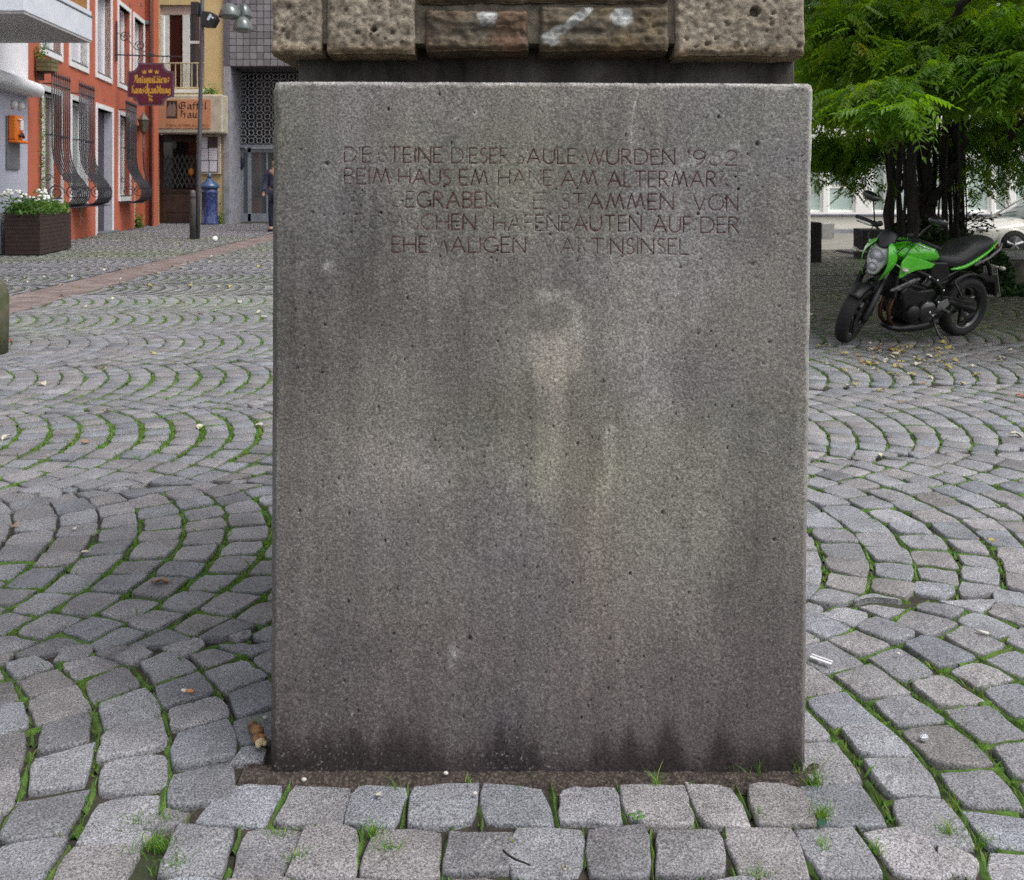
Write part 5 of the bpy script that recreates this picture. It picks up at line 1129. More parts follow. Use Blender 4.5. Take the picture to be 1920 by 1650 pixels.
# ------------------------------------------------------------------ person behind the plinth
def person():
    p = thing('person', 'person in a dark blue jacket and dark trousers half hidden behind the plinth', 'person', (X_(518, 26.9), 26.9, 0), (0, 0, R(165)), 1.26)
    j = {}
    V = [(0, 0, .95), (0, 0, 1.12), (0, -.02, 1.32), (0, -.01, 1.44), (0, .01, 1.52), (0, .04, 1.60), (0, .03, 1.70),
         (.09, 0, .90), (.11, .02, .50), (.12, -.01, .09), (.12, .12, .03), (-.09, 0, .90), (-.11, -.02, .50), (-.12, -.05, .09), (-.12, .08, .03),
         (.20, -.01, 1.40), (.26, .02, 1.12), (.25, .12, .90), (.25, .15, .82), (-.20, -.01, 1.40), (-.26, .0, 1.12), (-.24, .14, .93), (-.24, .18, .86)]
    E = [(0, 1), (1, 2), (2, 3), (3, 4), (4, 5), (5, 6), (0, 7), (7, 8), (8, 9), (9, 10), (0, 11), (11, 12), (12, 13), (13, 14), (3, 15), (15, 16), (16, 17), (17, 18), (3, 19), (19, 20), (20, 21), (21, 22)]
    rad = [.15, .15, .17, .12, .06, .10, .085, .10, .075, .055, .045, .10, .075, .055, .045, .085, .06, .045, .035, .085, .06, .045, .035]
    def skin(name, keep, add, m, parent, cutlo=None):
        idx_ = {v: i for i, v in enumerate(keep)}; me = bpy.data.meshes.new(name); me.from_pydata([V[v] for v in keep], [(idx_[a], idx_[b]) for a, b in E if a in idx_ and b in idx_], [])
        me.materials.append(m); o = bpy.data.objects.new(name, me); COL.objects.link(o); o.parent = parent
        s_ = o.modifiers.new('skin', 'SKIN'); s_.use_smooth_shade = True
        for i, v in enumerate(keep): me.skin_vertices[0].data[i].radius = ((rad[v]+add)*(1.15 if v in (1, 2, 3) else 1), (rad[v]+add)*(.8 if v in (1, 2, 3) else 1)); me.skin_vertices[0].data[i].use_root = (v == (0 if 0 in keep else keep[0]))
        o.modifiers.new('sub', 'SUBSURF').render_levels = 2; return o
    skin('body', list(range(23)), 0, mat('skin', (.42, .25, .18), (.46, .28, .2), rough=.6), p)
    skin('jacket', [0, 1, 2, 3, 4, 15, 16, 17, 19, 20, 21], .018, mat('dark_blue_cloth', (.035, .04, .075), (.055, .06, .10), rough=.9), p)
    skin('trousers', [0, 7, 8, 9, 11, 12, 13], .016, mat('navy_cloth', (.012, .016, .035), (.02, .025, .05), rough=.9), p)
    mb = MB(); mb.ell((0, .01, 1.70), (.095, .105, .11), 14, 10); mb.build('hair', mat('dark_hair', (.02, .014, .01), (.035, .025, .02), rough=.7), p, True)
    for sx_ in (.12, -.12): mb = MB(); mb.ell((sx_, .06 if sx_ > 0 else .02, .045), (.05, .13, .045), 10, 6); mb.build('shoe', black, p, True)
person()
# ------------------------------------------------------------------ white building on the right
YH = 26.0
hw2 = thing('white_building', 'bright white building with frosted windows over a dark sill band behind the trees', 'building')
wr = mat('bright_white_render', (.84, .83, .80), (.90, .89, .86), rough=.8, scale=1); frost = mat('frosted_glass', (.40, .50, .47), (.50, .60, .56), rough=.35, scale=.7, coat=.5)
frost2 = mat('upper_frosted_glass', (.26, .31, .28), (.36, .42, .39), rough=.35, scale=1.2, coat=.5)
def XH(px): return X_(px, YH)
def ZH(py): return Z_(py, YH)
zwt = ZH(294)
wins = [(730, 800), (812, 880), (950, 1020), (1032, 1100), (1170, 1240), (1252, 1320), (1375, 1440), (1480, 1544), (1553, 1605), (1635, 1664), (1672, 1730), (1745, 1800), (1813, 1859), (1866, 1893), (1904, 1960), (1975, 2040), (2060, 2120)]
holes = [(XH(a), XH(b), ZH(398), zwt) for a, b in wins]
hi = [(XH(a), XH(a)+1.2, zwt+1.5+k*3, zwt+3.1+k*3) for a, _ in wins for k in (0, 1) if a not in (1553, 1672)]
mb = MB(); wall_open(mb, XH(700), XH(2300), ZH(405), 12, YH, YH+.3, holes+hi); mb.build('wall', wr, hw2)
base_m = mat('cream_plinth', (.72, .69, .60), (.80, .77, .68), rough=.8, scale=2, c3=(.5, .48, .42), scale3=4, amt3=.3)
mb = MB(); mb.box(XH(700), XH(2300), YH+.03, YH+.3, -.02, ZH(406)); mb.build('base', base_m, hw2)
mb = MB(); mb.box(XH(700), XH(2300), YH-.06, YH+.029, ZH(405.5), ZH(401.5)); mb.build('sill_band', mat('slate_band', (.10, .10, .13), (.15, .15, .18), rough=.5), hw2, bevel=.008)
mb = MB(); mb.box(XH(700), XH(2300), YH+1, YH+1.1, 0, 12); mb.build('inner_wall', frost2, hw2)
for n, (a, b, z0, z1) in enumerate(holes+hi):
    f = .07; mb = MB(); mb.box(a, a+f, YH+.08, YH+.16, z0, z1); mb.box(b-f, b, YH+.08, YH+.16, z0, z1); mb.box(a+f, b-f, YH+.08, YH+.16, z0, z0+f); mb.box(a+f, b-f, YH+.08, YH+.16, z1-f, z1)
    if n == 8: mb.box(a+f, b-f, YH+.08, YH+.16, ZH(353), ZH(347))
    o = mb.build('window_frame', wr, hw2, bevel=.006)
    if n in (8,): segs = [(z0+f, ZH(353), frost), (ZH(347), z1-f, frost2)]
    elif n == 7: segs = [(z0+f, ZH(365), frost), (ZH(365), z1-f, frost2)]
    else: segs = [(z0+f, z1-f, frost2 if n % 2 == 1 else frost)]
    for (za, zb2, m_) in segs: mb = MB(); mb.box(a+f, b-f, YH+.11, YH+.125, za, zb2); mb.build('pane', m_, o)
mb = MB(); mb.box(XH(700), XH(2300), YH-.15, YH+.0-.002, -.02, .12); mb.build('kerb', mat('grey_kerb', (.2, .2, .22), (.3, .3, .32), rough=.85, scale=4), None, bevel=.01)['kind'] = 'structure'

# ------------------------------------------------------------------ stone cubes and bench
dkm = mat('dark_stone', (.012, .011, .013), (.026, .023, .022), rough=.85, scale=6, bump=.004, bscale=60); lgm = mat('pale_cube_stone', (.20, .20, .19), (.34, .34, .33), rough=.9, scale=12, bump=.004, bscale=80)
def cube(name, label, px0, px1, pt, pb, m, dep, cat='stone block', grp=None, bev=.015):
    Y = GY(pb); t = thing(name, label, cat, (X_((px0+px1)/2, Y), Y, 0), group=grp); w_ = (px1-px0)/F*Y/2; mb = MB(); mb.box(-w_, w_, 0, dep, -.03, Z_(pt, Y)); mb.build('block', m, t, bevel=bev); return t
cube('stone_block', 'tall dark stone block at the right edge of the plinth', 1508, 1541, 417, 492, dkm, .5)
cube('stone_block', 'small pale grey stone cube in front of the white building', 1541.5, 1565, 419, 449, lgm, .45)
cube('stone_block', 'dark stone block behind the front wheel of the green motorcycle', 1619, 1662, 430, 486, dkm, .5)
gr_ = thing('ground_grate', 'flat dark iron grate lying on the ground left of the dark block', 'grate'); Yg = GY(474)
mb = MB(); mb.box(X_(1583, Yg), X_(1622, Yg), Yg-.35, Yg+.5, -.02, .03); mb.build('frame', black, gr_)
for k in range(7): x = X_(1586+k*5, Yg); mb = MB(); mb.box(x, x+.02, Yg-.3, Yg+.45, .031, .045); mb.build('bar', mat('worn_iron', (.08, .08, .085), (.13, .13, .135), rough=.4), gr_)
bn = thing('stone_bench', 'heavy concrete bench with a mossy back at the right edge', 'bench'); Yb_ = GY(545); bm_ = mat('bench_concrete', (.085, .08, .065), (.17, .155, .13), rough=.9, scale=7, bump=.004, bscale=70, c3=(.06, .07, .035), scale3=4, amt3=.6)
mb = MB(); mb.box(X_(1888, Yb_), X_(2050, Yb_), Yb_, Yb_+.62, -.03, Z_(487, Yb_)-.005); mb.build('base', bm_, bn, bevel=.012)
mb = MB(); mb.box(X_(1872, Yb_), X_(2060, Yb_), Yb_-.03, Yb_+.85, Z_(487, Yb_), Z_(481, Yb_)+.02); mb.build('seat', lgm, bn, bevel=.012)
mb = MB(); mb.box(X_(1893, Yb_)+.1, X_(2060, Yb_)+.3, Yb_+.9, Yb_+1.15, 0, Z_(468, Yb_+.9)); mb.build('back', mat('mossy_back', (.05, .07, .03), (.12, .14, .08), rough=.95, scale=6), bn, bevel=.012)
mb = MB(); mb.lathe([(.001, -.004), (.03, -.004), (.03, 0.01), (.001, .01)], (X_(1907, Yb_), Yb_, Z_(497, Yb_)), 10, 'y'); mb.build('bolt_hole', black, bn)

# ------------------------------------------------------------------ car
def car():
    t = thing('parked_car', 'cream white car parked beyond the bench cut by the right edge', 'car', (X_(1884, 16.9), 17.3, 0), (0, 0, 0), .80)
    paint = mat('cream_car_paint', (.74, .72, .66), (.78, .76, .70), rough=.25, coat=1, scale=1); gl = glass_mat('car_glass', (.10, .13, .13), .03); tyr = mat('tyre_rubber', (.009, .009, .010), (.017, .017, .018), rough=.8, scale=30)
    silver = mat('alloy', (.42, .42, .44), (.52, .52, .54), rough=.3, metal=.8)
    # stations: x, z bottom, z belt, z top centre, half width
    st = [(-.78, .36, .55, .62, .55), (-.72, .26, .62, .70, .72), (-.5, .22, .68, .80, .82), (0, .20, .74, .88, .87), (.55, .20, .82, .95, .88), (1.2, .20, .88, .97, .89), (2.2, .20, .90, .98, .89), (2.9, .22, .92, 1.0, .87), (3.4, .3, .92, 1.0, .78), (3.6, .4, .8, .86, .6)]
    rings = []
    for (x, zb_, zl, zt2, hw) in st:
        P_ = [(-hw*.9, zb_), (-hw, zb_+.12), (-hw*1.01, (zb_+zl)/2), (-hw*.97, zl), (-hw*.7, zt2-.02), (0, zt2), (hw*.7, zt2-.02), (hw*.97, zl), (hw*1.01, (zb_+zl)/2), (hw, zb_+.12), (hw*.9, zb_)]
        rings.append([(x, y, z) for y, z in P_])
    mb = MB(); mb.loft(rings); body = mb.build('body', paint, t, True, subs=2)
    rings = []
    for (x, z, hw) in ((.42, .94, .70), (1.15, 1.40, .60), (1.6, 1.47, .58), (2.3, 1.44, .57), (3.1, .98, .66)):
        rings.append([(x, -hw-.0, .86), (x, -hw, min(z, .97)), (x, -hw*.93 if z > 1 else -hw, z-.05 if z > 1 else z), (x, -hw*.7, z), (x, 0, z+.015), (x, hw*.7, z), (x, hw*.93 if z > 1 else hw, z-.05 if z > 1 else z), (x, hw, min(z, .97)), (x, hw, .86)])
    mb = MB(); mb.loft(rings); mb.build('windscreen', gl, t, True)
    mb = MB(); 
    for sg in (-1, 1): mb.tube([(.36, sg*.74, .92), (1.12, sg*.63, 1.42), (1.6, sg*.6, 1.49), (2.3, sg*.59, 1.46), (3.15, sg*.70, .97)], .028, 6)
    mb.build('roof_pillar', paint, t, True)
    mb = MB(); mb.box(1.15, 2.35, -.57, .57, 1.45, 1.495); mb.build('roof', paint, t, bevel=.03)
    for (wx_, wy) in ((0, -.80), (0, .80), (2.6, -.80), (2.6, .80)):
        sg = 1 if wy > 0 else -1; w_ = MB(); w_.lathe([(.205, -.10), (.29, -.10), (.315, -.07), (.315, .07), (.29, .10), (.205, .10)], (wx_, wy+sg*.02, .315), 28, 'y', caps=False); wh = w_.build('wheel', tyr, t, True)
        m3 = MB(); m3.lathe([(.001, sg*.03), (.19, sg*.03), (.205, sg*.09), (.215, sg*.1)], (wx_, wy+sg*.02, .315), 28, 'y'); m3.build('rim', mat('rim_dark', (.03, .03, .035), (.05, .05, .05), rough=.4), wh, True)
        for k in range(5):
            a = R(90+72*k); m3 = MB(); c_, s_ = math.cos(a), math.sin(a); yq2 = wy+sg*.12; m3.tube([(wx_+c_*.03, yq2, .315+s_*.03), (wx_+c_*.20, yq2, .315+s_*.20)], [.035, .045], 4); m3.build('spoke', silver, wh, bevel=.005)
        m3 = MB(); m3.ell((wx_, wy+sg*.13, .315), (.04, .02, .04), 10, 6); m3.build('hub', silver, wh, True)
        m3 = MB(); m3.lathe([(.33, -.04), (.37, -.04), (.375, .02), (.345, .04)], (wx_, wy+sg*.07, .315), 24, 'y', caps=False, a0=-.1, a1=math.pi+.1); m3.build('wheel_arch', black if 0 else paint, t, True)
        m3 = MB(); m3.lathe([(.36, -.0), (.32, 0.0)], (wx_, wy+sg*.085, .315), 24, 'y', caps=False, a0=-.15, a1=math.pi+.15); m3.build('arch_gap', black, t)
    for sg in (-1, 1):
        m3 = MB(); m3.ell((-.58, sg*.62, .66), (.16, .13, .075), 12, 8); m3.build('headlight', glass_mat('lamp_glass', (.5, .5, .5), .05), t, True)
        m3 = MB(); m3.ell((.62, sg*.93, .98), (.06, .1, .065), 10, 6); m3.build('wing_mirror', paint, t, True)
    m3 = MB(); m3.box(-.80, -.74, -.5, .5, .36, .44); m3.build('grille', black, t, bevel=.01)
car()

# ------------------------------------------------------------------ climbing-tree canopy with trunks
bark = mat('dark_bark', (.010, .008, .007), (.026, .021, .017), rough=.95, scale=5, stretch=(5, 5, 1), bump=.012, bscale=20)
trn = random.Random(77)
def trunk_pts(px0, py0, px1, py1, Y, wob, n=7, Y1=None):
    pts = []
    for k in range(n+1):
        t = k/n; p = PX(px0+(px1-px0)*t, py0+(py1-py0)*t, Y+((Y1 or Y)-Y)*t); p.x += wob*math.sin(k*1.7+px0)*(.3+t*.7 if k else 0); p.y += wob*math.cos(k*2.1+px0); pts.append(p)
    pts[0].z = min(pts[0].z, -.02) if py0 > 500 else pts[0].z
    return pts
TR = thing('climbing_tree', 'dense dark green climbing tree with many thin twisted trunks over the motorcycle', 'tree')
Yt = 11.2; bot = 352+F*H/Yt
specs = [(1672, 1664, .058), (1688, 1684, .036), (1697, 1695, .022), (1712, 1708, .058), (1742, 1735, .062), (1752, 1752, .028), (1768, 1770, .028), (1782, 1781, .03), (1792, 1794, .032), (1802, 1803, .034), (1660, 1677, .03), (1728, 1700, .02), (1730, 1722, .035), (1680, 1690, .014), (1705, 1702, .012), (1721, 1726, .014), (1760, 1762, .013), (1775, 1774, .012), (1787, 1789, .013), (1797, 1799, .012), (1808, 1806, .014), (1812, 1809, .01), (1668, 1682, .013)]
for i, (a, b, r_) in enumerate(specs):
    Y = Yt+trn.uniform(-.7, .7); bt = 352+F*H/Y; pts = trunk_pts(a, bt, b, 120, Y, .012 if r_ < .05 else .025, 9); mb = MB(); mb.tube(pts, [r_*1.25]+[r_*trn.uniform(.8, 1.15) for _ in range(9)], 9); mb.build('trunk', bark, TR, True)
    if r_ > .05:
        for k in range(2):
            pv = [p+Vector((math.cos(j*.9+k*2)*r_*1.05, math.sin(j*.9+k*2)*r_*1.05, 0)) for j, p in enumerate(pts)]; mb = MB(); mb.tube(pv, r_*.28, 6); mb.build('vine_stem', bark, TR, True)
for (x0_, y0_, x1_, y1_, Y, r_, Y2) in ((1744, 385, 1800, 300, Yt, .07, Yt-.3), (1800, 300, 1812, 230, Yt-.3, .05, Yt-.5), (1765, 60, 1850, -40, 7.6, .042, 7.0), (1768, 58, 1778, 140, 7.6, .05, 9.0), (1800, 172, 1940, 178, 8.6, .045, 8.6), (1893, 260, 1925, 205, 10, .035, 9.5),
        (1540, 235, 1600, 205, 9, .012, 8), (1560, 240, 1640, 180, 8.2, .010, 7.8), (1750, 220, 1830, 150, 7.6, .009, 7.2), (1840, 180, 1925, 90, 7.8, .010, 7.4), (1700, 120, 1600, 60, 9, .03, 8), (1780, 150, 1900, 60, 9.5, .04, 9), (1735, 380, 1710, 330, Yt, .025, Yt), (1690, 360, 1700, 300, Yt, .02, Yt)):
    mb = MB(); mb.tube(trunk_pts(x0_, y0_, x1_, y1_, Y, .04 if r_ > .02 else .02, 6, Y2), [r_*(1-.07*k) for k in range(7)], 7); mb.build('branch', bark, TR, True)
for (pts_px) in (((1815, 300, 1825, 335, 1838, 342, 1850, 320, 1856, 300)), ((1815, 325, 1830, 350, 1862, 370, 1885, 390)), ((1850, 335, 1860, 345, 1868, 330)), ((1880, 160, 1870, 250, 1872, 330))):
    pp = [PX(pts_px[i], pts_px[i+1], 10.2) for i in range(0, len(pts_px), 2)]; mb = MB(); mb.tube(pp, .006, 5); mb.build('tendril', bark, TR, True)
# compound leaves
def leaf_template(npair, L, lw, rnd, droop):
    V, Fq = [], []
    for k in range(npair+1):                # leaf stalk, one node for each pair of leaflets
        t = .18+.78*k/npair if k < npair else 1.0; V += [Vector((L*t, -.0018, -droop*L*t*t)), Vector((L*t, .0018, -droop*L*t*t))]
    for k in range(npair): Fq.append((2*k, 2*k+2, 2*k+3, 2*k+1))
    for k in range(npair*2+1):
        if k == npair*2: base = Vector((L, 0, -droop*L)); dirn = Vector((1, 0, -.5*droop)).normalized()
        else:
            t = .18+.78*(k//2)/npair; sg = 1 if k % 2 else -1; base = Vector((L*t, 0, -droop*L*t*t)); dirn = Vector((.45, sg*.85, -.25-.3*rnd.random())).normalized()
        ll = lw*rnd.uniform(.85, 1.15)*(1-.25*abs(.5-(k/(2*npair+1)))); sd_ = dirn.cross(Vector((0, 0, 1))).normalized()*ll*.21; n0 = len(V)
        tipd = dirn*ll; V += [base+tipd*.38-sd_+Vector((0, 0, .004)), base+tipd+Vector((0, 0, -ll*.12)), base+tipd*.38+sd_+Vector((0, 0, .004))]; Fq.append((min(2*(k//2)+(k % 2), 2*npair+1), n0, n0+1, n0+2))
    return np.array([tuple(v) for v in V]), np.array(Fq)
leafm = mat('tree_leaf', (.080, .175, .018), (.155, .285, .028), rough=.45, scale=2.5, attr='tone', trans=.55, spec=.35)
temps = [leaf_template(5+k % 2, .235, .072, trn, .25+.2*(k % 3)) for k in range(5)]
def hb(x, y):                              # underside of the roof of leaves
    return 2.25+.16*math.sin(x*1.3+y*.7)+.10*math.sin(x*2.9-y*1.9)
pts = []
lr = random.Random(1234)
def clump(n, c, r):
    for _ in range(n):
        while True:
            d = Vector((lr.uniform(-1, 1), lr.uniform(-1, 1), lr.uniform(-1, 1)))
            if d.length < 1: break
        pts.append((c[0]+d.x*r[0], c[1]+d.y*r[1], c[2]+d.z*r[2]))
# main roof: many clumps, thick
for _ in range(330):
    y = lr.uniform(7.4, 15.2); x = lr.uniform(2.55, 11.0)*1.0; 
    if x < 2.55+max(0, (y-7))*.14: x += .5
    z = hb(x, y)+lr.uniform(.05, 1.9)**1.0
    clump(28, (x, y, z), (.6, .6, .26))
for _ in range(30):                        # added curtain of leaves past the right edge, blocking side light
    y = lr.uniform(6.5, 11.5); clump(26, (10.2+lr.uniform(0, 1.4), y, lr.uniform(.9, 2.3)), (.6, .6, .35))
for _ in range(180):                        # top and outer skin
    y = lr.uniform(7.0, 15.2); x = lr.uniform(2.7, 11.2); clump(22, (x, y, hb(x, y)+1.9+lr.uniform(0, .7)), (.6, .6, .25))
# added leaf layer, mostly out of view, to darken the ground (larger leaf faces)
UPF = [(lr.uniform(2.7, 11.2), lr.uniform(7.3, 15.4)) for _ in range(18000)]
UPF += [(lr.uniform(4.6, 10), lr.uniform(5.6, 7.4)) for _ in range(1500)]
TRV = [(x, y, hb(x, y)+lr.uniform(.45, 2.6)+(.25 if y < 7.4 else 0)) for x, y in UPF]
TRV = np.array([p for p in TRV if p[1] > 10.5 or 352-(p[2]-H)*F/p[1] < -45])
# front fringe and hanging sprays: (px, py, Y, n, rx px, rz px)
for (px, py, Y, n, rx, rz) in ((1560, 40, 8.6, 190, 50, 30), (1640, 30, 8.3, 230, 60, 36), (1720, 40, 8, 200, 60, 40), (1600, 85, 8.2, 170, 60, 22), (1680, 100, 7.8, 170, 60, 26), (1540, 110, 8.8, 130, 40, 22), (1750, 105, 7.6, 110, 50, 24), (1500, 130, 10, 90, 26, 20),
        (1600, 175, 7.6, 150, 46, 22), (1660, 165, 7.4, 180, 55, 24), (1580, 200, 7.6, 70, 30, 14), (1640, 200, 7.2, 90, 45, 12), (1700, 185, 6.7, 26, 26, 14), (1690, 228, 7.2, 26, 16, 10), (1720, 130, 7.4, 80, 40, 20),
        (1800, 60, 7.6, 200, 60, 44), (1870, 50, 7.2, 240, 60, 50), (1830, 120, 7.2, 180, 60, 24), (1890, 120, 7.0, 150, 45, 28), (1800, 160, 7.4, 120, 40, 16), (1850, 155, 7.1, 90, 50, 12), (1900, 160, 7.2, 60, 25, 12),
        (1530, 265, 12.6, 170, 34, 30), (1570, 275, 12.2, 200, 40, 30), (1610, 270, 12.5, 200, 40, 30), (1540, 298, 12.4, 80, 26, 14), (1590, 305, 12.2, 90, 26, 18), (1605, 332, 12.2, 34, 14, 16), (1611, 362, 12.2, 16, 8, 14), (1655, 285, 12.0, 60, 14, 20), (1528, 330, 12.4, 14, 12, 8), (1655, 338, 11.6, 8, 16, 5),
        (1850, 230, 11.5, 220, 60, 30), (1900, 240, 11.5, 200, 40, 32), (1830, 258, 11.2, 80, 40, 14), (1890, 275, 11.4, 90, 34, 16), (1880, 305, 11.2, 30, 14, 22), (1907, 300, 11.2, 46, 14, 22), (1888, 340, 11.0, 22, 12, 20), (1870, 345, 11, 12, 10, 16), (1825, 305, 10.8, 24, 12, 16), (1826, 340, 10.6, 14, 8, 22),
        (1700, 250, 12.8, 160, 60, 22), (1760, 255, 12.8, 160, 60, 24), (1760, 300, 12, 40, 30, 22), (1782, 320, 11.8, 16, 14, 30), (1735, 330, 12.5, 26, 8, 40), (1720, 300, 12, 20, 20, 20)):
    c = PX(px, py, Y); clump(n, c, (rx/F*Y, .5 if Y < 9 else .7, rz/F*Y))
pts = [p for p in pts if not (960+F*p[0]/p[1] < 1533 and 352-(p[2]-H)*F/p[1] < 24)]
L0 = []
for p in pts:
    T_ = temps[lr.randrange(5)]; yaw = lr.uniform(0, 6.283); pit_ = lr.uniform(-.1, .75); rol = lr.uniform(-.5, .5)
    Rm = (Matrix.Rotation(yaw, 3, 'Z') @ Matrix.Rotation(pit_, 3, 'Y') @ Matrix.Rotation(rol, 3, 'X')); L0.append((p, T_, Rm, lr.uniform(.7, 1.15)))
def vis(p):
    px, py = 960+F*p[0]/p[1], 352-(p[2]-H)*F/p[1]
    return (1515 < px < 1915 and 0 < py < 400)
sel = sorted([i for i, l in enumerate(L0) if vis(l[0])], key=lambda i: L0[i][0][1])[:285]; sels = set(sel)
V, Fq, T = [], [], []; base = 0; lmesh = []
for (v, f) in temps:
    for t in ((.9, .95, .8), (1.25, 1.3, 1.1), (.7, .8, .75)):
        o = big_mesh('leaf', v, f, leafm, None, False, {'tone': np.tile(np.array(t, np.float32), (len(v), 1))}); lmesh.append(o.data); bpy.data.objects.remove(o)
for i, (p, T_, Rm, s_) in enumerate(L0):
    if i in sels:
        ti = temps.index(T_) if False else next(k for k in range(5) if temps[k] is T_); o = bpy.data.objects.new('leaf', lmesh[ti*3+lr.randrange(3)]); COL.objects.link(o); o.parent = TR
        o.matrix_world = Matrix.Translation(p) @ Rm.to_4x4() @ Matrix.Scale(s_, 4); continue
    v, f = T_; vv = (v*s_) @ np.array(Rm.transposed())+np.array(p); V.append(vv); Fq.append(f+base); base += len(v)
    t = lr.gauss(1, .2); yel_ = 1.5 if lr.random() < .02 else 1; T.append(np.tile(np.array([t*lr.uniform(.85, 1.2)*yel_*1.0, t, t*lr.uniform(.7, 1.1)]), (len(v), 1)))
tag(big_mesh('crown', np.concatenate(V), np.concatenate(Fq), leafm, TR, False, {'tone': np.concatenate(T)}), kind='stuff')
print('leaves', len(L0))
_it = iter(TRV)
tag(leaf_cloud('shadow_layer', TR, lambda r: tuple(next(_it)), len(TRV), .115, mat('shadow_layer_leaf', (.035, .10, .012), (.06, .15, .02), rough=.5, scale=3, attr='tone', trans=.2), lr, (.7, 1.3)), kind='stuff')
# dark ivy mound round the trunks, small shrub behind the rear wheel
iv2 = thing('ivy_mound', 'dark ivy mound growing round the foot of the tree trunks', 'ivy'); q = random.Random(51)
darkleaf = mat('dark_leaf', (.018, .042, .012), (.035, .075, .02), rough=.5, scale=5, attr='tone', trans=.2)
def mound(cx, cy, rx, ry, hz):
    def f(r):
        a = r.uniform(0, 6.283); e = math.sqrt(r.random()); z = hz*math.sqrt(max(0, 1-e*e*.9))*r.uniform(.1, 1.02); return (cx+rx*e*math.cos(a), cy+ry*e*math.sin(a), z)
    return f
leaf_cloud('foliage', iv2, mound(X_(1722, 11.4), 11.4, .46, .6, 1.0), 5200, .045, darkleaf, q, (.6, 1.3))
leaf_cloud('foliage', iv2, mound(X_(1790, 11.6), 11.6, .50, .6, .78), 4200, .045, darkleaf, q, (.6, 1.3))
for k in range(10):
    a = q.uniform(0, 6.28); mb = MB(); x, y = X_(1745, 11.4)+math.cos(a)*.4, 11.4+math.sin(a)*.4; mb.tube([(x, y, -.02), (x+.05, y, .4), (x-.03, y, .8)], .012, 5); mb.build('stem', bark, iv2)
tw = thing('leafy_twigs', 'loose dark leafy twigs reaching right towards the cream car', 'twigs'); 
for (px0, py0, px1, py1) in ((1800, 430, 1870, 408), (1800, 440, 1850, 425), (1805, 420, 1845, 398), (1790, 405, 1822, 385), (1800, 412, 1868, 428)):
    pp = [PX(px0+(px1-px0)*t, py0+(py1-py0)*t-6*math.sin(t*3.1), 11.0) for t in (0, .25, .5, .75, 1)]; mb = MB(); mb.tube(pp, .006, 4); mb.build('twig', bark, tw)
    leaf_cloud('foliage', tw, lambda r: tuple(pp[0].lerp(pp[-1], r.random())+Vector((r.gauss(0, .04), r.gauss(0, .04), r.gauss(0, .04)))), 24, .032, darkleaf, q, (.4, 1.0))
sh = thing('low_shrub', 'low dark green shrub against the bench behind the rear wheel', 'shrub'); Ys = 11.2
leaf_cloud('foliage', sh, mound(X_(1868, Ys), Ys, .20, .25, .55), 1800, .035, darkleaf, q, (.6, 1.6)); leaf_cloud('foliage', sh, mound(X_(1885, Ys-.2), Ys-.25, .42, .16, .16), 1100, .035, darkleaf, q, (.8, 2.0))
mb = MB(); mb.tube([(X_(1868, Ys), Ys, 0), (X_(1866, Ys), Ys, .4)], .015, 5); mb.build('stem', bark, sh)
bw = thing('wire_basket', 'small grey wire basket with rubbish behind the rear wheel of the motorcycle', 'basket'); Yw = 10.2; wire = mat('grey_wire', (.20, .20, .19), (.3, .3, .28), rough=.5)
x0_, x1_, z0_, z1_ = X_(1838, Yw), X_(1862, Yw), .08, Z_(500, Yw)
for k in range(7): x = x0_+(x1_-x0_)*k/6; mb = MB(); mb.tube([(x+.04, Yw, z1_), (x+.08, Yw, z0_)], .006, 4); mb.build('wire', wire, bw)
for k in range(5): z = z0_+(z1_-z0_)*k/4; mb = MB(); mb.tube([(x0_+.08-.04*k/4, Yw, z), (x1_+.08-.04*k/4, Yw, z)], .006, 4); mb.build('wire', wire, bw)
mb = MB(); mb.box(x0_+.1, x1_+.02, Yw+.02, Yw+.12, z0_+.14, z0_+.20); mb.build('red_wrapper', mat('red_wrapper', (.25, .02, .02), (.35, .04, .03), rough=.5), bw, bevel=.01)
mb = MB(); mb.box(x0_+.03, x1_-.0, Yw+.13, Yw+.3, z0_, z0_+.12); mb.build('bag', mat('grey_bag', (.12, .12, .11), (.2, .2, .18), rough=.6, scale=12, bump=.02), bw, bevel=.03)
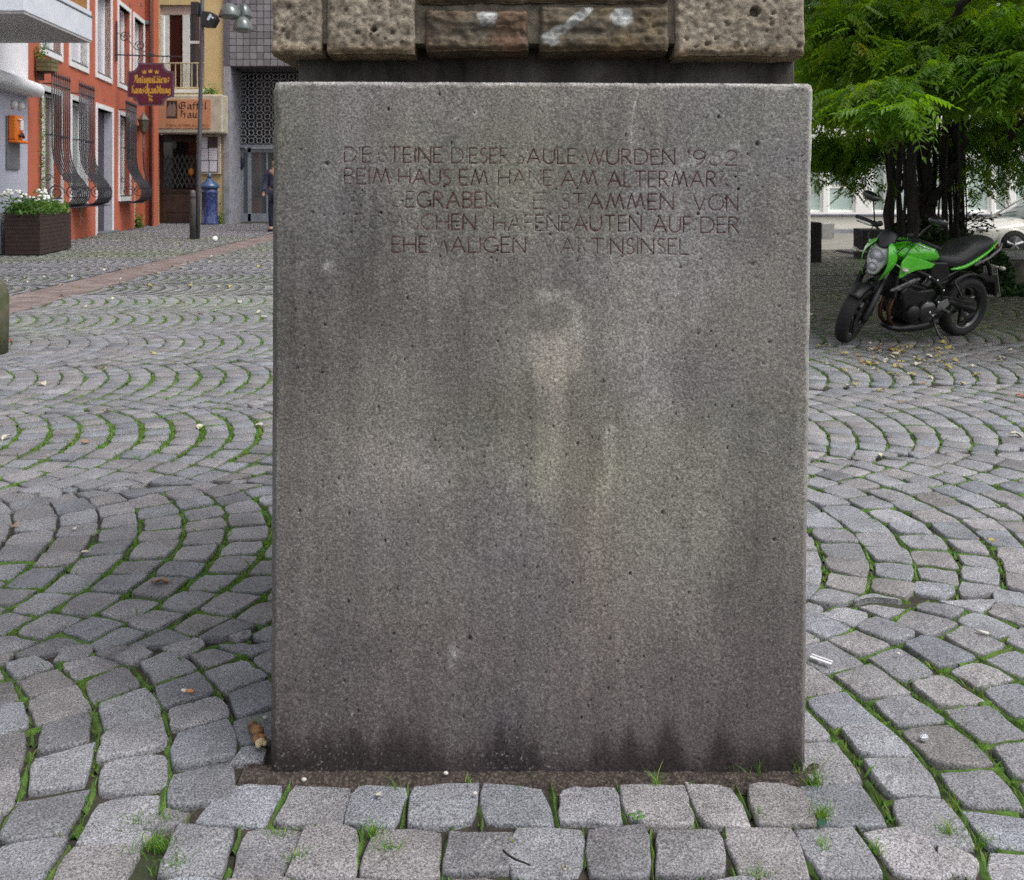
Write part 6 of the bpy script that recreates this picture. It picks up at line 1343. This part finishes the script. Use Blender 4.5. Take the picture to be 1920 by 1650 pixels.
# ------------------------------------------------------------------ motorcycle
def bike():
    B = thing('motorcycle', 'bright green and black naked motorcycle on its side stand under the tree', 'motorcycle', (3.42, 7.78, 0), (R(-11), 0, R(204)), .86)
    grn = mat('bright_green_paint', (.085, .56, .018), (.11, .64, .026), rough=.22, coat=1, scale=2); sb_ = mat('satin_black', (.005, .005, .006), (.010, .010, .011), rough=.42, scale=6); gb2 = mat('gloss_black', (.012, .012, .014), (.018, .018, .02), rough=.18, coat=.8)
    ty = mat('tyre_rubber', (.009, .009, .010), (.017, .017, .018), rough=.8, scale=30); ch = mat('chrome', (.5, .5, .52), (.62, .62, .64), rough=.2, metal=1); dg = mat('dark_grey_metal', (.05, .05, .055), (.08, .08, .085), rough=.35, metal=.6)
    seatm = mat('seat_vinyl', (.012, .012, .015), (.020, .020, .024), rough=.5, scale=14, bump=.001, bscale=300); brz = mat('bronze_pipe', (.07, .035, .018), (.13, .075, .04), rough=.35, metal=.8)
    A = Vector((.60, 0, .80)); ax = Vector((-.415, 0, .91)).normalized(); ST_ = Matrix.Translation(A) @ Matrix.Rotation(R(27), 4, ax) @ Matrix.Translation(-A)
    def wheel(c, rt, wt, M, nm):
        w_ = MB(M); prof = []
        for k in range(11):
            a = math.pi*k/10; prof.append((rt-.062+.062*math.sin(a)**.8, -wt/2*math.cos(a)))
        w_.lathe([(rt-.09, -wt*.38)]+prof+[(rt-.09, wt*.38)], c, 40, 'y', caps=False); W = w_.build('wheel', ty, B, True)
        g = MB(M)                                  # tread grooves as thin raised ribs
        for k in range(30):
            a = 2*math.pi*k/30
            for sg in (-1, 1):
                pp = []
                for t in (.12, .35, .6, .85):
                    b_ = math.pi/2+sg*t*1.05; r_ = rt-.062+.062*math.sin(b_)**.8+.0006; y_ = -wt/2*math.cos(b_); aa = a+t*.16; pp.append((c[0]+r_*math.cos(aa), y_, c[2]+r_*math.sin(aa)))
                g.tube(pp, .0022, 3)
        tag(g.build('tread_groove', black, W), kind='stuff')
        m = MB(M); m.lathe([(rt-.10, -wt*.36), (rt-.085, -wt*.40), (rt-.078, -wt*.36), (rt-.10, -wt*.2), (rt-.11, 0), (rt-.10, wt*.2), (rt-.078, wt*.36), (rt-.085, wt*.40), (rt-.10, wt*.36), (rt-.118, .2*wt), (rt-.122, 0), (rt-.118, -.2*wt), (rt-.10, -wt*.36)], c, 36, 'y', caps=False); rim = m.build('rim', gb2, W, True)
        for k in range(6):
            a = R(30+60*k); m = MB(M); c_, s_ = math.cos(a), math.sin(a); m.tube([(c[0]+c_*.04, c[1], c[2]+s_*.04), (c[0]+c_*(rt-.105), c[1], c[2]+s_*(rt-.105))], [.022, .015], 5); m.build('spoke', gb2, W)
        m = MB(M); m.lathe([(.001, -.07), (.045, -.07), (.05, 0), (.045, .07), (.001, .07)], c, 16, 'y'); m.build('hub', sb_, W, True)
        for sg in ((1, -1) if nm == 'f' else (1,)):
            m = MB(M); yd_ = sg*(wt/2+.008); m.lathe([(.075, yd_-.002), (.15 if nm == 'f' else .11, yd_-.002), (.15 if nm == 'f' else .11, yd_+.002), (.075, yd_+.002), (.075, yd_-.002)], c, 30, 'y', caps=False); m.build('brake_disc', dg, W)
        return W
    wheel((-.64, 0, .315), .315, .16, Matrix(), 'r'); wheel((.765, 0, .30), .30, .125, ST_, 'f')
    # fork
    for sg in (1, -1):
        y = sg*.105; m = MB(ST_); m.tube([(.775, y, .26), (.765, y, .30), (.60, y, .665)], [.024, .034, .030], 12); m.tube([(.77, y, .27), (.77, y*1.16, .27)], .018, 8); m.build('fork_leg', sb_, B, True)
        m = MB(ST_); m.tube([(.60, y, .665), (.46, y, .97)], .0215, 12); m.build('fork_tube', ch, B, True)
        m = MB(ST_); m.cbox((.68, y*.95, .36), (.085, .05, .11)); m.build('brake_caliper', sb_, B, bevel=.012)
    m = MB(ST_); m.cbox((.535, 0, .80), (.07, .27, .04)); m.cbox((.475, 0, .94), (.08, .25, .03)); m.build('fork_clamp', sb_, B, bevel=.01)
    # front fender
    m = MB(ST_); rings = []
    for k in range(13):
        a = R(48+k*7.2); rr_ = .318+(.008 if k in (0, 12) else 0); wd = .066*(1-.35*max(0, (k-8)/4)); rings.append([(.765+(rr_-.035)*math.cos(a), -wd, .30+(rr_-.035)*math.sin(a)), (.765+rr_*math.cos(a), -wd*.8, .30+rr_*math.sin(a)), (.765+(rr_+.014)*math.cos(a), 0, .30+(rr_+.014)*math.sin(a)), (.765+rr_*math.cos(a), wd*.8, .30+rr_*math.sin(a)), (.765+(rr_-.035)*math.cos(a), wd, .30+(rr_-.035)*math.sin(a)), (.765+(rr_-.004)*math.cos(a), wd*.7, .30+(rr_-.004)*math.sin(a)), (.765+(rr_+.006)*math.cos(a), 0, .30+(rr_+.006)*math.sin(a)), (.765+(rr_-.004)*math.cos(a), -wd*.7, .30+(rr_-.004)*math.sin(a))])
    m.loft(rings); m.build('front_fender', sb_, B, True)
    HU = ST_ @ Matrix.Translation((-.05, 0, .06))
    # headlight unit: lens, side cowls, fly screen
    def shield(xc, prof, th, y_s=1):
        R_ = []
        for (z, hw_, dx) in prof: R_.append([(xc+dx-th, -hw_, z), (xc+dx-.03*(hw_/.12)**2, -hw_, z), (xc+dx+.012, -hw_*.55, z), (xc+dx+.022, 0, z), (xc+dx+.012, hw_*.55, z), (xc+dx-.03*(hw_/.12)**2, hw_, z), (xc+dx-th, hw_, z), (xc+dx-th, 0, z)])
        return R_
    m = MB(HU); m.loft(shield(.735, [(.65, .030, .020), (.675, .052, .022), (.73, .076, .020), (.80, .102, .005), (.87, .112, -.02), (.92, .095, -.05), (.945, .060, -.07)], .10)); hl = m.build('headlight', glass_mat('headlight_lens', (.50, .51, .52), .04), B, True, subs=1)
    for (y, z, r_) in ((0, .85, .066), (-.0, .735, .045)):
        m = MB(HU); m.lathe([(r_, .0), (r_*.9, -.01), (r_*.5, -.004), (r_*.3, .018), (.001, .02)], (.755 if z > .8 else .775, y, z), 20, 'x'); m.lathe([(r_*1.02, .004), (r_*1.1, -.004), (r_*1.02, -.01)], (.757 if z > .8 else .777, y, z), 20, 'x', caps=False); m.build('reflector', mat('reflector_bowl', (.42, .43, .45), (.62, .63, .65), rough=.12, scale=60, coat=1), hl, True)
    m = MB(HU); m.loft(shield(.715, [(.630, .03, .0), (.65, .066, .0), (.69, .092, .0), (.78, .122, -.01), (.87, .122, -.04), (.93, .09, -.07)], .12)); m.build('headlight_shell', sb_, B, True, subs=1)
    for sg in (1, -1):
        # outline in (x,z): long green cowl from the screen down to a point beside the lamp
        o_ = [(.72, .985, .05), (.775, .93, .085), (.79, .84, .125), (.775, .74, .120), (.735, .63, .085), (.715, .60, .075)]
        i_ = [(.65, 1.0, .075), (.645, .94, .14), (.64, .86, .175), (.65, .76, .165), (.68, .66, .12), (.705, .60, .085)]
        m = MB(HU); rings = [[(a[0], sg*a[2], a[1]), (b[0], sg*b[2], b[1]), (b[0]-.012, sg*(b[2]-.012), b[1]), (a[0]-.016, sg*(a[2]-.004), a[1])] for a, b in zip(o_, i_)]; m.loft(rings); m.build('headlight_cowl', grn, B, True, subs=1)
        m = MB(HU); rings = []
        for (x, z, yy, h2) in ((.66, .92, .13, .035), (.58, .90, .17, .05), (.50, .86, .185, .05), (.44, .80, .19, .02)): rings.append([(x, sg*yy, z-h2), (x, sg*(yy+.012), z), (x, sg*(yy-.01), z+h2), (x-.01, sg*(yy-.03), z)])
        m.loft(rings); m.build('cowl_wing', grn, B, True, subs=1)
        m = MB(HU); m.tube([(.60, sg*.11, .80), (.62, sg*.22, .78)], .009, 8); m.ell((.625, sg*.25, .78), (.045, .035, .024), 12, 8); m.build('indicator', glass_mat('indicator_glass', (.45, .42, .36), .08), B, True)
    m = MB(HU); m.loft(shield(.705, [(.915, .035, .0), (.945, .078, -.01), (1.0, .092, -.045), (1.05, .078, -.085), (1.075, .045, -.115)], .03)); m.build('fly_screen', mat('matt_black_plastic', (.018, .018, .021), (.026, .026, .03), rough=.42), B, True, subs=1)
    m = MB(HU); m.cbox((.56, 0, 1.005), (.07, .15, .07)); m.build('instrument', sb_, B, bevel=.015)
    # handlebar with grips, levers, mirrors
    hb_ = MB(ST_); hb_.tube([(.33, .385, 1.085), (.37, .25, 1.10), (.46, .12, 1.075), (.475, 0, 1.0), (.46, -.12, 1.075), (.37, -.25, 1.10), (.33, -.385, 1.085)], .0115, 8); hbo = hb_.build('handlebar', sb_, B, True)
    for sg in (1, -1):
        m = MB(ST_); m.tube([(.372, sg*.25, 1.10), (.328, sg*.40, 1.085)], .0185, 10); m.tube([(.328, sg*.40, 1.085), (.322, sg*.42, 1.084)], .02, 10); m.build('grip', mat('grip_rubber', (.02, .02, .024), (.03, .03, .035), rough=.7), hbo, True)
        m = MB(ST_); m.tube([(.42, sg*.20, 1.09), (.455, sg*.24, 1.085), (.42, sg*.37, 1.07)], [.011, .009, .007], 6); m.build('lever', ch, hbo, True)
        m = MB(ST_); m.cbox((.40, sg*.20, 1.10), (.07, .07, .045)); m.ell((.43, sg*.15, 1.13), (.035, .03, .03), 10, 6); m.build('switch_block', sb_, hbo, bevel=.008)
        m = MB(ST_); m.tube([(.40, sg*.21, 1.11), (.42, sg*.235, 1.20), (.40, sg*.29, 1.31)], .008, 6)
        m.loft([[(.40+dx, sg*(.33+r_*1.25*math.cos(a)*1.0), 1.345+r_*.62*math.sin(a)+.12*(r_*math.cos(a))) for a in [k*math.pi/6 for k in range(12)]] for dx, r_ in ((-.022, .06), (-.018, .072), (.0, .07), (.03, .045), (.036, .01))]); m.build('mirror', gb2, hbo, True)
    for (pa) in (([(.44, .2, 1.09), (.62, .16, 1.02), (.60, .10, .86), (.52, .05, .75)]), ([(.44, -.2, 1.09), (.63, -.16, 1.04), (.6, -.1, .85), (.66, -.10, .6), (.69, -.1, .42)]), ([(.44, .21, 1.08), (.56, .2, .95), (.50, .12, .8)])):
        m = MB(ST_); m.tube(pa, .0055, 6); m.build('cable', black, B, True)
    # tank
    def sec(x, zc, hw_, hz, n=12, e=2.4, flat=0):
        out = []
        for k in range(n):
            a = 2*math.pi*k/n; c_, s_ = math.cos(a), math.sin(a); out.append((x, math.copysign(abs(c_)**(2/e), c_)*hw_, zc+math.copysign(abs(s_)**(2/e), s_)*hz*(1 if s_ > 0 else .8)))
        return out
    m = MB(); m.loft([sec(.47, .90, .06, .05), sec(.43, .905, .13, .09), sec(.32, .915, .185, .125), sec(.18, .915, .19, .135), sec(.05, .90, .165, .12), sec(-.06, .875, .125, .085), sec(-.12, .855, .09, .04)]); m.build('fuel_tank', grn, B, True, subs=2)
    m = MB(); m.lathe([(.045, 0), (.045, .012), (.03, .02), (.001, .02)], (.20, 0, 1.045), 16); m.build('filler_cap', dg, B, True)
    for sg in (1, -1):
        m = MB(); o_ = [(.50, .86), (.44, .93), (.22, .88), (.06, .83), (.10, .79), (.30, .775), (.42, .74), (.50, .70)]
        m.prism(o_, 'xz', sg*.175, sg*.20); m.build('tank_shroud', grn, B, bevel=.02, seg=3)
        m = MB(); m.prism([(.06, .84), (-.16, .83), (-.22, .70), (-.10, .62), (.04, .70)], 'xz', sg*.12, sg*.155); m.build('side_panel', sb_, B, bevel=.02)
    # seat and tail
    m = MB(); m.loft([sec(-.07, .835, .07, .05), sec(-.16, .82, .14, .085), sec(-.28, .815, .185, .10), sec(-.40, .84, .185, .12), sec(-.48, .88, .175, .125), sec(-.60, .925, .16, .12), sec(-.74, .965, .14, .095), sec(-.84, .99, .10, .055), sec(-.88, .995, .05, .02)]); m.build('seat', seatm, B, True, subs=2)
    for sg in (1, -1):
        m = MB(); rings = []
        for (x, zt2, zb2, y0_) in ((-.20, .765, .745, .155), (-.32, .79, .73, .172), (-.46, .83, .75, .165), (-.62, .885, .82, .145), (-.76, .935, .88, .12), (-.88, .985, .94, .085), (-.95, 1.01, .985, .05)): rings.append([(x, sg*y0_, zt2), (x, sg*(y0_+.012), (zt2+zb2)/2), (x, sg*(y0_-.015), zb2), (x, sg*(y0_-.05), (zt2+zb2)/2)])
        m.loft(rings); m.build('tail_panel', grn, B, True, subs=1)
        m = MB(); m.tube([(-.52, sg*.165, .79), (-.72, sg*.16, .86), (-.90, sg*.12, .93), (-1.0, sg*.05, .97)], .013, 8); m.build('grab_rail', mat('grey_rail', (.12, .12, .13), (.18, .18, .19), rough=.35), B, True)
    m = MB(); m.loft([sec(-.50, .80, .10, .04), sec(-.70, .865, .09, .035), sec(-.88, .925, .06, .03), sec(-.95, .95, .03, .015)]); m.build('tail_unit', sb_, B, True, subs=1)
    m = MB(); m.cbox((-.955, 0, .945), (.04, .1, .04)); m.build('tail_light', mat('red_lens', (.3, .01, .01), (.4, .02, .02), rough=.15), B, bevel=.01)
    m = MB(); m.tube([(-.80, 0, .86), (-.94, 0, .72), (-1.0, 0, .60)], [.03, .025, .02], 8); m.prism([(-.98, .64), (-1.03, .50), (-1.02, .42), (-1.0, .42), (-.96, .56)], 'xz', -.09, .09); m.build('plate_holder', sb_, B, bevel=.006)
    for sg in (1, -1): m = MB(); m.tube([(-.93, sg*.02, .74), (-.94, sg*.12, .74)], .008, 6); m.ell((-.945, sg*.15, .74), (.03, .035, .022), 10, 6); m.build('indicator', MATS['indicator_glass'], B, True)
    # frame, engine, exhaust
    for sg in (1, -1):
        m = MB(); m.tube([(.46, sg*.05, .84), (.30, sg*.14, .78), (.08, sg*.165, .70), (-.12, sg*.15, .58), (-.16, sg*.14, .42)], .022, 8); m.tube([(.44, sg*.05, .76), (.30, sg*.13, .62), (.10, sg*.15, .57)], .018, 8); m.tube([(-.05, sg*.15, .62), (-.30, sg*.13, .72), (-.55, sg*.1, .80)], .016, 8); m.build('frame_tube', sb_, B, True)
        m = MB(); m.tube([(-.10, sg*.12, .42), (-.30, sg*.135, .42), (-.50, sg*.13, .36), (-.66, sg*.13, .315)], [.035, .032, .026, .03], 8); m.build('swing_arm', sb_, B, True)
    m = MB(); m.prism([(-.18, .30), (-.20, .46), (-.06, .56), (.14, .55), (.30, .60), (.38, .54), (.30, .40), (.26, .24), (.10, .19), (-.10, .20)], 'xz', -.13, .13); m.build('engine_block', sb_, B, bevel=.02)
    m = MB(); m.prism([(.10, .50), (.20, .76), (.40, .70), (.36, .46)], 'xz', -.12, .12); m.build('cylinder', sb_, B, bevel=.015)
    for k in range(5): t = k/4; m = MB(); m.cbox((.17+.035*t+.09, 0, .54+.045*k), (.22, .262, .008)); m.build('cooling_fin', dg, B)
    for (x, z, r_, th) in ((.02, .34, .11, .05), (.20, .33, .085, .045), (-.13, .33, .06, .05)):
        for sg in (1, -1): m = MB(); m.lathe([(r_, sg*.13), (r_*1.0, sg*(.13+th*.6)), (r_*.85, sg*(.13+th)), (.001, sg*(.13+th))], (x, 0, z), 24, 'y'); m.build('engine_cover', gb2 if r_ > .1 else sb_, B, True)
    m = MB(); m.cbox((.46, 0, .60), (.035, .30, .24)); rad_ = m.build('radiator', sb_, B, bevel=.01)
    for sg in (1, -1):
        m = MB(); m.loft([[(x, sg*.155, z+h2), (x, sg*.185, z), (x, sg*.155, z-h2), (x, sg*.13, z)] for x, z, h2 in ((.56, .575, .012), (.50, .585, .035), (.38, .62, .055), (.26, .66, .045), (.18, .68, .02))]); m.build('radiator_cover', mat('silver_grey_panel', (.025, .025, .028), (.05, .05, .055), rough=.25, scale=9, c3=(.5, .5, .52), scale3=14, amt3=.3), B, True, subs=1)
    for y in (.055, -.055):
        m = MB(); m.tube([(.34, y, .50), (.39, y, .45), (.42, y, .35), (.40, y, .25), (.33, y, .185), (.20, y, .165), (.05, y*.8, .16)], .021, 10); m.build('exhaust_pipe', brz, B, True)
    m = MB(); m.loft([sec(.40, .17, .07, .025), sec(.32, .155, .12, .05), sec(.15, .16, .14, .075), sec(-.05, .175, .15, .085), sec(-.22, .20, .13, .08), sec(-.28, .20, .07, .03)]); m.build('belly_exhaust', sb_, B, True, subs=1)
    m = MB(); m.tube([(-.14, -.11, .45), (-.34, -.10, .66)], .03, 10); m.build('shock_spring', MATS['grey_rail'], B, True)
    m = MB(); rings = []
    for k in range(9):
        a = R(40+k*12); rr_ = .345; rings.append([(-.64+rr_*math.cos(a), -.08, .315+rr_*math.sin(a)), (-.64+(rr_+.015)*math.cos(a), 0, .315+(rr_+.015)*math.sin(a)), (-.64+rr_*math.cos(a), .08, .315+rr_*math.sin(a)), (-.64+(rr_-.006)*math.cos(a), 0, .315+(rr_-.006)*math.sin(a))])
    m.loft(rings); m.build('rear_fender', sb_, B, True)
    m = MB(); m.prism([(-.05, .44), (-.10, .50), (-.30, .47), (-.60, .40), (-.60, .37), (-.30, .40)], 'xz', .145, .16); m.build('chain_guard', sb_, B, bevel=.005)
    # controls, stand
    for sg in (1, -1):
        m = MB(); m.prism([(-.10, .42), (-.22, .46), (-.26, .40), (-.16, .33), (-.10, .34)], 'xz', sg*.155, sg*.168); m.tube([(-.18, sg*.16, .35), (-.18, sg*.24, .35)], .012, 8); m.build('footpeg', mat('peg_alloy', (.10, .11, .10), (.17, .18, .17), rough=.4), B, bevel=.004)
        m = MB(); m.tube([(-.32, sg*.13, .62), (-.40, sg*.17, .48), (-.38, sg*.22, .475)], .012, 8); m.build('rear_footpeg', sb_, B, True)
    m = MB(); m.tube([(-.16, .17, .33), (-.06, .175, .31), (.0, .18, .315), (.0, .22, .315)], [.007, .007, .008, .009], 6); m.build('gear_lever', ch, B, True)
    m = MB(); m.tube([(-.10, .12, .26), (-.12, .20, .13), (-.125, .285, .045)], .012, 8); m.tube([(-.125, .275, .05), (-.05, .30, .045)], .008, 6); m.tube([(-.13, .27, .048), (-.17, .30, .045)], .012, 6); m.build('side_stand', dg, B, True)
    for (x, z, y) in ((.10, .70, .185), (-.02, .66, .18), (-.14, .55, .168), (.02, .34, .185), (-.10, .43, .165)): m = MB(); m.lathe([(.001, 0), (.014, 0), (.014, .008), (.001, .012)], (x, y, z), 8, 'y'); m.build('bolt', ch, B, True)
bike()
# ------------------------------------------------------------------ fallen leaves and litter
q = random.Random(91)
lmats = {'yellow': mat('yellow_leaf', (.32, .26, .06), (.46, .37, .12), rough=.7, scale=20), 'brown': mat('orange_brown_leaf', (.24, .13, .07), (.34, .21, .12), rough=.7, scale=20), 'pale': mat('pale_dry_leaf', (.42, .39, .30), (.58, .55, .44), rough=.7, scale=20), 'red': mat('reddish_leaf', (.28, .05, .03), (.38, .09, .05), rough=.6, scale=20)}
lm = {}
for c, m_ in lmats.items():
    lm[c] = []
    for k in range(4):
        mb = MB(); L_ = 1; n = 5; vs = []
        for i in range(n+1):
            t = i/n; w_ = .36*math.sin(math.pi*min(1, t*.97+.03))**.8*(1+q.uniform(-.15, .15)); cz = .25*math.sin(t*3.1)*q.uniform(.3, 1); vs += [(t-.5, -w_, .12*q.random()+cz), (t-.5, 0, cz-.06), (t-.5, w_, .12*q.random()+cz)]
        fs = []
        for i in range(n): b_ = i*3; fs += [(b_, b_+3, b_+4, b_+1), (b_+1, b_+4, b_+5, b_+2)]
        mb.add(vs, fs); mb.add([(.5, -.012, cz), (.5, .012, cz), (.85, .01, cz+.05), (.85, -.01, cz+.05)], [(0, 1, 2, 3)]); o = mb.build('fallen_leaf', m_, fix=False); lm[c].append(o.data); bpy.data.objects.remove(o)
def leaf_at(px, py, c, size, label, group=None):
    Y = GY(py); o = bpy.data.objects.new('fallen_leaf', q.choice(lm[c])); COL.objects.link(o); o.location = ((px-960)/F*Y, Y, .008); o.rotation_euler = (q.uniform(-.3, .3), q.uniform(-.3, .3), q.uniform(0, 6.28)); o.scale = (size, size*q.uniform(.7, 1.1), size)
    return tag(o, label, 'leaf', group)
single = [(300, 1097, 'brown', .055, 'curled orange-brown leaf on a cobble near the left side of the plinth'), (160, 1100-60, 'pale', .03, 'small pale leaf fragment on the mossy cobbles at the far left'), (710, 1497, 'pale', .018, 'tiny pale leaf scrap on the first cobble row before the plinth'),
 (1857, 1017, 'yellow', .032, 'yellow leaf stuck in a joint near the right edge'), (1653, 802-30, 'brown', .035, 'light brown leaf alone right of the plinth at mid height'), (1690, 757, 'brown', .04, 'larger light brown leaf on the cobbles right of the plinth'),
 (1671, 656, 'red', .075, 'dark red leaf in front of the motorcycle'), (1912, 745, 'red', .05, 'small red leaf on the cobbles at the right edge'), (485, 801, 'pale', .06, 'long pale leaf beside the left edge of the plinth'), (375, 803, 'pale', .05, 'pale leaf on the cobbles left of the plinth, third of a loose row'),
 (80, 723, 'pale', .075, 'big pale yellow leaf lying on the left cobbles'), (12, 824, 'pale', .06, 'whitish leaf cut by the left edge'), (160, 832, 'brown', .045, 'brown leaf among the green joints at the left'), (20, 641, 'red', .06, 'pinkish red leaf near the mossy stone post'), (287, 665, 'yellow', .06, 'yellow leaf in a bulging joint left of the plinth'),
 (325, 684, 'brown', .05, 'orange-brown leaf above the middle of the left cobbles'), (195, 693, 'yellow', .045, 'yellow leaf left of the orange-brown leaf on the left cobbles'), (200, 774, 'yellow', .04, 'yellow leaf lying alone on grey cobbles at the left'), (1345+245, 726, 'pale', .06, 'small whitish leaf near the right side of the plinth'), (1905, 820, 'pale', .07, 'whitish leaf cut by the right edge'),
 (1655, 857, 'pale', .05, 'crumpled whitish leaf on the right cobbles'), (1796, 806, 'pale', .03, 'small white leaf above the crumpled one on the right'), (140, 1005-10, 'pale', .02, 'tiny pale leaf in a joint at the left'), (30, 990, 'brown', .03, 'brown leaf scrap in a joint near the left edge')]
for a in single: leaf_at(*a)
for k in range(150):
    px = q.gauss(1730, 90); py = 650+abs(q.gauss(0, 34)) if q.random() < .75 else q.uniform(560, 650)
    if px > 1916 or px < 1520: continue
    c = q.choices(('yellow', 'pale', 'brown'), (6, 3, 1))[0]; leaf_at(px, py, c, q.uniform(.03, .065)*(1.0 if py > 600 else 1.3), 'small fallen leaf in the litter round the motorcycle', 'fallen leaves round the motorcycle')
for k in range(95):
    px = q.uniform(10, 500); py = 440+abs(q.gauss(0, 1))*75
    if py > 640 or (py < 482 and px < 150) or py < 432: continue
    c = q.choices(('yellow', 'pale', 'brown'), (4, 5, 1))[0]; leaf_at(px, py, c, q.uniform(.05, .085), 'small fallen leaf scattered in the lane before the orange house', 'fallen leaves in the lane')
# litter
def ground_thing(name, label, cat, px, py, rz=0):
    Y = GY(py); return thing(name, label, cat, ((px-960)/F*Y, Y, .006), (0, 0, rz))
t = ground_thing('cigarette_end', 'cigarette end with an orange filter on the left cobbles', 'cigarette end', 352, 1303, R(-8))
mb = MB(); mb.tube([(-.004, 0, .005), (.017, 0, .005)], .0042, 10); mb.build('filter', mat('filter_paper', (.50, .22, .07), (.58, .30, .12), rough=.8), t, True)
mb = MB(); mb.tube([(-.016, 0, .005), (-.0045, 0, .005)], .0042, 10); mb.build('paper_tube', mat('cig_paper', (.6, .58, .55), (.7, .68, .64), rough=.8), t, True)
t = ground_thing('pastry_scrap', 'brown and cream pastry scrap beside the left foot of the plinth', 'food scrap', 482, 1388, R(118))
mb = MB()
for k in range(7): mb.ell((-.030+.010*k, .004*math.sin(k*1.3), .011+.002*math.cos(k*2)), (.011+.002*math.sin(k*2.1), .013+.002*math.cos(k*1.7), .011), 12, 8)
o = mb.build('crust', mat('brown_crust', (.11, .045, .02), (.42, .22, .07), rough=.6, scale=50, bump=.003), t, True)
mb = MB(); mb.ell((-.038, .001, .011), (.011, .012, .009), 12, 8); mb.ell((-.045, .007, .010), (.008, .007, .007), 10, 6); mb.ell((-.044, -.007, .009), (.007, .006, .006), 10, 6); mb.build('filling', mat('cream_filling', (.55, .42, .24), (.66, .55, .36), rough=.7, scale=90, bump=.002), t, True)
mb = MB(); mb.ell((.043, .002, .010), (.006, .007, .005), 10, 6); mb.build('crumb', MATS['cream_filling'], t, True)
t = ground_thing('paper_strip', 'folded white paper strip on the cobbles right of the plinth', 'litter', 1540, 1244, R(-42))
mb = MB(); mb.box(-.030, .030, -.009, .001, .004, .006); mb.box(-.030, .030, .0015, .008, .007, .009); mb.build('strip', mat('litter_white', (.62, .62, .64), (.7, .7, .72), rough=.7), t, bevel=.001)
t = ground_thing('foil_scrap', 'crumpled shiny foil scrap between the cobbles at lower right', 'litter', 1732, 1394, .4)
mb = MB(); mb.ell((0, 0, .008), (.013, .009, .009), 7, 5); mb.build('foil', mat('foil', (.55, .57, .6), (.65, .67, .7), rough=.3, metal=.8, bump=.004, scale=80), t)
t = ground_thing('cigarette_end', 'pale wet cigarette end in a joint at the right', 'cigarette end', 1842, 1192, R(-35))
mb = MB(); mb.tube([(-.016, 0, .005), (.016, 0, .005)], .0042, 8); mb.build('paper_tube', MATS['cig_paper'], t, True)
t = ground_thing('twig', 'thin dark curved twig at the bottom edge before the plinth', 'twig', 965, 1622)
mb = MB(); mb.tube([(-.022, .022, .006), (-.014, .006, .010), (.0, -.006, .010), (.03, -.016, .006)], [.0022, .002, .002, .0014], 6); mb.build('stick', bark, t, True)
t = ground_thing('seed_shell', 'small crushed dark shell on a cobble at the bottom edge', 'debris', 1060, 1636)
for k in range(7): mb = MB(); a = k*.9; mb.ell((.006*math.cos(a)*k/4, .006*math.sin(a)*k/4, .005), (.004, .003, .003), 6, 4); mb.build('shell_piece', mat('shell_bits', (.04, .035, .03), (.5, .48, .42), rough=.8, scale=200), t)
t = ground_thing('glass_shard', 'dark green bottle glass shard in the grassy joint at the lower right', 'glass shard', 1540, 1553, .5)
mb = MB(); mb.prism([(-.012, -.006), (.012, -.004), (.008, .007), (-.008, .006)], 'xy', .002, .006); mb.build('shard', glass_mat('bottle_glass', (.01, .06, .03), .05), t)
for (px, py, lab) in ((497, 1413-60, 'small white pebble by the left foot of the plinth'), (1210-320, 1496, 'white splinter on the second cobble before the plinth'), (1684, 1232, 'small round pale pebble on the right cobbles'), (570, 1470, 'cream pebble on the soil at the left foot of the plinth'), (836, 1458, 'flat pale pebble on the soil before the plinth middle')):
    t = ground_thing('pebble', lab, 'pebble', px, py); mb = MB(); mb.ell((0, 0, .004), (.006, .004, .004), 8, 6); mb.build('stone', mat('pebble_white', (.45, .42, .38), (.6, .58, .54), rough=.8), t, True)
for (px, py, w_) in ((600, 812, .5), (1560, 742, .35)): pass
t = ground_thing('clover_sprig', 'green clover sprig in the joint between the first two cobble rows', 'clover', 1195, 1545)
for k in range(6): a = k*1.05; mb = MB(); mb.ell((.012*math.cos(a), .007*math.sin(a), .010+.003*(k % 2)), (.006, .005, .0015), 8, 4); mb.build('leaflet', mat('clover_green', (.06, .15, .03), (.10, .22, .05), rough=.6), t, True)
mb = MB(); mb.tube([(0, 0, -.01), (0, 0, .01)], .0012, 4); mb.build('stem', MATS['clover_green'], t)
